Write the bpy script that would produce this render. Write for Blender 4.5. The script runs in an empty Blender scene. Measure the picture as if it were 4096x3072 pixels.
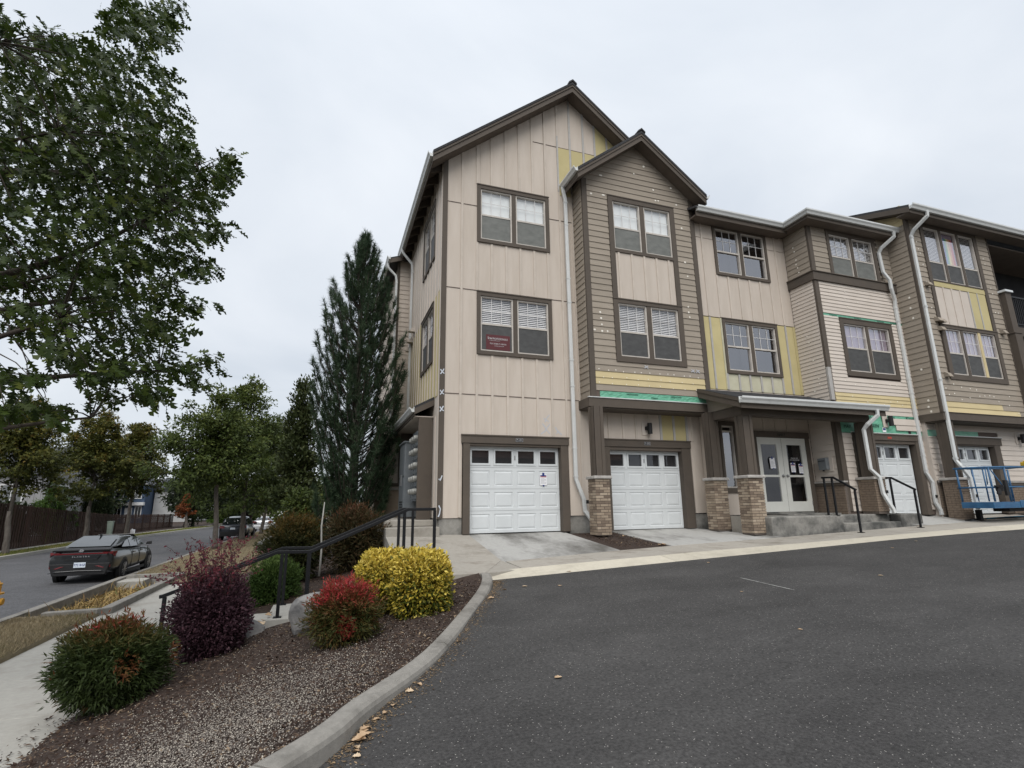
import bpy, bmesh, math, random
import numpy as np
from mathutils import Vector, Matrix

random.seed(7)
rng = np.random.default_rng(7)
S = bpy.context.scene
COL = S.collection

# ------------------------------------------------------------------ camera
def setup_camera():
    yaw, pitch, roll = math.radians(19.502), math.radians(12.936), math.radians(-0.706)
    fwd = Vector((math.sin(yaw) * math.cos(pitch), math.cos(yaw) * math.cos(pitch), math.sin(pitch)))
    right = Vector((math.cos(yaw), -math.sin(yaw), 0))
    up = right.cross(fwd)
    r2 = right * math.cos(roll) + up * math.sin(roll)
    u2 = up * math.cos(roll) - right * math.sin(roll)
    cd = bpy.data.cameras.new('camera')
    cd.sensor_width = 36.0
    cd.lens = 36.0 * 2099.36 / 4096.0
    cd.clip_start = 0.05
    cd.clip_end = 3000
    co = bpy.data.objects.new('camera', cd)
    COL.objects.link(co)
    m = Matrix.Identity(4)
    for i in range(3):
        m[i][0], m[i][1], m[i][2] = r2[i], u2[i], -fwd[i]
    co.matrix_world = m
    S.camera = co
setup_camera()

# ------------------------------------------------------------------ sky, sun, exposure
SUN_EL, SUN_AZ = math.radians(52), math.radians(200)   # azimuth clockwise from +Y: behind the viewer's left shoulder
SUN_STRENGTH, SUN_ANGLE = 1.5, math.radians(55)
SKY_STRENGTH = 0.1
EXPOSURE = 0.87

def setup_world():
    w = bpy.data.worlds.new("World")
    S.world = w
    w.use_nodes = True
    nt = w.node_tree
    nt.nodes.clear()
    N, L = nt.nodes.new, nt.links.new
    out = N('ShaderNodeOutputWorld')
    bg = N('ShaderNodeBackground')
    bg.inputs['Strength'].default_value = SKY_STRENGTH
    sky = N('ShaderNodeTexSky')
    sky.sky_type = 'NISHITA'
    sky.sun_disc = False
    sky.sun_elevation = SUN_EL
    sky.sun_rotation = SUN_AZ
    tc = N('ShaderNodeTexCoord')
    sep = N('ShaderNodeSeparateXYZ')
    L(tc.outputs['Generated'], sep.inputs[0])
    # flat cloud deck: project the view direction on to a layer overhead
    zc = N('ShaderNodeMath'); zc.operation = 'MAXIMUM'; zc.inputs[1].default_value = 0.0
    L(sep.outputs['Z'], zc.inputs[0])
    za = N('ShaderNodeMath'); za.operation = 'ADD'; za.inputs[1].default_value = 0.28
    L(zc.outputs[0], za.inputs[0])
    dx = N('ShaderNodeMath'); dx.operation = 'DIVIDE'
    dy = N('ShaderNodeMath'); dy.operation = 'DIVIDE'
    L(sep.outputs['X'], dx.inputs[0]); L(za.outputs[0], dx.inputs[1])
    L(sep.outputs['Y'], dy.inputs[0]); L(za.outputs[0], dy.inputs[1])
    cmb = N('ShaderNodeCombineXYZ')
    L(dx.outputs[0], cmb.inputs[0]); L(dy.outputs[0], cmb.inputs[1])
    n1 = N('ShaderNodeTexNoise'); n1.inputs['Scale'].default_value = 1.25
    n1.inputs['Detail'].default_value = 7; n1.inputs['Roughness'].default_value = 0.5
    n1.inputs['Distortion'].default_value = 0.4
    L(cmb.outputs[0], n1.inputs['Vector'])
    ramp = N('ShaderNodeValToRGB')
    ramp.color_ramp.elements[0].position = 0.30
    ramp.color_ramp.elements[0].color = (0.70, 0.765, 0.85, 1)
    ramp.color_ramp.elements[1].position = 0.68
    ramp.color_ramp.elements[1].color = (0.98, 1.02, 1.07, 1)
    L(n1.outputs[0], ramp.inputs[0])
    # overcast luminance rises gently towards the zenith
    gr = N('ShaderNodeMapRange')
    gr.inputs['From Min'].default_value = -0.1; gr.inputs['From Max'].default_value = 1.0
    gr.inputs['To Min'].default_value = 4.3; gr.inputs['To Max'].default_value = 6.1
    L(sep.outputs['Z'], gr.inputs['Value'])
    mul = N('ShaderNodeVectorMath'); mul.operation = 'SCALE'
    L(ramp.outputs[0], mul.inputs[0]); L(gr.outputs[0], mul.inputs['Scale'])
    mix = N('ShaderNodeMix'); mix.data_type = 'RGBA'
    mix.inputs['Factor'].default_value = 0.93
    L(sky.outputs[0], mix.inputs[6]); L(mul.outputs[0], mix.inputs[7])
    L(mix.outputs[2], bg.inputs['Color'])
    L(bg.outputs[0], out.inputs[0])
setup_world()

def setup_sun():
    ld = bpy.data.lights.new('sun', 'SUN')
    ld.energy = SUN_STRENGTH
    ld.angle = SUN_ANGLE
    ld.color = (1.0, 0.965, 0.92)
    lo = bpy.data.objects.new('sun', ld)
    COL.objects.link(lo)
    d = Vector((math.sin(SUN_AZ) * math.cos(SUN_EL), math.cos(SUN_AZ) * math.cos(SUN_EL), math.sin(SUN_EL)))
    lo.rotation_euler = d.to_track_quat('Z', 'Y').to_euler()
    lo.location = d * 60
setup_sun()
S.view_settings.view_transform = 'Standard'
S.view_settings.look = 'None'
S.view_settings.exposure = EXPOSURE
S.view_settings.gamma = 1.0
S.view_settings.use_curve_mapping = False

# ------------------------------------------------------------------ materials
def rgb(c):
    return (c[0], c[1], c[2], 1.0)

def _base(name):
    m = bpy.data.materials.new(name)
    m.use_nodes = True
    nt = m.node_tree
    b = nt.nodes['Principled BSDF']
    return m, nt, b, nt.nodes.new, nt.links.new

def pmat(name, c1, c2=None, scale=6.0, rough=0.7, bump=0.0, bscale=60.0, stretch=(1, 1, 1), spec=0.3, metal=0.0,
         detail=6, rnd=0.0, lo=0.35, hi=0.65, coat=0.0):
    """two tones mixed by world-space noise, fine bump, optional tone shift per object"""
    m, nt, b, N, L = _base(name)
    b.inputs['Roughness'].default_value = rough
    b.inputs['Specular IOR Level'].default_value = spec
    b.inputs['Metallic'].default_value = metal
    if coat: b.inputs['Coat Weight'].default_value = coat; b.inputs['Coat Roughness'].default_value = 0.05
    if c2 is None: c2 = tuple(0.82 * v for v in c1)
    geo = N('ShaderNodeNewGeometry')
    mp = N('ShaderNodeMapping'); mp.inputs['Scale'].default_value = stretch
    L(geo.outputs['Position'], mp.inputs['Vector'])
    nz = N('ShaderNodeTexNoise'); nz.inputs['Scale'].default_value = scale; nz.inputs['Detail'].default_value = detail
    nz.inputs['Roughness'].default_value = 0.6
    L(mp.outputs[0], nz.inputs['Vector'])
    mr = N('ShaderNodeMapRange'); mr.inputs['From Min'].default_value = lo; mr.inputs['From Max'].default_value = hi
    L(nz.outputs[0], mr.inputs['Value'])
    mix = N('ShaderNodeMix'); mix.data_type = 'RGBA'
    mix.inputs[6].default_value = rgb(c1); mix.inputs[7].default_value = rgb(c2)
    L(mr.outputs[0], mix.inputs['Factor'])
    colout = mix.outputs[2]
    if rnd:
        oi = N('ShaderNodeObjectInfo')
        m2 = N('ShaderNodeMapRange'); m2.inputs['To Min'].default_value = 1 - rnd; m2.inputs['To Max'].default_value = 1 + rnd
        L(oi.outputs['Random'], m2.inputs['Value'])
        vm = N('ShaderNodeVectorMath'); vm.operation = 'SCALE'
        L(colout, vm.inputs[0]); L(m2.outputs[0], vm.inputs['Scale'])
        colout = vm.outputs[0]
    L(colout, b.inputs['Base Color'])
    if bump:
        n2 = N('ShaderNodeTexNoise'); n2.inputs['Scale'].default_value = bscale; n2.inputs['Detail'].default_value = 4
        L(mp.outputs[0], n2.inputs['Vector'])
        bp = N('ShaderNodeBump'); bp.inputs['Strength'].default_value = bump; bp.inputs['Distance'].default_value = 0.01
        L(n2.outputs[0], bp.inputs['Height'])
        L(bp.outputs[0], b.inputs['Normal'])
    return m

def ramp_mat(name, stops, rough=0.8, per_object=True, noise=12.0, bump=0.3, bscale=90.0, spec=0.2):
    """colour picked from a ramp by the object's random number, plus noise"""
    m, nt, b, N, L = _base(name)
    b.inputs['Roughness'].default_value = rough
    b.inputs['Specular IOR Level'].default_value = spec
    oi = N('ShaderNodeObjectInfo')
    geo = N('ShaderNodeNewGeometry')
    nz = N('ShaderNodeTexNoise'); nz.inputs['Scale'].default_value = noise; nz.inputs['Detail'].default_value = 6
    L(geo.outputs['Position'], nz.inputs['Vector'])
    ad = N('ShaderNodeMath'); ad.operation = 'MULTIPLY_ADD'
    L(nz.outputs[0], ad.inputs[0]); ad.inputs[1].default_value = 0.5 if per_object else 1.6
    if per_object:
        sb = N('ShaderNodeMath'); sb.operation = 'SUBTRACT'; sb.inputs[1].default_value = 0.25
        L(oi.outputs['Random'], sb.inputs[0]); L(sb.outputs[0], ad.inputs[2])
    else:
        ad.inputs[2].default_value = -0.3
    cr = N('ShaderNodeValToRGB')
    e = cr.color_ramp.elements
    while len(e) < len(stops): e.new(0.5)
    for i, (p, c) in enumerate(stops):
        e[i].position = p; e[i].color = rgb(c)
    L(ad.outputs[0], cr.inputs[0]); L(cr.outputs[0], b.inputs['Base Color'])
    n2 = N('ShaderNodeTexNoise'); n2.inputs['Scale'].default_value = bscale; n2.inputs['Detail'].default_value = 4
    L(geo.outputs['Position'], n2.inputs['Vector'])
    bp = N('ShaderNodeBump'); bp.inputs['Strength'].default_value = bump; bp.inputs['Distance'].default_value = 0.008
    L(n2.outputs[0], bp.inputs['Height']); L(bp.outputs[0], b.inputs['Normal'])
    return m

def leaf_mat(name, stops, rough=0.5, trans=0.25, spec=0.3):
    """leaf colour from the mesh attribute 'tint' (one value per leaf), some light passes through"""
    m, nt, b, N, L = _base(name)
    at = N('ShaderNodeAttribute'); at.attribute_name = 'tint'
    cr = N('ShaderNodeValToRGB')
    e = cr.color_ramp.elements
    while len(e) < len(stops): e.new(0.5)
    for i, (p, c) in enumerate(stops):
        e[i].position = p; e[i].color = rgb(c)
    L(at.outputs['Fac'], cr.inputs[0])
    L(cr.outputs[0], b.inputs['Base Color'])
    b.inputs['Roughness'].default_value = rough
    b.inputs['Specular IOR Level'].default_value = spec * 0.5
    tr = N('ShaderNodeBsdfTranslucent')
    L(cr.outputs[0], tr.inputs['Color'])
    mx = N('ShaderNodeMixShader'); mx.inputs[0].default_value = trans
    out = nt.nodes['Material Output']
    L(b.outputs[0], mx.inputs[1]); L(tr.outputs[0], mx.inputs[2]); L(mx.outputs[0], out.inputs[0])
    return m

def glass_mat(name, a=0.14, p=3.0, tint=(1, 1, 1), rough=0.0):
    m = bpy.data.materials.new(name); m.use_nodes = True
    nt = m.node_tree; nt.nodes.clear(); N, L = nt.nodes.new, nt.links.new
    out = N('ShaderNodeOutputMaterial')
    lw = N('ShaderNodeLayerWeight'); lw.inputs['Blend'].default_value = 0.5
    pw = N('ShaderNodeMath'); pw.operation = 'POWER'; pw.inputs[1].default_value = p
    L(lw.outputs['Facing'], pw.inputs[0])
    ma = N('ShaderNodeMath'); ma.operation = 'MULTIPLY_ADD'; ma.inputs[1].default_value = 0.85 - a; ma.inputs[2].default_value = a
    L(pw.outputs[0], ma.inputs[0])
    t = N('ShaderNodeBsdfTransparent'); t.inputs[0].default_value = rgb(tint)
    g = N('ShaderNodeBsdfGlossy'); g.inputs['Roughness'].default_value = rough; g.inputs[0].default_value = (0.93, 0.93, 0.97, 1)
    mx = N('ShaderNodeMixShader')
    L(ma.outputs[0], mx.inputs[0]); L(t.outputs[0], mx.inputs[1]); L(g.outputs[0], mx.inputs[2]); L(mx.outputs[0], out.inputs[0])
    return m

M = {}
M['beige'] = pmat('beige_panel_paint', (0.555, 0.490, 0.425), (0.505, 0.440, 0.375), 4.5, 0.85, 0.25, 220, (1, 1, 0.16), rnd=0.03)
M['batten'] = pmat('beige_batten_paint', (0.56, 0.495, 0.43), (0.50, 0.44, 0.375), 3, 0.85, 0.3, 160, rnd=0.05)
M['palebeige'] = pmat('pale_beige_paint', (0.575, 0.515, 0.455), (0.54, 0.48, 0.42), 2, 0.85, 0.2, 150, rnd=0.04)
M['taupe'] = pmat('taupe_siding_paint', (0.315, 0.272, 0.222), (0.285, 0.245, 0.198), 2.2, 0.8, 0.3, 130, (1, 1, 6), rnd=0.06)
M['trim'] = pmat('brown_trim_paint', (0.098, 0.080, 0.064), (0.086, 0.071, 0.058), 3, 0.75, 0.25, 120, rnd=0.05)
M['seam'] = pmat('dark_seam', (0.13, 0.10, 0.085), None, 3, 0.9)
M['yellow'] = pmat('yellow_primer_board', (0.51, 0.44, 0.235), (0.46, 0.395, 0.205), 1.6, 0.85, 0.15, 120, rnd=0.06)
M['straw'] = pmat('straw_primer_board', (0.60, 0.50, 0.29), (0.55, 0.455, 0.26), 1.6, 0.85, 0.15, 120, rnd=0.05)
M['primer'] = pmat('pale_primer_board', (0.52, 0.50, 0.38), (0.46, 0.44, 0.32), 3, 0.85, 0.15, 120)
M['caulk'] = pmat('white_filler', (0.82, 0.78, 0.70), (0.72, 0.68, 0.60), 30, 0.8)
M['flash'] = pmat('grey_joint_tape', (0.36, 0.35, 0.33), (0.42, 0.40, 0.38), 8, 0.5)
M['gutter'] = pmat('white_gutter_paint', (0.62, 0.63, 0.62), (0.56, 0.575, 0.565), 5, 0.42, spec=0.5)
M['white'] = pmat('white_door_paint', (0.63, 0.655, 0.66), (0.59, 0.615, 0.62), 3, 0.45, 0.06, 200, spec=0.4)
M['cream'] = pmat('cream_door_paint', (0.66, 0.66, 0.61), (0.61, 0.61, 0.56), 2.5, 0.5)
M['vinyl'] = pmat('almond_window_vinyl', (0.56, 0.52, 0.47), None, 6, 0.5)
M['muntin'] = pmat('pale_grid_bar', (0.66, 0.65, 0.64), None, 6, 0.5)
M['blind'] = pmat('white_blind_slat', (0.80, 0.79, 0.77), (0.74, 0.73, 0.72), 6, 0.6)
M['shade'] = pmat('white_pleated_shade', (0.80, 0.82, 0.80), (0.74, 0.77, 0.76), 1.6, 0.8)
M['curtain'] = pmat('lilac_curtain', (0.42, 0.35, 0.43), (0.32, 0.27, 0.35), 7, 0.9, stretch=(6, 6, 0.4))
M['screen'] = pmat('insect_screen', (0.060, 0.060, 0.060), (0.082, 0.083, 0.082), 5, 0.6, spec=0.3, stretch=(1, 1, 2))
M['palescreen'] = pmat('pale_insect_screen', (0.13, 0.135, 0.125), (0.175, 0.18, 0.168), 4, 0.6, spec=0.3, stretch=(1, 1, 2))
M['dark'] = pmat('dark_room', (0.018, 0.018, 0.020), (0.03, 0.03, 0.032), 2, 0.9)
M['glass'] = glass_mat('window_glass', 0.10)
M['mirror'] = glass_mat('sky_reflecting_glass', 0.26)
M['doorglass'] = glass_mat('dark_door_glass', 0.06)
M['brick'] = ramp_mat('tan_brick', [(0.0, (0.155, 0.118, 0.092)), (0.3, (0.235, 0.182, 0.136)), (0.6, (0.32, 0.255, 0.19)), (1.0, (0.39, 0.32, 0.245))])
M['mortar'] = pmat('dark_mortar', (0.15, 0.125, 0.105), (0.11, 0.092, 0.08), 20, 0.95, 0.4, 120)
M['stonecap'] = pmat('rough_stone_cap', (0.44, 0.42, 0.39), (0.33, 0.31, 0.29), 9, 0.9, 0.8, 40)
M['wrap'] = pmat('green_house_wrap', (0.115, 0.345, 0.225), (0.16, 0.43, 0.30), 5, 0.42, 0.9, 9, (1, 1, 3), spec=0.45)
M['wrapink'] = pmat('wrap_ink', (0.02, 0.07, 0.055), None, 4, 0.6)
M['shingle'] = pmat('asphalt_shingle', (0.035, 0.035, 0.038), (0.06, 0.06, 0.062), 30, 0.95, 0.7, 150, rnd=0.15)
M['soffit'] = pmat('soffit_paint', (0.15, 0.122, 0.10), None, 3, 0.85)
M['black'] = pmat('black_rail_paint', (0.006, 0.0065, 0.008), (0.009, 0.0095, 0.011), 4, 0.5, 0.1, 300, spec=0.3)
M['blackplastic'] = pmat('black_plastic', (0.018, 0.018, 0.019), None, 5, 0.6)
M['greymetal'] = pmat('grey_painted_metal', (0.16, 0.175, 0.185), (0.13, 0.145, 0.155), 4, 0.5, spec=0.5)
M['steel'] = pmat('brushed_steel', (0.42, 0.42, 0.42), None, 20, 0.35, metal=0.8)
M['ink'] = pmat('print_black', (0.02, 0.02, 0.022), None, 5, 0.7)
M['paper'] = pmat('white_paper', (0.82, 0.82, 0.84), (0.78, 0.78, 0.80), 10, 0.8)
M['blueprint'] = pmat('print_blue', (0.025, 0.045, 0.20), None, 5, 0.6)
M['redprint'] = pmat('print_red', (0.42, 0.075, 0.05), None, 5, 0.6)
M['maroon'] = pmat('maroon_sign', (0.105, 0.026, 0.03), (0.09, 0.022, 0.026), 5, 0.5)
M['whiteprint'] = pmat('print_white', (0.55, 0.54, 0.54), None, 5, 0.6)
M['chalk'] = pmat('pale_spray_paint', (0.42, 0.43, 0.46), (0.52, 0.53, 0.56), 40, 0.9)
M['whitespray'] = pmat('white_spray_paint', (0.62, 0.66, 0.72), (0.50, 0.53, 0.58), 40, 0.9)

# ------------------------------------------------------------------ mesh helpers
class MB:
    """collects boxes, prisms and tubes, then links them as one mesh object"""
    def __init__(s): s.v = []; s.f = []
    def add(s, vs, fs):
        o = len(s.v); s.v += [tuple(map(float, p)) for p in vs]; s.f += [tuple(i + o for i in f) for f in fs]
    def hexa(s, p):  # 8 corners: bottom ring 0-3, top ring 4-7
        s.add(p, [(0, 3, 2, 1), (4, 5, 6, 7), (0, 1, 5, 4), (1, 2, 6, 5), (2, 3, 7, 6), (3, 0, 4, 7)])
    def box(s, x0, x1, y0, y1, z0, z1):
        s.hexa([(x0, y0, z0), (x1, y0, z0), (x1, y1, z0), (x0, y1, z0), (x0, y0, z1), (x1, y0, z1), (x1, y1, z1), (x0, y1, z1)])
    def tbox(s, T, u0, u1, d0, d1, z0, z1):
        s.hexa([T(u0, d0, z0), T(u1, d0, z0), T(u1, d1, z0), T(u0, d1, z0), T(u0, d0, z1), T(u1, d0, z1), T(u1, d1, z1), T(u0, d1, z1)])
    def poly(s, pts, ext):
        """planar polygon extruded by the vector ext"""
        n = len(pts); e = Vector(ext)
        a = [Vector(p) for p in pts]; b = [p + e for p in a]
        s.add(a + b, [tuple(range(n))[::-1], tuple(range(n, 2 * n))] + [(i, (i + 1) % n, n + (i + 1) % n, n + i) for i in range(n)])
    def bar(s, a, b, w, h, up=(0, 0, 1)):
        a, b = Vector(a), Vector(b); d = (b - a).normalized(); u = Vector(up)
        sd = d.cross(u)
        if sd.length < 1e-4: sd = d.cross(Vector((0, 1, 0)))
        sd.normalize(); u = sd.cross(d).normalized()
        r = []
        for c in (a, b):
            for k, l in ((-1, -1), (1, -1), (1, 1), (-1, 1)): r.append(c + sd * (k * w / 2) + u * (l * h / 2))
        s.hexa(r)
    def tube(s, pts, radii, n=8, cap=True):
        pts = [Vector(p) for p in pts]
        if not hasattr(radii, '__len__'): radii = [radii] * len(pts)
        rings = []; o = len(s.v); side = None
        for i, p in enumerate(pts):
            d = (pts[min(i + 1, len(pts) - 1)] - pts[max(i - 1, 0)])
            d = d.normalized() if d.length > 1e-9 else Vector((0, 0, 1))
            if side is None:
                side = d.cross(Vector((0, 0, 1)))
                if side.length < 1e-3: side = d.cross(Vector((1, 0, 0)))
            side = (side - d * side.dot(d)).normalized()
            up = side.cross(d)
            for k in range(n):
                a = 2 * math.pi * k / n
                s.v.append(tuple(p + (side * math.cos(a) + up * math.sin(a)) * radii[i]))
        for i in range(len(pts) - 1):
            for k in range(n):
                a = o + i * n + k; b = o + i * n + (k + 1) % n
                s.f.append((a, b, b + n, a + n))
        if cap:
            s.f.append(tuple(o + k for k in range(n))[::-1]); q = o + (len(pts) - 1) * n
            s.f.append(tuple(q + k for k in range(n)))
    def lathe(s, prof, n=16, c=(0, 0, 0)):
        """profile of (radius, z) turned about the vertical through c"""
        s.tube([(c[0], c[1], c[2] + z) for r, z in prof], [r for r, z in prof], n)
    def mesh(s, name, mat, smooth=False, recalc=True):
        me = bpy.data.meshes.new(name)
        me.from_pydata(s.v, [], s.f)
        if recalc:
            bm = bmesh.new(); bm.from_mesh(me); bmesh.ops.recalc_face_normals(bm, faces=bm.faces); bm.to_mesh(me); bm.free()
        if smooth: me.polygons.foreach_set('use_smooth', [True] * len(me.polygons))
        if mat: me.materials.append(mat)
        return me
    def build(s, name, mat, parent=None, smooth=False, loc=None, recalc=True):
        return link(name, s.mesh(name, mat, smooth, recalc), parent, loc)

WORLD = set()      # things whose parts are modelled in world coordinates
def link(name, me, parent=None, loc=None):
    o = bpy.data.objects.new(name, me); COL.objects.link(o)
    if parent is not None:
        o.parent = parent
        if parent.name in WORLD: o.matrix_parent_inverse = parent.matrix_basis.inverted()
    if loc is not None: o.location = loc
    return o

def thing(name, label, cat, loc=(0, 0, 0), group=None, rotz=0.0, world=False):
    o = bpy.data.objects.new(name, None); COL.objects.link(o)
    o.empty_display_size = 0.2
    o.location = loc; o.rotation_euler = (0, 0, rotz)
    o['label'] = label; o['category'] = cat
    if group: o['group'] = group
    if world: WORLD.add(o.name)
    return o
def tag(o, label, cat, group=None):
    o['label'] = label; o['category'] = cat
    if group: o['group'] = group
    return o
def struct(o): o['kind'] = 'structure'; return o
def stuff(o): o['kind'] = 'stuff'; return o
def bevel(o, w, seg=2):
    b = o.modifiers.new('bevel', 'BEVEL'); b.width = w; b.segments = seg; b.limit_method = 'ANGLE'; return o

def text(parent, s, mat, size, T, align='CENTER', ext=0.0015, sx=1.0):
    """lettering laid flat on a face; T = 4x4 matrix from text space (x right, y up) to the world"""
    c = bpy.data.curves.new('lettering', 'FONT'); c.body = s; c.size = size; c.align_x = align; c.align_y = 'CENTER'; c.extrude = ext
    c.resolution_u = 2
    c.materials.append(mat)
    tmp = bpy.data.objects.new('lettering', c)
    me = bpy.data.meshes.new_from_object(tmp)
    bpy.data.objects.remove(tmp)
    o = link('lettering', me, parent)
    o.matrix_basis = T @ Matrix.Diagonal((sx, 1, 1, 1))
    return o
def facing_front(x, y, z):   # reads from the -Y side
    return Matrix(((1, 0, 0, x), (0, 0, -1, y), (0, 1, 0, z), (0, 0, 0, 1)))
def facing_left(x, y, z):    # reads from the -X side
    return Matrix(((0, 0, -1, x), (-1, 0, 0, y), (0, 1, 0, z), (0, 0, 0, 1)))

def fast_mesh(name, verts, faces_flat, nper, mat, tint=None, smooth=False):
    """verts (N,3); faces_flat int array of equal-sized polygons with nper corners"""
    me = bpy.data.meshes.new(name)
    nv = len(verts); nl = len(faces_flat); nf = nl // nper
    me.vertices.add(nv); me.vertices.foreach_set('co', np.asarray(verts, np.float32).ravel())
    me.loops.add(nl); me.loops.foreach_set('vertex_index', np.asarray(faces_flat, np.int32))
    me.polygons.add(nf)
    me.polygons.foreach_set('loop_start', np.arange(0, nl, nper, dtype=np.int32))
    try: me.polygons.foreach_set('loop_total', np.full(nf, nper, np.int32))
    except Exception: pass
    if smooth: me.polygons.foreach_set('use_smooth', np.ones(nf, bool))
    if tint is not None:
        a = me.attributes.new('tint', 'FLOAT', 'POINT'); a.data.foreach_set('value', np.asarray(tint, np.float32))
    me.materials.append(mat)
    me.update(calc_edges=True)
    return me

def unit(a):
    return a / np.maximum(np.linalg.norm(a, axis=-1, keepdims=True), 1e-9)

def scatter(name, shape_v, shape_f, C, Ldir, Ndir, size, tint, mat, parent=None, wid=None):
    """one mesh of many copies of a small triangle shape: u along Ldir, v across, w along the normal"""
    n = len(C); K = len(shape_v)
    Ld = unit(Ldir); Nd = Ndir - Ld * np.sum(Ldir * 0 + Ndir * Ld, axis=1, keepdims=True); Nd = unit(Nd)
    Wd = np.cross(Nd, Ld)
    sv = np.asarray(shape_v, float)
    size = np.asarray(size).reshape(-1, 1, 1) * np.ones((n, 1, 1))
    w = 1.0 if wid is None else np.asarray(wid).reshape(-1, 1, 1)
    V = C[:, None, :] + size * (sv[None, :, 0:1] * Ld[:, None, :] + w * sv[None, :, 1:2] * Wd[:, None, :] + sv[None, :, 2:3] * Nd[:, None, :])
    F = np.asarray(shape_f, np.int64)
    F = (F[None] + (np.arange(n) * K)[:, None, None]).reshape(-1)
    T = np.repeat(np.asarray(tint), K)
    me = fast_mesh(name, V.reshape(-1, 3), F, 3, mat, T)
    return link(name, me, parent)

# leaf outlines (u along the leaf, v across, w bend)
OVAL = ([(0, 0, 0), (0.45, 0.24, 0.04), (0.45, -0.24, 0.04), (1, 0, -0.05)], [(0, 1, 2), (1, 3, 2)])
LANCE = ([(0, 0, 0), (0.4, 0.10, 0.03), (0.4, -0.10, 0.03), (1, 0, -0.10)], [(0, 1, 2), (1, 3, 2)])
OAK = ([(0, 0, 0), (0.2, 0.045, 0), (0.2, -0.045, 0), (0.34, 0.27, 0.03), (0.34, -0.27, 0.03), (0.42, 0.05, 0), (0.42, -0.05, 0),
        (0.66, 0.33, 0.02), (0.66, -0.33, 0.02), (0.66, 0.06, -0.02), (0.66, -0.06, -0.02), (0.9, 0.22, -0.05), (0.9, -0.22, -0.05), (1.0, 0, -0.09)],
       [(0, 1, 2), (1, 3, 5), (2, 6, 4), (1, 5, 2), (2, 5, 6), (5, 7, 9), (6, 10, 8), (5, 9, 6), (6, 9, 10), (9, 11, 13), (10, 13, 12), (9, 13, 10)])
MAPLE = ([(0, 0, 0), (0.35, 0.4, 0.03), (0.35, -0.4, 0.03), (0.5, 0.12, 0), (0.5, -0.12, 0), (1, 0, -0.06)],
         [(0, 1, 3), (0, 3, 4), (0, 4, 2), (3, 5, 4)])

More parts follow.
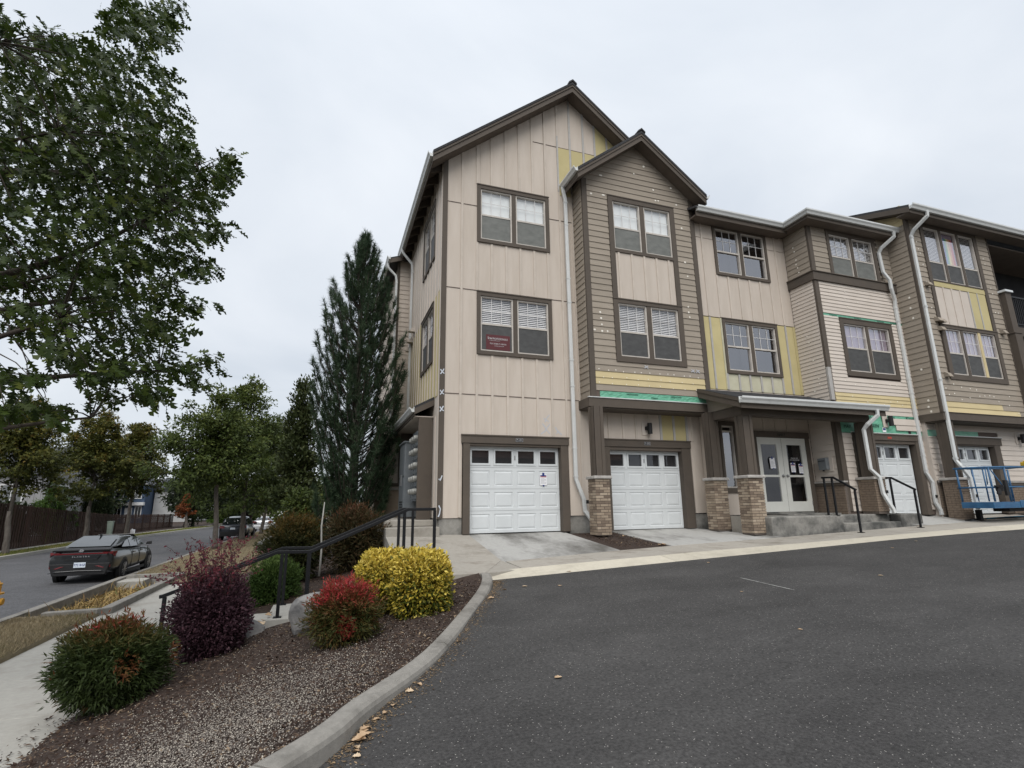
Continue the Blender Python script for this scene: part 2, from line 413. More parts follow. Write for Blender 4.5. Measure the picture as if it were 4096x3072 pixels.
# ================================================================== SETTING
def ground_mats():
    # asphalt with pale stone specks, mottled wear
    def asphalt(name, base, base2, speck, amount, scale, bumpv):
        m, nt, b, N, L = _base(name)
        geo = N('ShaderNodeNewGeometry')
        n1 = N('ShaderNodeTexNoise'); n1.inputs['Scale'].default_value = 0.55; n1.inputs['Detail'].default_value = 7; n1.inputs['Roughness'].default_value = 0.62
        L(geo.outputs['Position'], n1.inputs['Vector'])
        mr = N('ShaderNodeMapRange'); mr.inputs['From Min'].default_value = 0.32; mr.inputs['From Max'].default_value = 0.68
        L(n1.outputs[0], mr.inputs['Value'])
        mx = N('ShaderNodeMix'); mx.data_type = 'RGBA'; mx.inputs[6].default_value = rgb(base); mx.inputs[7].default_value = rgb(base2)
        L(mr.outputs[0], mx.inputs['Factor'])
        n3 = N('ShaderNodeTexNoise'); n3.inputs['Scale'].default_value = scale * 0.45; n3.inputs['Detail'].default_value = 3
        L(geo.outputs['Position'], n3.inputs['Vector'])
        m3 = N('ShaderNodeMapRange'); m3.inputs['From Min'].default_value = 0.3; m3.inputs['From Max'].default_value = 0.7; m3.inputs['To Min'].default_value = 0.62; m3.inputs['To Max'].default_value = 1.4
        L(n3.outputs[0], m3.inputs['Value'])
        vs = N('ShaderNodeVectorMath'); vs.operation = 'SCALE'
        L(mx.outputs[2], vs.inputs[0]); L(m3.outputs[0], vs.inputs['Scale'])
        vo = N('ShaderNodeTexVoronoi'); vo.inputs['Scale'].default_value = scale
        L(geo.outputs['Position'], vo.inputs['Vector'])
        sp = N('ShaderNodeSeparateColor'); L(vo.outputs['Color'], sp.inputs[0])
        gt = N('ShaderNodeMath'); gt.operation = 'GREATER_THAN'; gt.inputs[1].default_value = 1 - amount
        L(sp.outputs[0], gt.inputs[0])
        lt = N('ShaderNodeMath'); lt.operation = 'LESS_THAN'; lt.inputs[1].default_value = 0.42
        L(vo.outputs['Distance'], lt.inputs[0])
        an = N('ShaderNodeMath'); an.operation = 'MULTIPLY'; L(gt.outputs[0], an.inputs[0]); L(lt.outputs[0], an.inputs[1])
        m2 = N('ShaderNodeMix'); m2.data_type = 'RGBA'; L(an.outputs[0], m2.inputs['Factor']); L(vs.outputs[0], m2.inputs[6]); m2.inputs[7].default_value = rgb(speck)
        # darker drips and tyre scuffs, paler worn lanes, hairline cracks
        n5 = N('ShaderNodeTexNoise'); n5.inputs['Scale'].default_value = 1.7; n5.inputs['Detail'].default_value = 8; n5.inputs['Roughness'].default_value = 0.7; n5.inputs['Distortion'].default_value = 0.8
        mp5 = N('ShaderNodeMapping'); mp5.inputs['Scale'].default_value = (0.35, 1.0, 1.0); mp5.inputs['Rotation'].default_value = (0, 0, 0.25)
        L(geo.outputs['Position'], mp5.inputs[0]); L(mp5.outputs[0], n5.inputs['Vector'])
        r5 = N('ShaderNodeMapRange'); r5.inputs['From Min'].default_value = 0.3; r5.inputs['From Max'].default_value = 0.72; r5.inputs['To Min'].default_value = 0.80; r5.inputs['To Max'].default_value = 1.22
        L(n5.outputs[0], r5.inputs['Value'])
        v6 = N('ShaderNodeTexVoronoi'); v6.feature = 'DISTANCE_TO_EDGE'; v6.inputs['Scale'].default_value = 0.33
        n6 = N('ShaderNodeTexNoise'); n6.inputs['Scale'].default_value = 1.4; n6.inputs['Detail'].default_value = 6
        L(geo.outputs['Position'], n6.inputs['Vector'])
        ad6 = N('ShaderNodeVectorMath'); ad6.operation = 'MULTIPLY_ADD'; ad6.inputs[1].default_value = (1.3, 1.3, 0); L(n6.outputs['Color'], ad6.inputs[0]); L(geo.outputs['Position'], ad6.inputs[2])
        L(ad6.outputs[0], v6.inputs['Vector'])
        r6 = N('ShaderNodeMapRange'); r6.inputs['From Min'].default_value = 0.0; r6.inputs['From Max'].default_value = 0.006; r6.inputs['To Min'].default_value = 0.78 if name.startswith('lot') else 0.85; r6.inputs['To Max'].default_value = 1.0
        L(v6.outputs['Distance'], r6.inputs['Value'])
        mm = N('ShaderNodeMath'); mm.operation = 'MULTIPLY'; L(r5.outputs[0], mm.inputs[0]); L(r6.outputs[0], mm.inputs[1])
        fin = N('ShaderNodeVectorMath'); fin.operation = 'SCALE'; L(m2.outputs[2], fin.inputs[0]); L(mm.outputs[0], fin.inputs['Scale'])
        L(fin.outputs[0], b.inputs['Base Color'])
        b.inputs['Roughness'].default_value = 0.82; b.inputs['Specular IOR Level'].default_value = 0.3
        bp = N('ShaderNodeBump'); bp.inputs['Strength'].default_value = bumpv; bp.inputs['Distance'].default_value = 0.006
        L(vo.outputs['Distance'], bp.inputs['Height']); L(bp.outputs[0], b.inputs['Normal'])
        return m
    M['asphalt'] = asphalt('lot_asphalt', (0.041, 0.0395, 0.0385), (0.058, 0.056, 0.0545), (0.30, 0.285, 0.265), 0.022, 95, 0.7)
    M['road'] = asphalt('street_asphalt', (0.068, 0.068, 0.072), (0.088, 0.087, 0.090), (0.20, 0.2, 0.2), 0.02, 60, 0.3)
    # concrete with broad stains
    def concrete(name, a, b_, stain, sc, stain_lo=0.52, stain_hi=0.74, rnd=0.06, stretch=(1, 1, 1)):
        m, nt, b, N, L = _base(name)
        geo = N('ShaderNodeNewGeometry')
        mp = N('ShaderNodeMapping'); mp.inputs['Scale'].default_value = stretch; L(geo.outputs['Position'], mp.inputs[0])
        n1 = N('ShaderNodeTexNoise'); n1.inputs['Scale'].default_value = 14; n1.inputs['Detail'].default_value = 8; n1.inputs['Roughness'].default_value = 0.72
        L(mp.outputs[0], n1.inputs['Vector'])
        mr = N('ShaderNodeMapRange'); mr.inputs['From Min'].default_value = 0.3; mr.inputs['From Max'].default_value = 0.7; L(n1.outputs[0], mr.inputs['Value'])
        mx = N('ShaderNodeMix'); mx.data_type = 'RGBA'; mx.inputs[6].default_value = rgb(a); mx.inputs[7].default_value = rgb(b_); L(mr.outputs[0], mx.inputs['Factor'])
        n2 = N('ShaderNodeTexNoise'); n2.inputs['Scale'].default_value = sc; n2.inputs['Detail'].default_value = 7; n2.inputs['Roughness'].default_value = 0.65
        L(mp.outputs[0], n2.inputs['Vector'])
        m2 = N('ShaderNodeMapRange'); m2.inputs['From Min'].default_value = stain_lo; m2.inputs['From Max'].default_value = stain_hi; L(n2.outputs[0], m2.inputs['Value'])
        x2 = N('ShaderNodeMix'); x2.data_type = 'RGBA'; L(m2.outputs[0], x2.inputs['Factor']); L(mx.outputs[2], x2.inputs[6]); x2.inputs[7].default_value = rgb(stain)
        oi = N('ShaderNodeObjectInfo'); m4 = N('ShaderNodeMapRange'); m4.inputs['To Min'].default_value = 1 - rnd; m4.inputs['To Max'].default_value = 1 + rnd
        L(oi.outputs['Random'], m4.inputs['Value'])
        vs = N('ShaderNodeVectorMath'); vs.operation = 'SCALE'; L(x2.outputs[2], vs.inputs[0]); L(m4.outputs[0], vs.inputs['Scale'])
        L(vs.outputs[0], b.inputs['Base Color']); b.inputs['Roughness'].default_value = 0.88; b.inputs['Specular IOR Level'].default_value = 0.2
        n3 = N('ShaderNodeTexNoise'); n3.inputs['Scale'].default_value = 140; n3.inputs['Detail'].default_value = 4; L(geo.outputs['Position'], n3.inputs['Vector'])
        bp = N('ShaderNodeBump'); bp.inputs['Strength'].default_value = 0.35; bp.inputs['Distance'].default_value = 0.006; L(n3.outputs[0], bp.inputs['Height']); L(bp.outputs[0], b.inputs['Normal'])
        return m
    M['concrete'] = concrete('walk_concrete', (0.36, 0.335, 0.295), (0.29, 0.27, 0.235), (0.20, 0.175, 0.145), 1.6)
    M['drive'] = concrete('driveway_concrete', (0.40, 0.395, 0.375), (0.33, 0.325, 0.31), (0.115, 0.11, 0.10), 0.62, 0.47, 0.66, 0.03, (1.2, 0.55, 1))
    M['ribbon'] = concrete('tan_kerb_concrete', (0.53, 0.49, 0.405), (0.45, 0.415, 0.34), (0.35, 0.32, 0.26), 2.2, 0.5, 0.8)
    M['kerb'] = concrete('grey_kerb_concrete', (0.275, 0.26, 0.235), (0.20, 0.19, 0.172), (0.125, 0.118, 0.105), 2.4, 0.48, 0.72)
    M['darkconcrete'] = concrete('weathered_slab_concrete', (0.30, 0.29, 0.265), (0.22, 0.21, 0.19), (0.085, 0.085, 0.08), 1.5, 0.42, 0.62)
    M['palewalk'] = concrete('pale_walk_concrete', (0.40, 0.385, 0.35), (0.33, 0.32, 0.29), (0.26, 0.24, 0.21), 1.2)
    M['mulch'] = pmat('bark_mulch', (0.030, 0.020, 0.016), (0.060, 0.042, 0.033), 26, 0.95, 1.0, 60)
    M['lawn'] = pmat('dry_lawn_soil', (0.18, 0.145, 0.09), (0.115, 0.095, 0.055), 3.5, 0.95, 0.8, 60)
    M['verge'] = pmat('verge_soil', (0.095, 0.105, 0.035), (0.15, 0.13, 0.06), 1.2, 0.95, 0.8, 40)
    M['earth'] = pmat('earth_ground', (0.085, 0.085, 0.045), (0.11, 0.09, 0.055), 0.05, 0.95)
ground_mats()

def lerp_tab(tab):
    xs = [a for a, b in tab]; ys = [b for a, b in tab]
    return lambda x: float(np.interp(x, xs, ys))
g_front = lerp_tab([(-8, -1.62), (0, -1.30), (2.8, -1.20), (6.3, -1.073), (9.93, -0.944), (12.73, -0.842), (16, -0.77), (30, -0.62), (60, -0.5)])
g_walk = lerp_tab([(1, -1.11), (3.4, -1.087), (6.03, -0.974), (7.31, -0.928), (10, -0.86), (12.5, -0.78), (15, -0.70), (18, -0.62), (30, -0.48), (60, -0.4)])
def z_lot(x, y):
    return g_front(x) - 0.055 * max(0.0, 8.7 - y)

def grid_mesh(name, rows, mat, kind='structure', smooth=True):
    """rows: list of equally long lists of points"""
    n = len(rows[0]); v = [p for r in rows for p in r]; f = []
    for i in range(len(rows) - 1):
        for j in range(n - 1):
            f.append((i * n + j, i * n + j + 1, (i + 1) * n + j + 1, (i + 1) * n + j))
    me = bpy.data.meshes.new(name); me.from_pydata(v, [], f); me.materials.append(mat)
    bm = bmesh.new(); bm.from_mesh(me)
    for q in bm.faces:
        q.normal_update()
        if q.normal.z < 0: q.normal_flip()
    bm.to_mesh(me); bm.free()
    if smooth: me.polygons.foreach_set('use_smooth', [True] * len(me.polygons))
    o = link(name, me); o['kind'] = kind
    return o

def catmull(pts, n=6):
    P = [np.array(p, float) for p in pts]; P = [2 * P[0] - P[1]] + P + [2 * P[-1] - P[-2]]
    out = []
    for i in range(1, len(P) - 2):
        for k in range(n):
            t = k / n
            out.append(0.5 * ((2 * P[i]) + (-P[i - 1] + P[i + 1]) * t + (2 * P[i - 1] - 5 * P[i] + 4 * P[i + 1] - P[i + 2]) * t * t + (-P[i - 1] + 3 * P[i] - 3 * P[i + 1] + P[i + 2]) * t ** 3))
    out.append(P[-2]); return out

# wide land sheet that runs to the horizon
def far_ground():
    mb = MB(); mb.add([(-900, -900, -2.62), (900, -900, -2.62), (900, 900, -2.62), (-900, 900, -2.62)], [(0, 1, 2, 3)])
    struct(mb.build('ground', M['earth'], recalc=False))
far_ground()

# kerb between the lot and the planting bed: centre line of its top, height of its top
KERB = catmull([(-5.2, -0.9, -1.78), (-3.4, 0.45, -1.66), (-1.9, 1.75, -1.55), (-0.88, 2.95, -1.46), (0.02, 3.95, -1.425), (0.36, 4.5, -1.42), (1.08, 5.50, -1.38), (1.92, 7.14, -1.29), (2.36, 8.02, -1.20), (2.56, 8.55, -1.13), (2.60, 8.78, -1.095)], 6)

def build_kerb():
    K = [Vector(p) for p in KERB]
    # cut points along the curve where the joints show
    cuts = [0, 22, 37, 53, len(K) - 1]
    root = None
    host = bpy.data.objects.new('kerb', None); COL.objects.link(host); host['kind'] = 'structure'
    for a, b in zip(cuts[:-1], cuts[1:]):
        mb = MB(); rings = []
        for i in range(a, b + 1):
            p = K[i].copy()
            if i == a and a: p = p + (K[i + 1] - K[i]).normalized() * 0.009
            if i == b and b < len(K) - 1: p = p - (K[i] - K[i - 1]).normalized() * 0.009
            d = (K[min(i + 1, len(K) - 1)] - K[max(i - 1, 0)]); d.z = 0; d.normalize()
            n = Vector((d.y, -d.x, 0))      # towards the asphalt
            w = 0.075
            rings.append([p - n * w + Vector((0, 0, -0.45)), p - n * w, p - n * (w - 0.02) + Vector((0, 0, 0.006)), p + n * (w - 0.03) + Vector((0, 0, 0.004)),
                          p + n * (w + 0.002) + Vector((0, 0, -0.016)), p + n * (w + 0.015) + Vector((0, 0, -0.045)), p + n * (w + 0.045) + Vector((0, 0, -0.45))])
        m = len(rings[0]); v = [q for r in rings for q in r]; f = []
        for i in range(len(rings) - 1):
            for j in range(m - 1): f.append((i * m + j, i * m + j + 1, (i + 1) * m + j + 1, (i + 1) * m + j))
        f.append(tuple(range(m))); f.append(tuple((len(rings) - 1) * m + j for j in range(m))[::-1])
        mb.add(v, f); o = mb.build('kerb_stone', M['kerb'], host)
build_kerb()

def kerb_x(y):
    ys = [p[1] for p in KERB]; xs = [p[0] for p in KERB]; return float(np.interp(y, ys, xs))
def kerb_z(y):
    ys = [p[1] for p in KERB]; zs = [p[2] for p in KERB]; return float(np.interp(y, ys, zs))

def build_lot():
    rows = []
    P = [(p[0] + 0.04, p[1], 0) for p in KERB] 
    P = [(-9.0, -6.0, 0), (-7.0, -3.0, 0)] + P + [(2.62, 8.74, 0)]
    n = len(P)
    for i, p in enumerate(P):
        yq = -40 + (8.705 + 40) * (i / (n - 1)) ** 0.45
        yq = min(yq, 8.705); r = []
        for k in range(24):
            t = (k / 23.0) ** 1.7
            x = p[0] + (60 - p[0]) * t; y = p[1] + (yq - p[1]) * min(1.0, t * 1.25)
            if i == n - 1: y = 8.74
            r.append((x, y, z_lot(x, y)))
        rows.append(r)
    grid_mesh('asphalt_lot', rows, M['asphalt'])
build_lot()
def lot_marks():
    # a worn dash of white paint, and two small dark drip spots
    mb = MB(); a, b_ = Vector((6.25, 7.05, 0)), Vector((6.30, 6.05, 0))
    v = []
    for i in range(9):
        p = a.lerp(b_, i / 8); w = 0.022 * (0.5 + 0.5 * math.sin(2.9 * i + 1) ** 2) * (1 if 0 < i < 8 else 0.2)
        v += [(p.x - w, p.y, z_lot(p.x, p.y) + 0.006), (p.x + w, p.y, z_lot(p.x, p.y) + 0.006)]
    mb.add(v, [(2 * i, 2 * i + 1, 2 * i + 3, 2 * i + 2) for i in range(8)]); struct(mb.build('painted_dash', pmat('worn_white_paint', (0.45, 0.45, 0.43), (0.2, 0.2, 0.19), 30, 0.8), recalc=False))
lot_marks()

# tan ribbon kerb in pieces, then the walk behind it
def build_ribbon():
    host = bpy.data.objects.new('ribbon_kerb', None); COL.objects.link(host); host['kind'] = 'structure'
    js = [2.64, 6.29, 6.85, 9.93, 12.73, 16.0, 19.3, 23, 27, 32, 40, 60]
    for a, b in zip(js[:-1], js[1:]):
        mb = MB(); x0, x1 = a + 0.006, b - 0.006
        def zz(x, k): return (g_front(x) + 0.002, g_walk(max(x, 3.4)) - 0.035)[k]
        mb.hexa([(x0, 8.70, zz(x0, 0) - 0.25), (x1, 8.70, zz(x1, 0) - 0.25), (x1, 9.19, zz(x1, 0) - 0.25), (x0, 9.19, zz(x0, 0) - 0.25),
                 (x0, 8.70, zz(x0, 0)), (x1, 8.70, zz(x1, 0)), (x1, 9.19, zz(x1, 1)), (x0, 9.19, zz(x0, 1))])
        o = mb.build('kerb_stone', M['ribbon'], host); bevel(o, 0.006, 1)
build_ribbon()

def slab4(name, host, mat, pts, depth=0.15, bv=0.006):
    """paving slab from four top corners"""
    mb = MB(); mb.hexa([(x, y, z - depth) for x, y, z in pts] + list(pts))
    o = mb.build(name, mat, host)
    if bv: bevel(o, bv, 1)
    return o

def build_walks():
    host = bpy.data.objects.new('sidewalk', None); COL.objects.link(host); host['kind'] = 'structure'
    js = [3.46, 4.98, 6.0, 7.45, 9.0, 10.55, 12.1, 13.7, 15.3, 17.6, 20, 23, 27, 32, 40]
    for a, b in zip(js[:-1], js[1:]):
        x0, x1 = a + 0.005, b - 0.005
        slab4('paving_slab', host, M['concrete'], [(x0, 9.2, g_walk(x0) - 0.036), (x1, 9.2, g_walk(x1) - 0.036), (x1, 10.25, g_walk(x1)), (x0, 10.25, g_walk(x0))])
    # landing slabs left of the first driveway
    slab4('paving_slab', host, M['concrete'], [(1.46, 8.80, -1.085), (2.62, 8.80, -1.10), (3.44, 9.20, -1.125), (3.375, 10.25, -1.085), ][:4] if False else [(1.46, 8.80, -1.082), (2.60, 8.80, -1.098), (3.36, 10.25, -1.058), (1.46, 10.25, -1.035)])
    slab4('paving_slab', host, M['concrete'], [(2.61, 8.81, -1.098), (3.45, 9.20, -1.122), (3.45, 9.21, -1.122), (3.365, 10.25, -1.06)])
    slab4('paving_slab', host, M['concrete'], [(1.36, 10.26, -1.034), (3.36, 10.26, -1.057), (3.33, 12.72, -0.675), (1.36, 12.38, -0.665)])
    slab4('paving_slab', host, M['concrete'], [(1.46, 10.255, -1.034), (1.46, 10.80, -1.034), (1.40, 10.80, -1.034), (1.40, 10.255, -1.034)])
    # driveways
    dr = bpy.data.objects.new('driveway', None); COL.objects.link(dr); dr['kind'] = 'structure'
    slab4('paving_slab', dr, M['drive'], [(3.375, 10.26, -1.084), (6.03, 10.26, g_walk(6.03) + .002), (5.85, 12.85, -0.682), (3.335, 12.85, -0.682)])
    slab4('paving_slab', dr, M['drive'], [(7.35, 10.26, g_walk(7.35) + .002), (10.56, 10.26, g_walk(10.56)), (9.84, 12.85, -0.695), (7.14, 12.85, -0.70)])
    slab4('paving_slab', dr, M['drive'], [(15.4, 10.26, g_walk(15.4)), (17.9, 10.26, g_walk(17.9)), (17.45, 11.5, -0.445), (14.6, 11.5, -0.445)])
    slab4('paving_slab', dr, M['concrete'], [(18.5, 10.45, -0.62), (21.2, 10.45, -0.58), (21.0, 11.4, -0.46), (18.1, 11.4, -0.46)])
    # lower walk along the street and the spur to the steps
    lw = bpy.data.objects.new('street_sidewalk', None); COL.objects.link(lw); lw['kind'] = 'structure'
    ys = [-6, -4, -2, -0.2, 1.4, 3.0, 4.6, 6.2, 7.8, 9.45, 10.85, 12.4, 14, 15.6, 17.2, 19]
    for a, b in zip(ys[:-1], ys[1:]):
        slab4('paving_slab', lw, M['palewalk'], [(-4.35, a + .005, -2.2), (-2.40, a + .005, -2.2), (-2.40, b - .005, -2.2), (-4.35, b - .005, -2.2)])
    slab4('paving_slab', lw, M['palewalk'], [(-2.395, 9.5, -2.2), (-1.96, 9.5, -2.2), (-1.96, 10.75, -2.2), (-2.395, 10.75, -2.2)])
    # steps
    st = bpy.data.objects.new('concrete_stairs', None); COL.objects.link(st); st['kind'] = 'structure'
    def step(x0, x1, z, mat=None):
        mb = MB(); mb.box(x0, x1, 9.42, 10.80, z - 0.6, z); o = mb.build('step', mat or M['palewalk'], st); bevel(o, 0.012, 2)
    n = 4
    for i in range(n - 1):
        step(-0.14 + 0.40 * (i), 1.455, -1.68 + 0.158 * (i + 1))
    step(-0.72, -0.1, -1.68)
    for i in range(3):
        step(-1.96 + 0.41 * i, -0.715, -2.2 + 0.13 * (i + 1))
build_walks()

# planting bed that falls from the kerb to the street walk
def z_bed(x, y):
    if y <= 8.75:
        kx = kerb_x(y) - 0.06; kz = kerb_z(y) - 0.035; lo = -2.2
        t = min(1.0, max(0.0, (x + 2.42) / max(0.3, kx + 2.42)))
        return lo + (kz - lo) * t ** 0.72
    t = min(1.0, max(0.0, (x + 2.42) / 5.0))
    return -2.2 + 1.12 * t ** 0.75
def build_bed():
    rows = []
    for i in range(75):
        y = -0.9 + i * (8.80 + 0.9) / 74
        x1 = kerb_x(y) - 0.05
        if y > 8.6: x1 = min(x1, 2.5)
        r = []
        for k in range(40):
            x = -2.6 + (x1 + 2.6) * k / 39
            z = z_bed(x, y) + 0.02 * math.sin(x * 5 + y * 3) * math.sin(y * 4.1 - x * 2) * (1 if 0.1 < k / 39 < 0.95 else 0)
            if x < -2.42: z = -2.24
            # soft edge creeping over the walk
            r.append((x, y, z))
        rows.append(r)
    grid_mesh('mulch_bed', rows, M['mulch'])
    rows = []
    for i in range(40):
        y = 8.79 + i * 11.5 / 39; r = []
        for k in range(30):
            x = -2.42 + 4.9 * k / 29
            z = z_bed(x, 9.0) - 0.01
            if y < 10.9: z -= 0.14 if (9.3 < y) else 0.05
            if x > 1.2 and y < 13: z = min(z, -1.2)
            r.append((x, y, z + 0.02 * math.sin(x * 4 + y * 2.3)))
        rows.append(r)
    grid_mesh('mulch_bank', rows, M['mulch'])
    mb = MB()
    mb.poly([(6.02, 10.26, g_walk(6.02) - .02), (7.35, 10.26, g_walk(7.35) - .02), (7.12, 12.5, -0.73), (5.88, 12.5, -0.73)], (0, 0, -0.1))
    struct(mb.build('mulch_island', M['mulch']))
    mb = MB(); mb.poly([(17.5, 10.26, -0.66), (40, 10.26, -0.5), (40, 12.4, -0.5), (17.45, 11.4, -0.52)], (0, 0, -0.1))
    struct(mb.build('mulch_strip', M['mulch']))
build_bed()

# street, kerbs, verges
def street_x(y):      # the street bends gently to the right far off
    return 0.0 if y < 45 else 0.011 * (y - 45) ** 1.55
def build_street():
    ys = list(np.arange(-60, 46, 4.0)) + list(np.arange(46, 130, 3.0))
    grid_mesh('street', [[(x + street_x(y), y, -2.275) for x in np.linspace(-14.3, -5.95, 6)] for y in ys], M['road'])
    for nm, xa, xb in (('street_kerb', -6.02, -5.85), ('street_kerb', -14.48, -14.28)):
        rows = [[(xa + street_x(y), y, -2.35), (xa + street_x(y), y, -2.13), (xb + street_x(y), y, -2.13), (xb + street_x(y), y, -2.35)] for y in ys]
        grid_mesh(nm, rows, M['kerb'] if xa > -10 else M['palewalk'], smooth=False)
    grid_mesh('far_verge', [[(x + street_x(y), y, -2.14) for x in (-15.75, -14.4)] for y in ys], M['verge'])
    grid_mesh('far_sidewalk', [[(x + street_x(y), y, -2.12) for x in (-16.45, -15.7)] for y in ys], M['palewalk'])
    grid_mesh('far_bank', [[(-60, y, -1.8), (-17 + street_x(y), y, -2.1), (-16.4 + street_x(y), y, -2.12)] for y in ys], M['mulch'])
    ya = [y for y in ys if y > 21.1]; yb = [y for y in ys if y < 14.4]
    grid_mesh('near_verge', [[(x + street_x(y), y, -2.15) for x in (-5.87, -5.1, -4.352)] + [(-4.352 + street_x(y), y, -2.4)] for y in yb + [14.4]], M['lawn'])
    grid_mesh('lawn_verge', [[(x + street_x(y), y, z) for x, z in ((-5.87, -2.15), (-5.1, -2.15), (-4.34, -2.15), (-2.4, -2.12))] for y in [21.1] + ya], M['lawn'])
    grid_mesh('lawn_verge', [[(x, y, -2.16) for x in (-4.34, -2.4)] for y in (19.02, 21.1)], M['lawn'])
    rows = []
    for y in np.arange(20.2, 121, 4):
        rows.append([(-2.42 + street_x(y), y, -2.2), (-0.8 + street_x(y), y, -1.75), (2.5 + street_x(y), y, -1.3), (24, y, -1.2)])
    grid_mesh('lawn', rows, M['lawn'])
build_street()

# rain-garden planter in the near verge
def build_planter():
    root = thing('concrete_planter', 'long sunken concrete planter full of dry weeds between street and path', 'planter', (-5.0, 17.7, -2.3), world=True)
    def wall(pts, name='wall'):
        mb = MB(); mb.hexa(pts); o = mb.build(name, M['darkconcrete'] if False else M['kerb'], root); bevel(o, 0.01, 1)
    wall([(-6.0, 14.9, -2.7), (-5.80, 14.9, -2.7), (-5.80, 21.0, -2.7), (-6.0, 21.0, -2.7), (-6.0, 14.9, -2.125), (-5.80, 14.9, -2.125), (-5.80, 21.0, -2.10), (-6.0, 21.0, -2.10)])
    wall([(-4.37, 14.2, -2.7), (-4.17, 14.4, -2.7), (-4.17, 21.0, -2.7), (-4.37, 21.0, -2.7), (-4.37, 14.2, -2.06), (-4.17, 14.4, -2.06), (-4.17, 21.0, -2.06), (-4.37, 21.0, -2.06)])
    wall([(-5.35, 14.18, -2.7), (-4.37, 14.18, -2.7), (-4.37, 14.38, -2.7), (-5.35, 14.38, -2.7), (-5.35, 14.18, -2.07), (-4.37, 14.18, -2.06), (-4.37, 14.38, -2.06), (-5.35, 14.38, -2.07)])
    wall([(-6.0, 14.18, -2.7), (-5.35, 14.18, -2.7), (-5.35, 14.38, -2.7), (-6.0, 14.38, -2.7), (-6.0, 14.18, -2.16), (-5.6, 14.18, -2.16), (-5.5, 14.38, -2.16), (-6.0, 14.38, -2.16)])
    wall([(-5.8, 20.85, -2.7), (-4.37, 20.85, -2.7), (-4.37, 21.05, -2.7), (-5.8, 21.05, -2.7), (-5.8, 20.85, -2.06), (-4.37, 20.85, -2.06), (-4.37, 21.05, -2.06), (-5.8, 21.05, -2.06)])
    mb = MB(); mb.box(-5.8, -5.1, 20.0, 20.84, -2.7, -2.16); bevel(mb.build('inlet_box', M['palewalk'], root), 0.01, 1)
    mb = MB(); mb.box(-5.8, -4.37, 14.38, 20.85, -2.7, -2.55); mb.build('soil', M['mulch'], root)
    # dry iris and sedge leaves
    n = 4200
    y = rng.uniform(14.4, 20.0, n); x = rng.uniform(-5.75, -4.4, n)
    keep = rng.random(n) < np.clip(1.15 - 0.10 * np.abs(y - 16.8), 0.3, 1)
    x, y = x[keep], y[keep]; n = len(x)
    C = np.stack([x, y, np.full(n, -2.55) + rng.uniform(0, 0.16, n)], 1)
    L = np.stack([rng.normal(0, 1, n), rng.normal(0.4, 1, n), rng.uniform(0.0, 0.75, n)], 1)
    Nn = np.stack([rng.normal(0, 0.4, n), rng.normal(0, 0.4, n), np.ones(n)], 1)
    blade = ([(0, 0.03, 0), (0, -0.03, 0), (0.55, 0.03, 0.05), (0.55, -0.03, 0.05), (1, 0, -0.14)], [(0, 1, 2), (1, 3, 2), (2, 3, 4)])
    m = leaf_mat('dry_weed_leaf', [(0, (0.30, 0.20, 0.08)), (0.45, (0.42, 0.30, 0.12)), (0.8, (0.17, 0.11, 0.06)), (1, (0.10, 0.13, 0.03))], 0.7, 0.15)
    stuff(scatter('dry_weeds', blade[0], blade[1], C, L, Nn, rng.uniform(0.18, 0.5, n), rng.random(n), m, root))
build_planter()

# ================================================================== APARTMENT BUILDING
B = thing('apartment_building', 'three storey beige and brown apartment block under repair with white garage doors', 'building', (6.4, 12.6, -0.68), world=True)

def TF(Y): return lambda u, d, z: (u, Y + d, z)           # faces -Y
def TL(X): return lambda u, d, z: (X + d, u, z)           # faces -X

def wall_grid(mb, T, u0, u1, z0, z1, holes, th=0.04, d=0.0):
    us = sorted({u0, u1} | {h[0] for h in holes} | {h[1] for h in holes}); us = [u for u in us if u0 <= u <= u1]
    zs = sorted({z0, z1} | {h[2] for h in holes} | {h[3] for h in holes}); zs = [z for z in zs if z0 <= z <= z1]
    for i in range(len(us) - 1):
        j = 0
        while j < len(zs) - 1:
            uc = (us[i] + us[i + 1]) / 2; zc = (zs[j] + zs[j + 1]) / 2
            if any(h[0] < uc < h[1] and h[2] < zc < h[3] for h in holes): j += 1; continue
            k = j
            while k + 1 < len(zs) - 1:
                zc2 = (zs[k + 1] + zs[k + 2]) / 2
                if any(h[0] < uc < h[1] and h[2] < zc2 < h[3] for h in holes): break
                k += 1
            mb.tbox(T, us[i], us[i + 1], d, d + th, zs[j], zs[k + 1]); j = k + 1

def panel(T, u0, u1, z0, z1, mat='beige', holes=(), d=0.0, th=0.04):
    mb = MB(); wall_grid(mb, T, u0 + .003, u1 - .003, z0 + .004, z1 - .004, list(holes), th, d)
    return mb.build('wall_panel', M[mat], B)

def batten(T, u, z0, z1, mat='batten', w=0.062, d=-0.022, name='batten'):
    mb = MB(); mb.tbox(T, u - w / 2, u + w / 2, d, 0.0, z0, z1)
    return mb.build(name, M[mat], B)

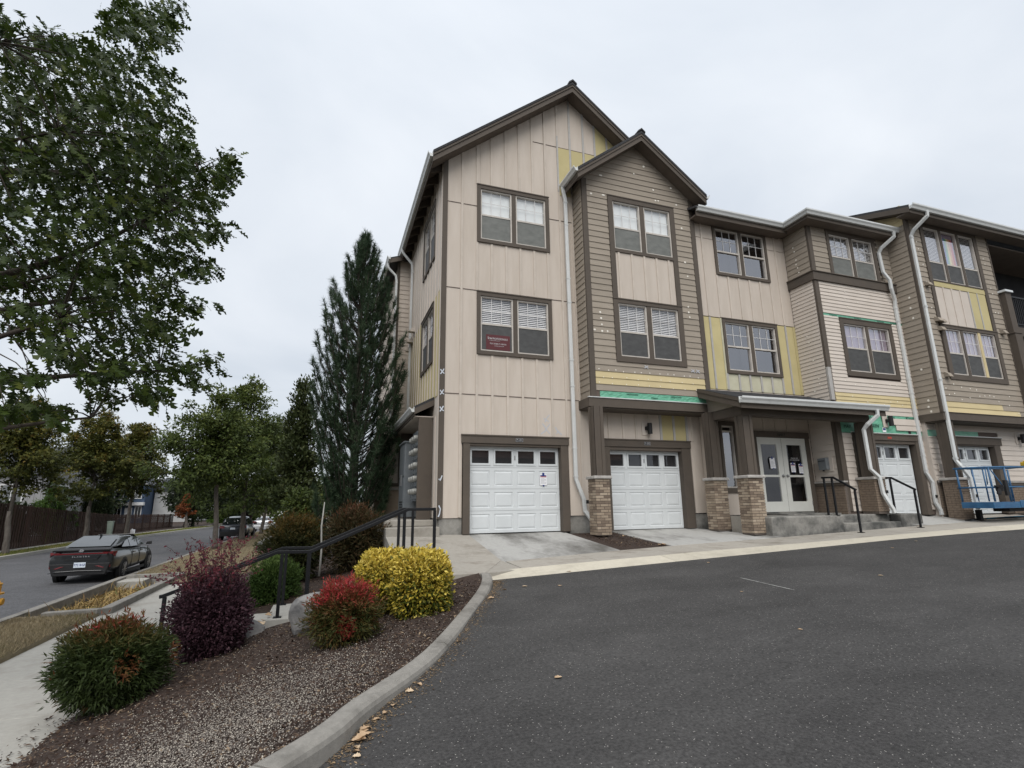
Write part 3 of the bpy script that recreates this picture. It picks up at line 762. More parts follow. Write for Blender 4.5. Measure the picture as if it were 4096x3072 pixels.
PC = {}
def plank_mesh(T, u0, u1, z0, z1, mat, cut=None):
    """lapped board: lower edge stands proud; cut = (u0 top, u1 top) for raked ends"""
    a0, a1 = cut if cut else (u0, u1)
    mb = MB(); zt = z1 + 0.012
    mb.hexa([T(u0, -0.026, z0), T(u1, -0.026, z0), T(u1, 0.006, z0), T(u0, 0.006, z0),
             T(a0, -0.008, zt), T(a1, -0.008, zt), T(a1, 0.006, zt), T(a0, 0.006, zt)])
    return mb
SIDING_STUFF = {}
NPL = [0]
def plank(T, u0, u1, z0, z1, mat='taupe', cut=None, single=True):
    if u1 - u0 < 0.03: return
    mb = plank_mesh(T, u0 + 0.002, u1 - 0.002, z0, z1, mat, cut)
    if single and NPL[0] < 296:
        NPL[0] += 1
        mb.build('siding_plank', M[mat], B)
    else:
        s = SIDING_STUFF.setdefault(mat, MB()); s.add(mb.v, mb.f)

def lap(T, u0, u1, z0, z1, step, matf, holes=(), single=True):
    z = z0; i = 0
    while z < z1 - 0.02:
        zt = min(z + step, z1)
        segs = [(u0, u1)]
        zc = (z + zt) / 2
        for h in holes:
            if h[2] - 0.02 < zc < h[3] + 0.02:
                ns = []
                for a, b in segs:
                    if h[1] <= a or h[0] >= b: ns.append((a, b)); continue
                    if h[0] > a: ns.append((a, h[0]))
                    if h[1] < b: ns.append((h[1], b))
                segs = ns
        for a, b in segs: plank(T, a, b, z, zt, matf(i, zc, (a + b) / 2), None, single)
        z = zt; i += 1

# ---- a dark core keeps the rooms closed
def core():
    mb = MB()
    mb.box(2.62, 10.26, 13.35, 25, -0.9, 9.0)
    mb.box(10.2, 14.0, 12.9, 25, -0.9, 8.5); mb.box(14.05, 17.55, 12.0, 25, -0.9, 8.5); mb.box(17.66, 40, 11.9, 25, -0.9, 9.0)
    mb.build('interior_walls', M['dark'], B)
core()

def trimbox(T, u0, u1, z0, z1, d0=-0.03, d1=0.03, mat='trim', name='trim_board'):
    mb = MB(); mb.tbox(T, u0, u1, d0, d1, z0, z1); return mb.build(name, M[mat], B)

# ---- windows: window > frame, mullion, sash, pane, muntin, blind
def window(T, outer, inner, n, upper, lower='screen', mull=0.12, meet=None, glass='glass', grid=True, flip=1, trim=True, mull_mats=None, upmats=None):
    u0, u1, z0, z1 = outer; a0, a1, b0, b1 = inner
    mb = MB()
    if trim:
        mb.tbox(T, u0, a0, -0.045, 0.03, z0, z1); mb.tbox(T, a1, u1, -0.045, 0.03, z0, z1)
        mb.tbox(T, a0, a1, -0.045, 0.03, b1, z1); mb.tbox(T, a0, a1, -0.045, 0.03, z0, b0)
        mb.tbox(T, u0 - 0.012, u1 + 0.012, -0.06, -0.0455, z1 - 0.022, z1 + 0.008)
    w = mb.build('window', M['trim'], B) if trim else None
    if w is None:
        mb.tbox(T, a0, a0 + .01, 0.0, 0.03, b0, b1); w = mb.build('window', M['trim'], B)
    def sub(mb, nm, mt): return mb.build(nm, mt, w)
    uw = (a1 - a0 - mull * (n - 1)) / n
    zm = meet if meet else (b0 + b1) / 2
    for i in range(n):
        x0 = a0 + i * (uw + mull); x1 = x0 + uw
        if i < n - 1:
            m = MB(); m.tbox(T, x1, x1 + mull, -0.03, 0.05, b0, b1)
            sub(m, 'mullion', M[(mull_mats or {}).get(i, 'trim')])
        f = MB(); t = 0.038
        f.tbox(T, x0, x0 + t, -0.012, 0.07, b0, b1); f.tbox(T, x1 - t, x1, -0.012, 0.07, b0, b1)
        f.tbox(T, x0 + t, x1 - t, -0.012, 0.07, b0, b0 + t); f.tbox(T, x0 + t, x1 - t, -0.012, 0.07, b1 - t, b1)
        sub(f, 'frame', M['vinyl'])
        s = MB(); s.tbox(T, x0 + t, x1 - t, 0.0, 0.05, zm - 0.026, zm + 0.022); sub(s, 'meeting_rail', M['vinyl'])
        # glass
        for (c0, c1, dd) in ((zm + 0.022, b1 - t, 0.03), (b0 + t, zm - 0.026, 0.045)):
            g = MB(); q = [T(x0 + t, dd, c0), T(x1 - t, dd, c0), T(x1 - t, dd, c1), T(x0 + t, dd, c1)]
            g.add(q if flip > 0 else q[::-1], [(0, 1, 2, 3)]); g.build('pane', M[glass], w, recalc=False)
        if grid:
            g = MB()
            for k in (1, 2):
                uu = x0 + t + (uw - 2 * t) * k / 3; g.tbox(T, uu - 0.008, uu + 0.008, 0.018, 0.027, zm + 0.022, b1 - t)
            zz = (zm + 0.022 + b1 - t) / 2; g.tbox(T, x0 + t, x1 - t, 0.0185, 0.0265, zz - 0.008, zz + 0.008)
            sub(g, 'muntin', M['muntin'])
        if lower in ('screen', 'pale'):
            g = MB(); g.tbox(T, x0 + t + .006, x1 - t - .006, 0.012, 0.020, b0 + t + .006, zm - 0.032); sub(g, 'insect_screen', M['palescreen' if lower == 'pale' else 'screen'])
        up = (upmats or {}).get(i, upper)
        if up == 'blind':
            g = MB(); z = zm - 0.05
            while z < b1 - t - 0.01:
                g.hexa([T(x0 + t, 0.075, z), T(x1 - t, 0.075, z), T(x1 - t, 0.098, z + 0.026), T(x0 + t, 0.098, z + 0.026),
                        T(x0 + t, 0.075, z + 0.010), T(x1 - t, 0.075, z + 0.010), T(x1 - t, 0.098, z + 0.036), T(x0 + t, 0.098, z + 0.036)]); z += 0.052
            sub(g, 'blind', M['blind'])
        elif up in ('shade', 'curtain', 'flag'):
            g = MB(); g.tbox(T, x0 + t, x1 - t, 0.09, 0.096, (zm - 0.06) if up == 'shade' else b0, b1 - t); sub(g, 'shade' if up == 'shade' else 'curtain', M['shade'] if up == 'shade' else M['curtain'])
            if up == 'flag':
                cols = [(0.30, 0.16, 0.42), (0.16, 0.22, 0.5), (0.2, 0.45, 0.3), (0.75, 0.62, 0.3), (0.7, 0.38, 0.2), (0.6, 0.16, 0.18)]
                for k, c in enumerate(cols):
                    g = MB(); ww = (uw - 2 * t - 0.1) / 6; p = x0 + t + 0.05 + ww * k
                    g.tbox(T, p, p + ww, 0.082, 0.086, zm + 0.05, b1 - t - 0.15); sub(g, 'flag_stripe', pmat('flag_cloth', c, None, 5, 0.9))
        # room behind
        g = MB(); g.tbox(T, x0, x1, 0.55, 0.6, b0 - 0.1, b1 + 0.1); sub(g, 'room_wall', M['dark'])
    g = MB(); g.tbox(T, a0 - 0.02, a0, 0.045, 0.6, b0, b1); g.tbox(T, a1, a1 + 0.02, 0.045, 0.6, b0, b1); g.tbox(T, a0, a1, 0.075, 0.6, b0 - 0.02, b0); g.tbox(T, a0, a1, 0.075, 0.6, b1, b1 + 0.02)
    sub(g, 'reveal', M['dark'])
    return w

# ---- garage doors: garage_door > door_section (x4), pane (x4), handle
def garage_door(Y, x0, x1, z0, z1, th=0.045, n=4):
    T = TF(Y); W = x1 - x0; H = (z1 - z0) / 4
    mb = MB(); mb.tbox(T, x0, x1, 0.06, 0.08, z0, z1); d = mb.build('garage_door', M['white'], B)
    pw = W / n
    for r in range(4):
        zb, zt = z0 + r * H + 0.003, z0 + (r + 1) * H - 0.003
        m = MB(); holes = []
        for c in range(n):
            u0, u1 = x0 + c * pw + pw * 0.12, x0 + (c + 1) * pw - pw * 0.12
            if r == 3: holes.append((u0, u1, zb + 0.17 * H, zt - 0.17 * H))
            else: holes.append((x0 + c * pw + pw * 0.10, x0 + (c + 1) * pw - pw * 0.10, zb + 0.14 * H, zt - 0.14 * H))
        wall_grid(m, T, x0 + .002, x1 - .002, zb, zt, holes, 0.05, 0.0)
        for h in holes:
            u0, u1, a, b = h
            if r == 3:   # window surround stands proud
                e = 0.035
                for q in ((u0 - e, u0 + .012, a - e, b + e), (u1 - .012, u1 + e, a - e, b + e), (u0 + .012, u1 - .012, a - e, a + .012), (u0 + .012, u1 - .012, b - .012, b + e)):
                    m.tbox(T, q[0], q[1], -0.016, 0.02, q[2], q[3])
            else:        # raised field: groove, slope, flat
                g = 0.014; s = 0.055
                P = [T(u0, 0.0, a), T(u1, 0.0, a), T(u1, 0.0, b), T(u0, 0.0, b)]
                Q = [T(u0 + .012, g, a + .012), T(u1 - .012, g, a + .012), T(u1 - .012, g, b - .012), T(u0 + .012, g, b - .012)]
                R_ = [T(u0 + s, 0.001, a + s), T(u1 - s, 0.001, a + s), T(u1 - s, 0.001, b - s), T(u0 + s, 0.001, b - s)]
                m.add(P + Q + R_, [(i, (i + 1) % 4, 4 + (i + 1) % 4, 4 + i) for i in range(4)] + [(4 + i, 4 + (i + 1) % 4, 8 + (i + 1) % 4, 8 + i) for i in range(4)] + [(8, 9, 10, 11)])
        m.build('door_section', M['white'], d)
    for c in range(n):
        u0, u1 = x0 + c * pw + pw * 0.12, x0 + (c + 1) * pw - pw * 0.12
        a, b = z0 + 3 * H + 0.17 * H, z1 - 0.17 * H
        g = MB(); g.add([T(u0, 0.03, a), T(u1, 0.03, a), T(u1, 0.03, b), T(u0, 0.03, b)], [(0, 1, 2, 3)]); g.build('pane', M['doorglass'], d, recalc=False)
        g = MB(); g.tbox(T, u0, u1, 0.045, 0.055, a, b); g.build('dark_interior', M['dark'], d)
    g = MB(); g.tbox(T, (x0 + x1) / 2 - 0.012, (x0 + x1) / 2 + 0.012, -0.018, 0.0, z1 - 0.62 * H, z1 - 0.42 * H); g.build('handle', M['steel'], d)
    return d

def garage_trim(T, ho, hz0, hz1, jl, jr, zb, ztop, depth=0.16, plate=None):
    trimbox(T, ho[0], ho[1], hz0, hz1, -0.05, 0.0, name='door_header')
    trimbox(T, ho[0] - 0.015, ho[1] + 0.015, hz1 - 0.02, hz1 + 0.012, -0.066, -0.0505, name='door_header')
    trimbox(T, jl[0], jl[1], zb, hz0 - 0.002, -0.035, depth, name='door_jamb'); trimbox(T, jr[0], jr[1], zb, hz0 - 0.002, -0.035, depth, name='door_jamb')
    trimbox(T, jl[1] + .001, jr[0] - .001, ztop, hz0 - 0.002, -0.02, 0.05, 'trim', name='door_stop')
    trimbox(T, jl[1] + .001, jr[0] - .001, ztop - 0.002, ztop + 0.05, 0.052, depth, 'seam', name='door_stop')

# ---- pipes and gutters
def gutter(pts, h=0.13, w=0.12, out=(0, -1, 0), mat='gutter', name='gutter'):
    """K-style gutter along pts (rear top edge), opening upwards"""
    mb = MB(); rings = []
    for i, p in enumerate(pts):
        p = Vector(p); o = Vector(out[i] if isinstance(out, list) else out)
        rings.append([p, p + Vector((0, 0, -h)), p + o * (w * 0.55) + Vector((0, 0, -h)), p + o * (w * 0.72) + Vector((0, 0, -h * 0.62)), p + o * w + Vector((0, 0, -h * 0.30)), p + o * w,
                      p + o * (w - 0.012) + Vector((0, 0, -0.004)), p + o * (w - 0.02) + Vector((0, 0, -h * 0.3)), p + o * 0.012 + Vector((0, 0, -h * 0.5)), p + o * 0.012])
    m = 10; v = [q for r in rings for q in r]; f = []
    for i in range(len(rings) - 1):
        for j in range(m): f.append((i * m + j, i * m + (j + 1) % m, (i + 1) * m + (j + 1) % m, (i + 1) * m + j))
    f.append(tuple(range(m))[::-1]); f.append(tuple((len(rings) - 1) * m + j for j in range(m)))
    mb.add(v, f)
    for i in range(len(rings) - 1):   # a few joints
        a, b = Vector(pts[i]), Vector(pts[i + 1])
    return mb.build(name, M[mat], B)

def downspout(pts, w=0.105, d=0.075, name='downspout', mat='gutter', up=(0, -1, 0)):
    mb = MB()
    P = [Vector(p) for p in pts]
    rings = []; u0 = Vector(up)
    for i, p in enumerate(P):
        dd = (P[min(i + 1, len(P) - 1)] - P[max(i - 1, 0)]).normalized()
        sd = dd.cross(u0).normalized(); uu = sd.cross(dd).normalized()
        if i in (0, len(P) - 1): k = 1
        else:
            a = (P[i] - P[i - 1]).normalized(); b = (P[i + 1] - P[i]).normalized(); k = 1 / max(0.6, math.cos(a.angle(b) / 2))
        rings.append([p - sd * w / 2 - uu * d / 2, p + sd * w / 2 - uu * d / 2, p + sd * w / 2 + uu * d / 2, p - sd * w / 2 + uu * d / 2])
    v = [q for r in rings for q in r]; f = [(0, 1, 2, 3)]
    for i in range(len(rings) - 1):
        for j in range(4): f.append((i * 4 + j, i * 4 + (j + 1) % 4, i * 4 + 4 + (j + 1) % 4, i * 4 + 4 + j))
    q = (len(rings) - 1) * 4; f.append((q, q + 1, q + 2, q + 3))
    mb.add(v, f)
    o = mb.build(name, M[mat], B); bevel(o, 0.012, 2)
    # joint collars
    for i in range(1, len(P) - 1):
        if (P[i + 1] - P[i]).length > 1.5 or (P[i] - P[i - 1]).length > 1.5:
            L_ = P[i + 1] - P[i] if (P[i + 1] - P[i]).length > 1.5 else P[i - 1] - P[i]
            nn = int(L_.length // 2.4) + 1
            for k in range(nn):
                c = P[i] + L_.normalized() * (0.06 + k * 2.4)
                m = MB(); m.bar(c, c + L_.normalized() * 0.035, w + 0.014, d + 0.012, up=u0); m.build('joint_collar', M[mat], o)
    return o

# ================= LEFT GABLE BLOCK (front at Y 12.60)
F1 = TF(12.60)
WA_o, WA_i = (3.50, 5.65, 6.98, 8.735), (3.60, 5.545, 7.08, 8.61)
WB_o, WB_i = (3.50, 5.65, 3.805, 5.55), (3.60, 5.545, 3.905, 5.425)
def left_block():
    T = F1
    panel(T, 2.60, 10.28, -0.30, 2.725, 'beige', [(3.14, 6.02, -0.8, 1.5), (6.95, 9.9, -0.8, 1.5)])
    panel(T, 2.60, 10.28, 2.735, 5.56, 'beige', [WB_i])
    panel(T, 2.60, 10.28, 5.57, 8.055, 'beige', [(WA_i[0], WA_i[1], WA_i[2], 9)])
    # gable top as one shaped board, window notch left out
    def gab(pts):
        m = MB(); m.poly([T(u, 0.0, z) for u, z in pts], (0, 0.04, 0)); return m.build('wall_panel', M['beige'], B)
    rk = lambda x: 9.39 + (x - 2.56) * 0.797 if x < 6.38 else 9.39 + (10.20 - x) * 0.797
    z0 = 8.065
    gab([(2.60, z0), (3.60, z0), (3.60, rk(3.60)), (2.60, rk(2.6))])
    gab([(3.604, 8.612), (5.54, 8.612), (5.54, rk(5.54)), (3.604, rk(3.604))])
    gab([(5.546, z0), (10.2, z0), (10.2, rk(10.19)), (6.38, rk(6.38)), (5.546, rk(5.546))])
    for x0, x1, z in ((2.68, 3.50, 2.73), (3.5, 6.42, 2.73), (2.68, 3.5, 5.565), (5.65, 6.42, 5.565), (2.68, 3.5, 8.06), (5.65, 6.42, 8.06), (5.17, 7.3, 10.52)):
        trimbox(T, x0, x1, z - 0.009, z + 0.009, -0.010, 0.0, 'seam', 'joint_strip')
    # battens
    xs = [3.08, 3.505, 3.92, 4.34, 4.755, 5.17, 5.585, 6.00]
    for i, x in enumerate(xs):
        lo = -0.28 if x < 3.1 else 1.72
        if i == 7: lo = 1.72
        if 3.45 < x < 5.66:
            batten(T, x, lo, 3.795); batten(T, x, 5.565, 6.97); batten(T, x, 8.75, rk(x) - 0.02)
        else:
            batten(T, x, lo, rk(x) - 0.02, w=0.062 if i < 7 else 0.05)
    for x in (6.42, 6.88, 7.28, 7.71):
        batten(T, x, 9.0, rk(x) - 0.02, 'flash' if x > 6.2 else 'batten')
    batten(T, 5.997, 9.0, 10.9, 'flash', 0.05, -0.026)
    batten(T, 6.40, -0.3, 2.45); batten(T, 6.40, 2.72, 9.1, w=0.03)
    # unpainted primer boards high in the gable
    for u0, u1, a, b in ((6.03, 6.39, 8.9, 10.505), (6.46, 6.84, 9.3, 10.505), (6.92, 7.25, 9.6, 10.505)):
        trimbox(T, u0, u1, a, b, -0.012, 0.0, 'yellow', 'primer_board')
    for u0, u1 in ((7.315, 7.675), (7.745, 8.1)):
        m = MB(); m.poly([T(u0, -0.012, 9.8), T(u1, -0.012, 9.8), T(u1, -0.012, rk(u1) - 0.03), T(u0, -0.012, rk(u0) - 0.03)], (0, 0.012, 0)); m.build('primer_board', M['yellow'], B)
    # corner boards
    trimbox(T, 2.545, 2.675, -0.30, 9.42, -0.026, 0.06, 'trim', 'corner_board')
    # foundation
    mb = MB(); mb.box(2.60, 3.15, 12.625, 13.3, -0.95, -0.30); mb.build('foundation', M['darkconcrete'], B)
    mb = MB(); mb.box(6.0, 7.05, 12.625, 13.3, -0.95, -0.30); mb.build('foundation', M['darkconcrete'], B)
    mb = MB(); mb.box(9.86, 10.3, 12.625, 13.3, -0.95, -0.32); mb.build('foundation', M['darkconcrete'], B)
    window(T, WA_o, WA_i, 2, 'shade', 'pale', meet=7.83)
    window(T, WB_o, WB_i, 2, 'blind', meet=4.655)
    # garages
    garage_trim(T, (3.11, 6.02), 1.50, 1.70, (3.16, 3.335), (5.785, 5.99), -0.68, 1.44)
    garage_door(12.74, 3.337, 5.783, -0.672, 1.44)
    garage_trim(T, (7.03, 9.88), 1.51, 1.71, (7.05, 7.235), (9.56, 9.85), -0.70, 1.42)
    garage_door(12.74, 7.238, 9.558, -0.69, 1.42)
    for x, s, zz in ((4.625, 'P-101', 1.60), (8.42, 'P-102', 1.61)):
        m = MB(); m.tbox(T, x - 0.095, x + 0.095, -0.058, -0.0505, zz - 0.042, zz + 0.042); p = m.build('number_plate', M['ink'], B)
        m = MB()
        for q in ((-0.098, 0.098, 0.036, 0.045), (-0.098, 0.098, -0.045, -0.036), (-0.098, -0.089, -0.036, 0.036), (0.089, 0.098, -0.036, 0.036)): m.tbox(T, x + q[0], x + q[1], -0.060, -0.0582, zz + q[2], zz + q[3])
        m.build('plate_border', M['steel'], p)
        t = text(p, s, M['whiteprint'], 0.065, facing_front(x, 12.60 - 0.0605, zz))
    # boards above the second garage
    for x in (7.26, 7.71, 8.12, 8.56, 10.0): batten(T, x, 1.72, 2.46)
    for x in (8.93, 9.37, 9.81): batten(T, x, 1.72, 2.46, 'flash', 0.07, -0.03)
    for u0, u1 in ((8.97, 9.33), (9.41, 9.77)): trimbox(T, u0, u1, 1.73, 2.46, -0.013, 0.0, 'yellow', 'primer_board')
    # roof: two slabs, rake boards, ridge
    yF, yB = 12.19, 25.0
    for sgn in (-1, 1):
        xe = 2.17 if sgn < 0 else 10.59
        m = MB(); m.hexa([(xe, yF, 9.10), (6.38, yF, 12.46), (6.38, yB, 12.46), (xe, yB, 9.10), (xe, yF, 9.20), (6.38, yF, 12.56), (6.38, yB, 12.56), (xe, yB, 9.20)])
        m.build('roof', M['shingle'], B)
        # rake boards: deep one and narrow one proud of it
        dx = 0.0
        m = MB(); m.poly([(xe, yF - 0.03, 8.87), (6.38, yF - 0.03, 12.23), (6.38, yF - 0.03, 12.45), (xe, yF - 0.03, 9.09)], (0, 0.05, 0)); m.build('rake_board', M['trim'], B)
        m = MB(); m.poly([(xe, yF - 0.055, 9.035), (6.38, yF - 0.055, 12.395), (6.38, yF - 0.055, 12.47), (xe, yF - 0.055, 9.11)], (0, 0.0245, 0)); m.build('rake_board', M['trim'], B)
        m = MB(); m.poly([(xe, yF - 0.07, 9.112), (6.38, yF - 0.07, 12.472), (6.38, yF - 0.07, 12.55), (xe, yF - 0.07, 9.19)], (0, 0.068, 0)); m.build('roof_edge', M['shingle'], B)
        m = MB(); m.poly([(xe + 0.02, yF + 0.03, 8.93), (6.38, yF + 0.03, 12.28), (6.38, yF + 0.03, 12.30), (xe + 0.02, yF + 0.03, 8.95)], (0, 0.40, 0)); m.build('soffit', M['soffit'], B)
    m = MB(); m.poly([(6.38 + a, yF - 0.09, 12.56 + b) for a, b in ((-0.13, -0.09), (0, 0.02), (0.13, -0.09), (0.13, -0.03), (0, 0.075), (-0.13, -0.03))], (0, 13, 0)); m.build('ridge_cap', M['shingle'], B)
    # left eave: fascia, rafter tails, gutter
    m = MB(); m.box(2.17, 2.20, yF + 0.03, 18.4, 8.88, 9.10); m.build('fascia', M['trim'], B)
    m = MB(); m.hexa([(2.20, 12.25, 9.08), (2.56, 12.25, 9.37), (2.56, 18.4, 9.37), (2.20, 18.4, 9.08), (2.20, 12.25, 9.10), (2.56, 12.25, 9.39), (2.56, 18.4, 9.39), (2.20, 18.4, 9.10)]); m.build('soffit', M['soffit'], B)
    y = 12.75
    while y < 18.3:
        m = MB(); m.poly([(2.22, y, 8.93), (2.56, y, 9.06), (2.56, y, 9.36), (2.22, y, 9.08)], (0, 0.06, 0)); m.build('rafter_tail', M['trim'], B); y += 0.61
    gutter([(2.168, 12.16, 9.165), (2.168, 18.35, 9.15)], 0.15, 0.13, (-1, 0, 0))
left_block()

# ---- street side of the gable block (X 2.56) and the rear bay
def side_wall():
    T = TL(2.56)
    W1o, W1i = (13.50, 15.42, 6.82, 8.64), (13.60, 15.32, 6.92, 8.53)
    W2o, W2i = (13.48, 15.42, 3.76, 5.47), (13.58, 15.32, 3.86, 5.36)
    panel(T, 12.66, 18.5, -0.30, 2.70, 'palebeige'); panel(T, 12.66, 18.5, 2.71, 5.56, 'yellow', [W2i]); panel(T, 12.66, 18.5, 5.57, 9.42, 'palebeige', [W1i])
    trimbox(T, 12.62, 12.71, -0.30, 9.38, -0.030, 0.0, 'palebeige', 'corner_board')
    y = 13.06
    while y < 18.4:
        def bt(a, b): batten(T, y, a, b, 'palebeige', 0.07, -0.024)
        bt(2.72, 3.75) if 13.5 < y < 15.4 else bt(2.72, 6.81)
        if 13.5 < y < 15.4: bt(5.48, 6.81); bt(8.65, 9.3)
        else: bt(6.811, 9.3)
        batten(T, y, -0.3, 2.2, 'palebeige', 0.07, -0.024)
        y += 0.41
    window(T, W1o, W1i, 2, 'none', meet=7.75, flip=-1, grid=True)
    window(T, W2o, W2i, 2, 'none', meet=4.62, flip=-1, grid=True, glass='mirror')
    mb = MB(); mb.box(2.565, 2.9, 12.71, 18.5, -0.95, -0.30); mb.build('foundation', M['darkconcrete'], B)
    for y, z in ((16.95, 5.72), (17.3, 5.45), (17.55, 5.2)):
        m = MB(); m.poly([(2.36, y, z), (2.56, y, z), (2.56, y, z + 0.16), (2.44, y, z + 0.12)], (0, 0.2, 0)); m.build('vent_hood', M['palebeige'], B)
    downspout([(2.10, 17.6, 9.02), (2.14, 17.6, 8.86), (2.47, 17.55, 8.45), (2.49, 17.55, 8.2), (2.49, 17.55, 3.0)], 0.09, 0.07, up=(-1, 0, 0))
    # rear bay: lapped boards facing the viewer, own roof and gutter
    R = TF(18.5)
    lap(R, 2.16, 2.56, -0.2, 8.95, 0.178, lambda i, z, u: 'beige', single=False)
    m = MB(); m.box(2.08, 2.17, 18.46, 18.6, -0.9, 8.95); m.build('corner_board', M['trim'], B)
    m = MB(); m.box(2.14, 2.62, 18.53, 25, -0.9, 8.95); m.build('wall', M['beige'], B)
    m = MB(); m.poly([(1.78, 18.2, 8.78), (2.62, 18.2, 9.1), (2.62, 18.2, 9.22), (1.78, 18.2, 8.92)], (0, 7, 0)); m.build('roof', M['shingle'], B)
    m = MB(); m.poly([(1.76, 18.16, 8.68), (2.62, 18.16, 9.0), (2.62, 18.16, 9.14), (1.76, 18.16, 8.84)], (0, 0.035, 0)); m.build('rake_board', M['trim'], B)
    gutter([(1.77, 18.12, 8.95), (1.77, 25, 8.94)], 0.14, 0.12, (-1, 0, 0))
    downspout([(1.72, 18.5, 8.8), (1.74, 18.45, 8.6), (2.02, 18.42, 8.3), (2.05, 18.42, 8.1), (2.05, 18.42, -0.3)], 0.09, 0.07, up=(-1, 0, 0))
    # low street-side bay beyond the meters: window and brick base
    m = MB(); m.box(1.55, 2.52, 17.55, 22, 0.52, 2.3); m.build('wall', M['palebeige'], B)
    m = MB(); m.box(1.52, 2.52, 17.5, 22, -0.9, 0.5); m.build('brick_base', M['brick'], B)
    m = MB(); m.box(1.48, 2.52, 17.46, 22, 0.5, 0.56); m.build('stone_sill', M['stonecap'], B)
    TW = TF(17.55)
    window(TW, (1.72, 2.30, 0.62, 2.15), (1.79, 2.23, 0.72, 2.05), 1, 'none', grid=False, meet=1.3, glass='mirror')
side_wall()

# ---- canopy over the electric meters
def meter_canopy():
    m = MB(); m.hexa([(2.07, 13.28, 2.42), (2.56, 13.28, 2.68), (2.56, 18.4, 2.68), (2.07, 18.4, 2.42), (2.07, 13.28, 2.50), (2.56, 13.28, 2.76), (2.56, 18.4, 2.76), (2.07, 18.4, 2.50)]); m.build('canopy_roof', M['shingle'], B)
    m = MB(); m.poly([(2.05, 13.25, 2.27), (2.56, 13.25, 2.53), (2.56, 13.25, 2.68), (2.05, 13.25, 2.42)], (0, 0.03, 0)); m.build('rake_board', M['trim'], B)
    m = MB(); m.box(2.05, 2.08, 13.30, 18.4, 2.24, 2.42); m.build('fascia', M['trim'], B)
    m = MB(); m.box(2.08, 2.55, 13.32, 18.4, 2.22, 2.24); m.build('soffit', M['palebeige'], B)
    gutter([(2.048, 13.26, 2.46), (2.048, 18.4, 2.45)], 0.13, 0.12, (-1, 0, 0))
    for y in (13.32, 16.6):
        m = MB(); m.box(2.18, 2.53, y, y + 0.09, -0.33, 2.215); m.build('fin_wall', M['trim'], B)
    downspout([(2.0, 18.1, 2.35), (2.02, 18.1, 2.2), (2.2, 17.9, 2.0), (2.3, 17.5, 1.9)], 0.08, 0.06, up=(-1, 0, 0))
    # platform beside the meters
    mb = MB(); mb.box(1.36, 2.58, 12.40, 18.0, -0.95, -0.485); o = mb.build('meter_platform', M['concrete']); struct(o); bevel(o, 0.015, 2)
    mb = MB(); mb.box(1.37, 2.57, 13.0, 18.0, -0.48, -0.34); o = mb.build('meter_platform', M['concrete']); struct(o); bevel(o, 0.015, 2)
meter_canopy()

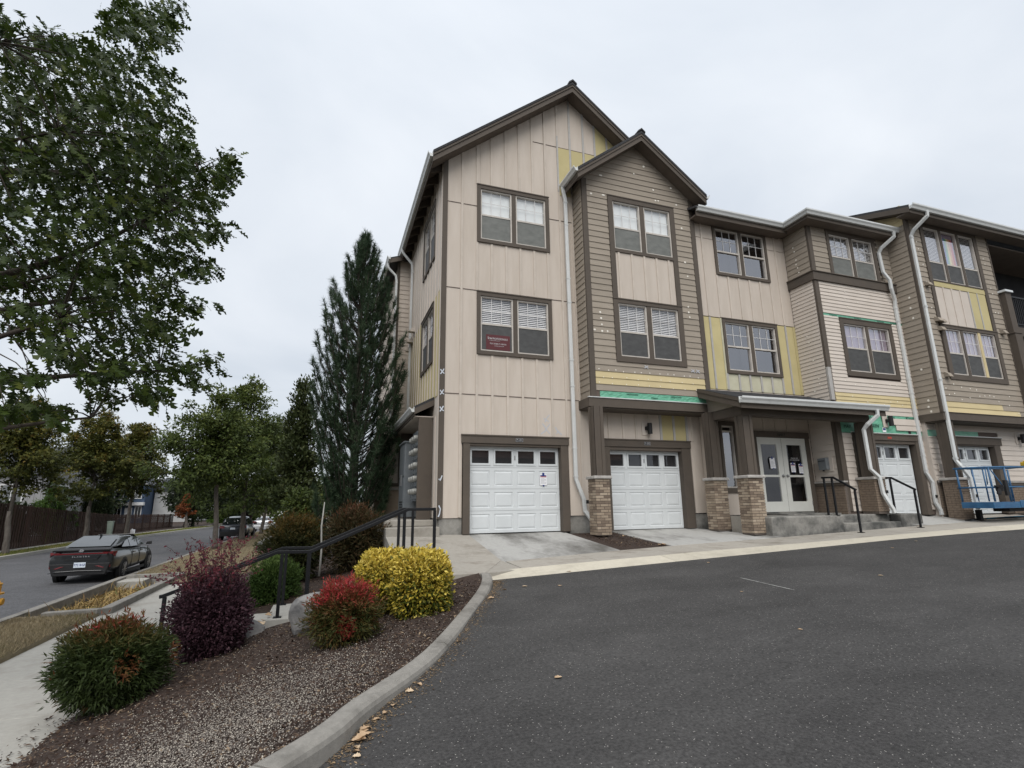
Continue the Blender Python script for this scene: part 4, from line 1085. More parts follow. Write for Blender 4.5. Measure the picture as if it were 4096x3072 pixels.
# ================= BAY (front at Y 12.04)
F2 = TF(12.04)
def bay():
    T = F2
    rk = lambda x: 9.24 + (x - 6.46) * 0.778 if x < 8.35 else 9.24 + (10.24 - x) * 0.778
    WC_o, WC_i = (7.28, 9.57, 7.03, 8.82), (7.435, 9.415, 7.13, 8.66)
    WD_o, WD_i = (7.28, 9.57, 3.76, 5.60), (7.435, 9.415, 3.92, 5.47)
    # backing sheet
    m = MB(); wall_grid(m, T, 6.50, 10.29, 2.5, 9.2, [WC_i, WD_i], 0.03, 0.004); m.build('wall', M['seam'], B)
    m = MB(); m.poly([T(6.5, 0.004, 9.2), T(10.29, 0.004, 9.2), T(10.24, 0.004, 9.24), T(8.35, 0.004, 10.7), T(6.46, 0.004, 9.24)], (0, 0.03, 0)); m.build('wall', M['seam'], B)
    z = 2.92; i = 0
    while z < 10.62:
        zt = z + 0.1795; zc = z + 0.09
        mat = 'straw' if 3.09 < zc < 3.46 else 'taupe'
        if z > 9.2:
            a0 = 6.46 + (z - 9.22) / 0.778; a1 = 6.46 + (zt - 9.22) / 0.778
            plank(T, max(6.5, a0), min(10.24, 16.7 - a0), z, zt, 'taupe', (a1, 16.7 - a1) if a1 < 8.33 else (8.34, 8.36))
        elif z < 9.02 and (3.76 < zc < 8.82):
            plank(T, 6.615, 7.275, z, zt, mat); plank(T, 9.575, 10.15, z, zt, mat)
        else:
            plank(T, 6.615, 10.15, z, zt, mat)
        z = zt; i += 1
    # vertical trims and window stack
    for u0, u1 in ((7.28, 7.435), (9.415, 9.57)): trimbox(T, u0, u1, 5.602, 7.028, -0.045, 0.02)
    panel(T, 7.437, 9.413, 5.602, 7.028, 'beige', d=-0.012, th=0.03)
    for u in (7.55, 7.98, 8.40, 8.82, 9.24): batten(T, u, 5.604, 7.026, d=-0.034)
    window(T, WC_o, WC_i, 2, 'shade', 'pale', meet=7.83, mull=0.14)
    window(T, WD_o, WD_i, 2, 'blind', meet=4.64, mull=0.14)
    # corner boards
    trimbox(T, 6.455, 6.61, 2.73, 9.22, -0.032, 0.03, name='corner_board'); trimbox(T, 10.155, 10.31, 2.73, 9.22, -0.032, 0.03, name='corner_board')
    # left cheek
    L_ = TL(6.46)
    m = MB(); m.tbox(L_, 12.05, 12.62, 0.004, 0.03, 2.5, 9.3); m.build('wall', M['seam'], B)
    lap(L_, 12.075, 12.59, 2.74, 9.22, 0.1795, lambda i, z, u: 'taupe')
    # band beam and open strip of house wrap above it
    m = MB(); m.box(6.37, 10.33, 11.985, 12.03, 2.475, 2.71); m.box(6.37, 6.415, 12.031, 12.62, 2.475, 2.71); m.box(6.416, 10.3, 12.031, 12.62, 2.44, 2.474); m.build('band_beam', M['trim'], B)
    m = MB(); m.box(6.35, 10.33, 11.965, 12.03, 2.712, 2.735); m.build('band_flashing', M['gutter'], B)
    # rumpled wrap
    rows = []
    nx = 60
    mb = MB(); v = []; f = []
    for j in range(5):
        for k in range(nx):
            x = 6.72 + (10.12 - 6.72) * k / (nx - 1); zz = 2.745 + 0.16 * j / 4
            v.append((x, 12.026 - 0.012 * rng.random(), zz))
    for j in range(4):
        for k in range(nx - 1): f.append((j * nx + k, j * nx + k + 1, (j + 1) * nx + k + 1, (j + 1) * nx + k))
    mb.add(v, f); wr = mb.build('house_wrap', M['wrap'], B, recalc=False)
    m = MB(); m.tbox(T, 6.615, 6.72, -0.01, 0.003, 2.74, 2.915); m.build('exposed_sheathing', M['seam'], B)
    for x in (7.7, 9.1): text(wr, 'GREENGUARD', M['wrapink'], 0.055, facing_front(x, 12.008, 2.86)); 
    text(wr, 'Kingspan', M['wrapink'], 0.06, facing_front(8.4, 12.008, 2.80))
    # gable roof
    yF, yB = 11.65, 13.0
    for sg in (-1, 1):
        xe = 8.34 + sg * 2.19
        m = MB(); m.hexa([(xe, yF, 9.12), (8.34, yF, 10.82), (8.34, yB, 10.82), (xe, yB, 9.12), (xe, yF, 9.22), (8.34, yF, 10.93), (8.34, yB, 10.93), (xe, yB, 9.22)]); m.build('roof', M['shingle'], B)
        m = MB(); m.poly([(xe, yF - 0.03, 8.90), (8.34, yF - 0.03, 10.61), (8.34, yF - 0.03, 10.82), (xe, yF - 0.03, 9.11)], (0, 0.05, 0)); m.build('rake_board', M['trim'], B)
        m = MB(); m.poly([(xe, yF - 0.052, 9.05), (8.34, yF - 0.052, 10.76), (8.34, yF - 0.052, 10.84), (xe, yF - 0.052, 9.13)], (0, 0.0215, 0)); m.build('rake_board', M['trim'], B)
        m = MB(); m.poly([(xe, yF - 0.066, 9.132), (8.34, yF - 0.066, 10.842), (8.34, yF - 0.066, 10.925), (xe, yF - 0.066, 9.215)], (0, 0.064, 0)); m.build('roof_edge', M['shingle'], B)
        m = MB(); m.poly([(xe, yF + 0.03, 8.95), (8.34, yF + 0.03, 10.66), (8.34, yF + 0.03, 10.68), (xe, yF + 0.03, 8.97)], (0, 0.4, 0)); m.build('soffit', M['soffit'], B)
        m = MB(); m.box(min(xe, xe - sg * 0.03), max(xe, xe - sg * 0.03), yF + 0.03, 12.58, 8.9, 9.11); m.build('fascia', M['trim'], B)
    m = MB(); m.poly([(8.34 + a, yF - 0.085, 10.94 + b) for a, b in ((-0.12, -0.085), (0, 0.02), (0.12, -0.085), (0.12, -0.03), (0, 0.07), (-0.12, -0.03))], (0, 1.4, 0)); m.build('ridge_cap', M['shingle'], B)
    gutter([(6.148, 11.60, 9.235), (6.148, 12.57, 9.235)], 0.14, 0.13, (-1, 0, 0))
    gutter([(10.532, 11.60, 9.235), (10.532, 12.2, 9.235)], 0.14, 0.13, (1, 0, 0))
    downspout([(10.6, 12.05, 9.12), (10.6, 12.05, 8.8)], 0.09, 0.07)
    downspout([(6.085, 12.50, 9.12), (6.10, 12.50, 9.0), (6.155, 12.50, 8.7), (6.155, 12.50, 0.62), (6.34, 12.46, 0.10), (6.36, 12.46, -0.18), (6.50, 12.38, -0.42), (6.51, 12.35, -0.60)], 0.10, 0.075)
    # black drain boot, hose and overflow mouth
    m = MB(); m.box(6.44, 6.57, 12.28, 12.40, -0.78, -0.58); m.build('drain_boot', M['blackplastic'], B)
    m = MB(); m.tube([(6.51, 12.30, -0.70), (6.55, 12.1, -0.80), (6.72, 11.7, -0.86), (6.85, 11.3, -0.90)], 0.055, 10); m.build('drain_hose', M['blackplastic'], B)
    m = MB(); m.tbox(TF(12.40), 6.37, 6.45, -0.012, -0.002, 0.0, 0.09); m.build('overflow_mouth', M['blackplastic'], B)
bay()

# ---- brick piers: brick_pier > brick, cap, core
NBR = [0]; BRX = MB()
def pier(x0, x1, y0, y1, zb, zt, faces=('front', 'left'), step=None, limit=True):
    core_ = MB(); core_.box(x0 + 0.012, x1 - 0.012, y0 + 0.012, y1 - 0.012, zb, zt)
    P = core_.build('brick_pier', M['mortar'], B)
    H = 0.0672
    n = int((zt - zb) / H); off = (zt - zb) - n * H
    for r in range(n):
        z = zt - (r + 1) * H
        for fc in faces:
            T = TF(y0) if fc == 'front' else (TL(x0) if fc == 'left' else (lambda u, d, z: (x1 - d, u, z)))
            a, b = (x0, x1) if fc == 'front' else (y0, y1)
            o = (r % 2) * 0.107 if fc == 'front' else ((r + 1) % 2) * 0.107
            cuts = [a]; u = a + (0.107 if (r % 2) else 0.212) - (0.0 if fc == 'front' else 0.03)
            while u < b - 0.05: cuts.append(u); u += 0.212
            cuts.append(b)
            for k, (p, q) in enumerate(zip(cuts[:-1], cuts[1:])):
                e0 = 0.0 if k == 0 and fc == 'front' else 0.005
                jit = rng.uniform(-0.0025, 0.0025)
                mb = MB(); mb.tbox(T, p + (0.0 if k == 0 and fc == 'front' else 0.0055) + (0.0125 if k == 0 and fc != 'front' else 0), q - (0.0 if q == b and fc == 'front' else 0.0055), jit - 0.001, 0.0115, z + 0.0055, z + H - 0.0055)
                if NBR[0] < 298: NBR[0] += 1; mb.build('brick', M['brick'], P)
                else: BRX.add(mb.v, mb.f)
    # rough stone cap
    v = MB(); c = 0.055
    v.box(x0 - c, x1 + c, y0 - c, y1 + (0.02 if y1 > 12 else c), zt, zt + 0.075)
    cp = v.build('stone_cap', M['stonecap'], P); bevel(cp, 0.018, 3)
    return P

def column(x0, x1, y0, y1, zb, zt):
    m = MB(); m.box(x0, x1, y0, y1, zb, zt)
    for a, b in ((x0 - 0.014, x0 + 0.07), (x1 - 0.07, x1 + 0.014)): m.box(a, b, y0 - 0.016, y0 - 0.0005, zb, zt)
    m.box(x0 - 0.0165, x0 - 0.0005, y0 - 0.016, y0 + 0.085, zb, zt); m.box(x0 - 0.0165, x0 - 0.0005, y1 - 0.085, y1, zb, zt)
    return m.build('column', M['trim'], B)

def piers():
    pier(6.29, 6.68, 11.70, 12.10, -0.76, 0.595); column(6.37, 6.62, 11.78, 12.04, 0.672, 2.44)
    pier(10.05, 10.50, 10.66, 11.08, -0.80, 0.58); column(10.13, 10.42, 10.74, 11.0, 0.657, 2.2)
    pier(9.85, 10.28, 11.70, 12.08, -0.75, 0.565); column(9.93, 10.22, 11.78, 12.03, 0.642, 2.44)
    pier(14.43, 14.86, 10.66, 11.15, -0.37, 0.565); column(14.51, 14.80, 10.74, 11.05, 0.642, 2.2)
    pier(17.60, 18.02, 10.45, 10.90, -0.62, 0.55); column(17.66, 17.96, 10.53, 10.82, 0.627, 2.33)
    mb = MB()
    mb.box(10.36, 10.40, 11.1, 11.69, -0.80, -0.36); mb.box(10.29, 10.45, 11.08, 11.7, -0.8, -0.36); o = mb.build('plinth', M['concrete'], B)
piers()

# ================= CENTRE BLOCK (front at Y 12.12)
F3 = TF(12.12)
def centre():
    T = F3
    WE_o, WE_i = (11.05, 13.18, 6.87, 8.58), (11.14, 13.09, 6.96, 8.46)
    WF_o, WF_i = (11.06, 13.19, 3.72, 5.45), (11.15, 13.10, 3.82, 5.33)
    DO = (11.80, 13.68, -0.31, 1.86)
    panel(T, 10.30, 13.97, -0.36, 3.20, 'beige', [(11.7, 13.8, -0.4, 1.95), (10.62, 11.06, 0.36, 2.15)])
    panel(T, 10.30, 11.06, 3.21, 5.44, 'yellow'); panel(T, 13.19, 13.97, 3.21, 5.44, 'yellow')
    panel(T, 11.06, 13.19, 3.21, 3.72, 'primer')
    panel(T, 10.30, 13.97, 5.46, 8.05, 'beige', [(WE_i[0], WE_i[1], WE_i[2], 9)])
    panel(T, 10.30, WE_i[0], 8.06, 8.9, 'beige'); panel(T, WE_i[1], 13.97, 8.06, 8.9, 'beige'); panel(T, WE_i[0], WE_i[1], WE_i[3], 8.9, 'beige')
    m = MB(); wall_grid(m, T, 11.0, 13.25, 3.7, 5.47, [WF_i], 0.03, 0.002); m.build('wall', M['seam'], B)
    for u in (11.06, 11.49, 11.90, 12.32, 12.74, 13.17):
        batten(T, u, 5.47, 6.86); batten(T, u, 3.22, 3.71, 'flash', 0.06, -0.028)
    for u in (10.62, 13.55):
        batten(T, u, 5.47, 8.85); batten(T, u, 3.22, 5.44, 'flash', 0.06, -0.028)
    trimbox(T, 11.0, 11.055, 3.22, 5.44, -0.02, 0.0, 'primer', 'primer_strip')
    trimbox(T, 13.86, 13.96, 3.22, 5.44, -0.02, 0.0, 'yellow', 'primer_board')
    for u in (10.5, 11.3, 11.75, 12.2, 12.65, 13.1): batten(T, u, 1.98, 2.5)
    window(T, WE_o, WE_i, 2, 'none', lower='none', meet=7.70, glass='mirror')
    window(T, WF_o, WF_i, 2, 'none', lower='none', meet=4.58, glass='mirror')
    # tall narrow window beside the entry
    window(T, (10.54, 11.12, 0.25, 2.25), (10.62, 11.04, 0.38, 2.14), 1, 'none', lower='none', grid=False, meet=1.98, glass='mirror')
    m = MB(); m.box(10.29, 10.315, 12.13, 12.66, -0.4, 2.5); m.build('return_wall', M['beige'], B)
    # eave, soffit and gutter
    m = MB(); m.box(10.15, 13.75, 11.72, 12.12, 8.52, 8.56); m.build('soffit', M['soffit'], B)
    m = MB(); m.box(10.15, 13.72, 11.70, 11.73, 8.50, 8.72); m.build('fascia', M['trim'], B)
    gutter([(10.16, 11.698, 8.80), (13.70, 11.698, 8.80)], 0.15, 0.13, (0, -1, 0))
    m = MB(); m.hexa([(10.1, 11.62, 8.72), (14, 11.62, 8.72), (14, 20, 11.5), (10.1, 20, 11.5), (10.1, 11.62, 8.79), (14, 11.62, 8.79), (14, 20, 11.58), (10.1, 20, 11.58)]); m.build('roof', M['shingle'], B)
    # entry doors: double_door > door_leaf (> pane, knob)
    Y = 12.06; TD = TF(Y)
    trimbox(T, 11.68, 11.815, -0.31, 1.845, -0.07, 0.03, 'trim', 'door_casing'); trimbox(T, 13.665, 13.83, -0.31, 1.845, -0.07, 0.03, 'trim', 'door_casing')
    trimbox(T, 11.66, 13.85, 1.847, 2.02, -0.075, 0.03, 'trim', 'door_casing')
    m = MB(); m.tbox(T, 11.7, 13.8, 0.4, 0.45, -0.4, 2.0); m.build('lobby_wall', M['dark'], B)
    m = MB(); m.tbox(T, 11.82, 13.66, -0.08, 0.2, -0.335, -0.305); m.build('threshold', M['darkconcrete'], B)
    for (x0, x1, g0, g1) in ((11.82, 12.725, 11.95, 12.525), (12.735, 13.66, 12.91, 13.475)):
        m = MB(); wall_grid(m, TD, x0, x1, -0.295, 1.838, [(g0, g1, -0.01, 0.69), (g0, g1, 0.75, 1.635)], 0.045, 0.0); leaf = m.build('door_leaf', M['cream'], B)
        for a, b in ((-0.01, 0.69), (0.75, 1.635)):
            g = MB(); g.add([TD(g0, 0.02, a), TD(g1, 0.02, a), TD(g1, 0.02, b), TD(g0, 0.02, b)], [(0, 1, 2, 3)]); g.build('pane', M['doorglass'], leaf, recalc=False)
        kx = x1 - 0.075 if x0 < 12 else x0 + 0.075
        g = MB(); g.tube([(kx, Y, 0.72), (kx, Y - 0.02, 0.72), (kx, Y - 0.022, 0.72), (kx, Y - 0.05, 0.72), (kx, Y - 0.065, 0.72)], [0.042, 0.042, 0.016, 0.034, 0.026], 12); g.build('knob', M['steel'], leaf, smooth=True)
        if x0 > 12:
            for hz in (1.55, 0.75, -0.05):
                g = MB(); g.tbox(TD, x1 - 0.02, x1 + 0.006, -0.012, 0.0, hz - 0.05, hz + 0.05); g.build('hinge', M['steel'], leaf)
            t = text(leaf, 'PLEASE USE\nOTHER DOOR', M['whiteprint'], 0.055, facing_front(13.19, Y + 0.018, 1.215))
    m = MB(); m.tbox(TD, 12.7265, 12.7335, 0.005, 0.05, -0.29, 1.83); m.build('door_gap', M['ink'], B)
    t = text(B, '16417', M['ink'], 0.13, facing_front(12.75, 12.12 - 0.078, 1.93)); t.name = 'house_number'
centre()

# ================= PORCH
def porch():
    # slab with two steps cut into its front
    mb = MB(); mb.box(10.42, 12.80, 10.45, 12.12, -1.0, -0.375); o = mb.build('porch_slab', M['darkconcrete']); struct(o); bevel(o, 0.03, 3)
    mb = MB(); mb.box(12.81, 15.80, 10.78, 12.1, -1.0, -0.375); o = mb.build('porch_slab', M['darkconcrete']); struct(o); bevel(o, 0.03, 3)
    mb = MB(); mb.box(14.95, 15.80, 10.45, 10.775, -1.0, -0.375); o = mb.build('porch_slab', M['darkconcrete']); struct(o); bevel(o, 0.03, 3)
    mb = MB(); mb.box(12.81, 14.94, 10.46, 10.775, -1.0, -0.575); o = mb.build('porch_step', M['darkconcrete']); struct(o); bevel(o, 0.02, 2)
    mb = MB(); mb.box(11.8, 13.75, 11.25, 12.1, -0.374, -0.335); o = mb.build('entry_ramp', M['darkconcrete']); struct(o)
    # beams
    m = MB(); m.box(10.10, 14.72, 10.72, 10.98, 2.20, 2.46); m.box(10.10, 10.34, 10.982, 12.02, 2.215, 2.44); m.build('porch_beam', M['trim'], B)
    m = MB(); m.box(10.35, 14.0, 11.0, 12.1, 2.42, 2.45); m.build('porch_ceiling', M['soffit'], B)
    # closed left end under the roof
    for k, (z0, z1, y1) in enumerate(((2.46, 2.60, 11.6), (2.60, 2.78, 12.03), (2.78, 2.95, 12.03))):
        m = MB(); ya = 10.75 + max(0, (z0 - 2.5)) / 0.36; m.poly([(10.12, ya, z0), (10.12, 12.03, z0), (10.12, 12.03, z1), (10.12, ya + 0.45, z1)], (0.03, 0, 0)); m.build('gable_board', M['taupe'], B)
    # roof: sheathing plus shingle courses
    sl = 0.355
    def zr(y): return 2.585 + (y - 10.44) * sl
    def rf(x0, x1, y1):
        m = MB(); m.hexa([(x0, 10.44, zr(10.44) - 0.06), (x1, 10.44, zr(10.44) - 0.06), (x1, y1, zr(y1) - 0.06), (x0, y1, zr(y1) - 0.06),
                          (x0, 10.44, zr(10.44)), (x1, 10.44, zr(10.44)), (x1, y1, zr(y1)), (x0, y1, zr(y1))]); m.build('porch_roof', M['shingle'], B)
        y = 10.41; k = 0
        while y < y1 - 0.1:
            ye = min(y + 0.2, y1); xx = x0 - 0.012 - (0.1 if k % 2 else 0.0)
            x = x0 - 0.012
            first = True
            m = MB()
            while x < x1 + 0.012:
                xe = min(x + 0.30 * (0.5 if first and k % 2 else 1) , x1 + 0.012); first = False
                lift = 0.004 * rng.random()
                m.hexa([(x + .002, y, zr(y) + 0.004), (xe - .002, y, zr(y) + 0.004), (xe - .002, ye, zr(ye) + 0.002), (x + .002, ye, zr(ye) + 0.002),
                        (x + .002, y, zr(y) + 0.016 + lift), (xe - .002, y, zr(y) + 0.016 + lift), (xe - .002, ye, zr(ye) + 0.006), (x + .002, ye, zr(ye) + 0.006)])
                x = xe
            m.build('shingle_course', M['shingle'], B)
            y += 0.145; k += 1
    rf(9.86, 13.96, 12.03); rf(13.97, 15.02, 11.19)
    m = MB(); m.poly([(9.85, 10.44, zr(10.44) - 0.25), (9.85, 12.03, zr(12.03) - 0.25), (9.85, 12.03, zr(12.03) - 0.06), (9.85, 10.44, zr(10.44) - 0.06)], (0.035, 0, 0)); m.build('rake_board', M['trim'], B)
    m = MB(); m.poly([(9.83, 10.44, zr(10.44) - 0.09), (9.83, 12.03, zr(12.03) - 0.09), (9.83, 12.03, zr(12.03) - 0.0), (9.83, 10.44, zr(10.44) - 0.0)], (0.0195, 0, 0)); m.build('rake_board', M['trim'], B)
    m = MB(); m.box(9.86, 15.02, 10.43, 10.46, 2.33, 2.52); m.build('fascia', M['trim'], B)
    m = MB(); m.box(9.90, 15.0, 10.461, 10.73, 2.47, 2.49); m.build('soffit', M['soffit'], B)
    gutter([(9.80, 10.428, 2.615), (15.06, 10.428, 2.635)], 0.16, 0.135, (0, -1, 0))
    downspout([(14.60, 10.37, 2.50), (14.60, 10.37, 2.33), (14.34, 10.52, 2.08), (14.31, 10.63, 1.95), (14.31, 10.62, 0.84), (14.55, 10.58, 0.62), (14.58, 10.57, 0.18), (14.62, 10.53, 0.02), (14.74, 10.48, -0.25), (14.76, 10.47, -0.36)], 0.10, 0.075)
    m = MB(); m.tbox(TF(10.53), 14.62, 14.72, -0.014, -0.004, 0.18, 0.26); m.build('overflow_mouth', M['blackplastic'], B)
porch()

# ================= RIGHT BUMP (front at Y 11.20, left cheek at X 13.97)
F4 = TF(11.20)
def bump():
    T = F4; L_ = TL(13.97)
    WG_o, WG_i = (14.74, 16.93, 6.98, 8.56), (14.86, 16.80, 7.02, 8.42)
    WH_o, WH_i = (14.75, 17.03, 3.69, 5.55), (14.90, 16.88, 3.84, 5.37)
    m = MB(); wall_grid(m, T, 14.0, 17.58, -0.44, 8.9, [WG_i, WH_i, (14.62, 17.25, -0.5, 1.76)], 0.03, 0.006); m.build('wall', M['seam'], B)
    m = MB(); m.tbox(L_, 11.22, 12.13, 0.004, 0.03, -0.4, 8.9); m.build('wall', M['seam'], B)
    # upper storey, wide exposure
    lap(T, 14.12, 17.57, 7.0, 8.62, 0.1795, lambda i, z, u: 'taupe', [(WG_o[0], WG_o[1], WG_o[2], 9)])
    lap(L_, 11.25, 12.10, 7.0, 8.62, 0.1795, lambda i, z, u: 'taupe', single=False)
    trimbox(T, 13.955, 14.11, 7.0, 8.6, -0.032, 0.03, name='corner_board'); trimbox(T, 16.95, 17.05, 6.98, 8.56, -0.02, 0.0)
    # belt board
    m = MB(); m.box(13.90, 17.57, 11.13, 11.195, 6.70, 6.97); m.box(13.90, 13.965, 11.196, 12.11, 6.70, 6.97); m.build('belt_board', M['trim'], B)
    m = MB(); m.box(13.87, 17.57, 11.10, 11.195, 6.972, 7.0); m.box(13.87, 13.965, 11.196, 12.11, 6.972, 7.0); m.build('belt_cap', M['trim'], B)
    # lower storey, narrow exposure
    def mf(i, z, u): return 'straw' if 2.78 < z < 3.15 else 'palebeige'
    lap(T, 14.13, 17.57, 2.80, 5.56, 0.1175, mf, [WH_o]); lap(T, 14.13, 17.57, 5.65, 6.70, 0.1175, mf)
    lap(T, 14.13, 17.57, 2.525, 2.80, 0.1375, lambda i, z, u: 'palebeige')
    lap(L_, 11.25, 12.10, 2.45, 6.70, 0.1175, lambda i, z, u: 'taupe' if False else 'palebeige', single=False)
    trimbox(T, 13.955, 14.12, 3.9, 6.70, -0.032, 0.03, name='corner_board')
    trimbox(T, 13.95, 14.08, 2.9, 3.9, -0.03, 0.03, 'flash', name='corner_tape')
    # strip of wrap above the middle window
    m = MB(); m.tbox(T, 14.13, 17.57, -0.008, 0.004, 5.56, 5.65); wr = m.build('house_wrap', M['wrap'], B)
    for x in (14.55, 15.6, 16.6, 17.2): text(wr, 'Kingspan', M['wrapink'], 0.085, facing_front(x, 11.19, 5.605))
    window(T, WG_o, WG_i, 2, 'blind', 'pale', meet=7.66, glass='mirror', grid=True)
    window(T, WH_o, WH_i, 2, 'curtain', meet=4.60, glass='mirror')
    # ground storey: wrap showing, a few boards, brick-coloured base
    v = []; f = []; nx, nz = 70, 10; mb = MB()
    for j in range(nz):
        for k in range(nx):
            v.append((14.0 + 3.57 * k / (nx - 1), 11.190 - 0.008 * rng.random() ** 2 - (0.004 if j % 3 else 0.0), 1.94 + 0.53 * j / (nz - 1) + 0.06 * j / (nz - 1)))
    for j in range(nz - 1):
        for k in range(nx - 1): f.append((j * nx + k, j * nx + k + 1, (j + 1) * nx + k + 1, (j + 1) * nx + k))
    mb.add(v, f); wr = mb.build('house_wrap', M['wrap'], B, recalc=False)
    for x, z, s in ((15.15, 2.455, 'Kingspan'), (16.15, 2.455, 'Kingspan'), (17.25, 2.455, 'Kingspan'), (14.45, 2.34, 'GreenGuard'), (14.4, 2.12, 'MAX'), (15.3, 2.18, 'RAINSCREEN')):
        text(wr, s, M['wrapink'], 0.17 if s == 'Kingspan' else 0.14, facing_front(x, 11.172, z))
    plank(TF(11.168), 16.27, 17.55, 2.24, 2.42, 'palebeige'); plank(TF(11.168), 16.42, 17.55, 2.07, 2.24, 'palebeige')
    lap(T, 14.14, 14.52, -0.30, 1.92, 0.175, lambda i, z, u: 'palebeige')
    lap(L_, 11.25, 12.10, 0.56, 2.46, 0.175, lambda i, z, u: 'palebeige', single=False)
    lap(T, 17.42, 17.58, -0.30, 1.75, 0.175, lambda i, z, u: 'palebeige', single=False)
    trimbox(L_, 11.215, 11.33, 0.56, 2.46, -0.03, 0.0, name='corner_board'); trimbox(T, 13.94, 14.13, -0.3, 2.46, -0.03, 0.0, name='corner_board')
    # brick base on the cheek
    m = MB(); m.tbox(L_, 11.14, 12.11, -0.09, 0.0, -0.375, 0.42); P = m.build('brick_base', M['mortar'], B)
    for r in range(11):
        z = -0.37 + r * 0.0715; u = 11.14 + (0.0 if r % 2 else -0.11)
        while u < 12.1:
            a, b = max(11.14, u + .005), min(12.11, u + 0.207)
            if b - a > 0.03: BRX.tbox(L_, a, b, -0.102, -0.088, z + .004, z + .066)
            u += 0.212
    m = MB(); m.tbox(L_, 11.10, 12.11, -0.14, -0.0, 0.421, 0.50); m.build('base_band', M['trim'], B)
    m = MB(); m.tbox(L_, 11.08, 12.11, -0.16, -0.0, 0.501, 0.545); m.build('stone_sill', M['stonecap'], B)
    # garage
    garage_trim(T, (14.52, 17.42), 1.755, 1.935, (14.54, 14.70), (17.16, 17.36), -0.45, 1.66)
    garage_door(11.35, 14.70, 17.12, -0.445, 1.665)
    m = MB(); m.tbox(T, 14.5, 17.44, -0.07, 0.0, 1.95, 1.97); m.build('header_flashing', M['gutter'], B)
    m = MB(); m.tbox(T, 15.95, 16.12, -0.058, -0.051, 1.80, 1.86); m.build('number_plate', M['redprint'], B)
    m = MB(); m.tbox(T, 15.83, 15.97, -0.035, -0.026, 2.0, 2.14); lb = m.build('wrap_label', M['paper'], B)
    m = MB(); m.tbox(T, 15.845, 15.955, -0.038, -0.0355, 2.06, 2.12); m.build('label_print', M['blueprint'], lb)
    m = MB(); m.tbox(T, 16.95, 17.05, -0.03, -0.022, 1.97, 2.07); m.build('pipe_patch', M['blackplastic'], B)
    # eaves
    m = MB(); m.box(13.62, 17.58, 10.82, 11.2, 8.56, 8.59); m.box(13.62, 13.97, 11.201, 12.12, 8.56, 8.59); m.build('soffit', M['soffit'], B)
    m = MB(); m.box(13.60, 17.58, 10.80, 10.83, 8.55, 8.74); m.box(13.60, 13.63, 10.831, 11.69, 8.55, 8.74); m.build('fascia', M['trim'], B)
    gutter([(13.598, 11.70, 8.80), (13.598, 10.798, 8.81), (17.72, 10.798, 8.84)], 0.15, 0.13, [(-1, 0, 0), (-1, -1, 0), (0, -1, 0)])
    m = MB(); m.add([(13.6, 10.8, 8.80), (17.6, 10.8, 8.80), (17.6, 14, 10.1), (15.4, 14.0, 10.1), (13.6, 15.5, 8.80)], [(0, 1, 2, 3), (0, 3, 4)]); m.build('roof', M['shingle'], B, recalc=False)
    downspout([(17.33, 10.74, 8.70), (17.33, 10.76, 8.52), (17.05, 11.05, 8.2), (17.02, 11.13, 8.05), (17.02, 11.10, 7.35), (17.14, 11.02, 7.05), (17.14, 11.02, 6.75), (17.33, 11.10, 6.4), (17.34, 11.13, 6.2), (17.34, 11.13, 0.80), (17.50, 11.10, 0.50), (17.47, 11.10, 0.10), (17.47, 11.10, -0.1), (17.56, 11.06, -0.32), (17.56, 11.05, -0.46)], 0.105, 0.075)
    m = MB(); m.tbox(TF(11.06), 17.44, 17.53, -0.014, -0.004, 0.05, 0.13); m.build('overflow_mouth', M['blackplastic'], B)
bump()

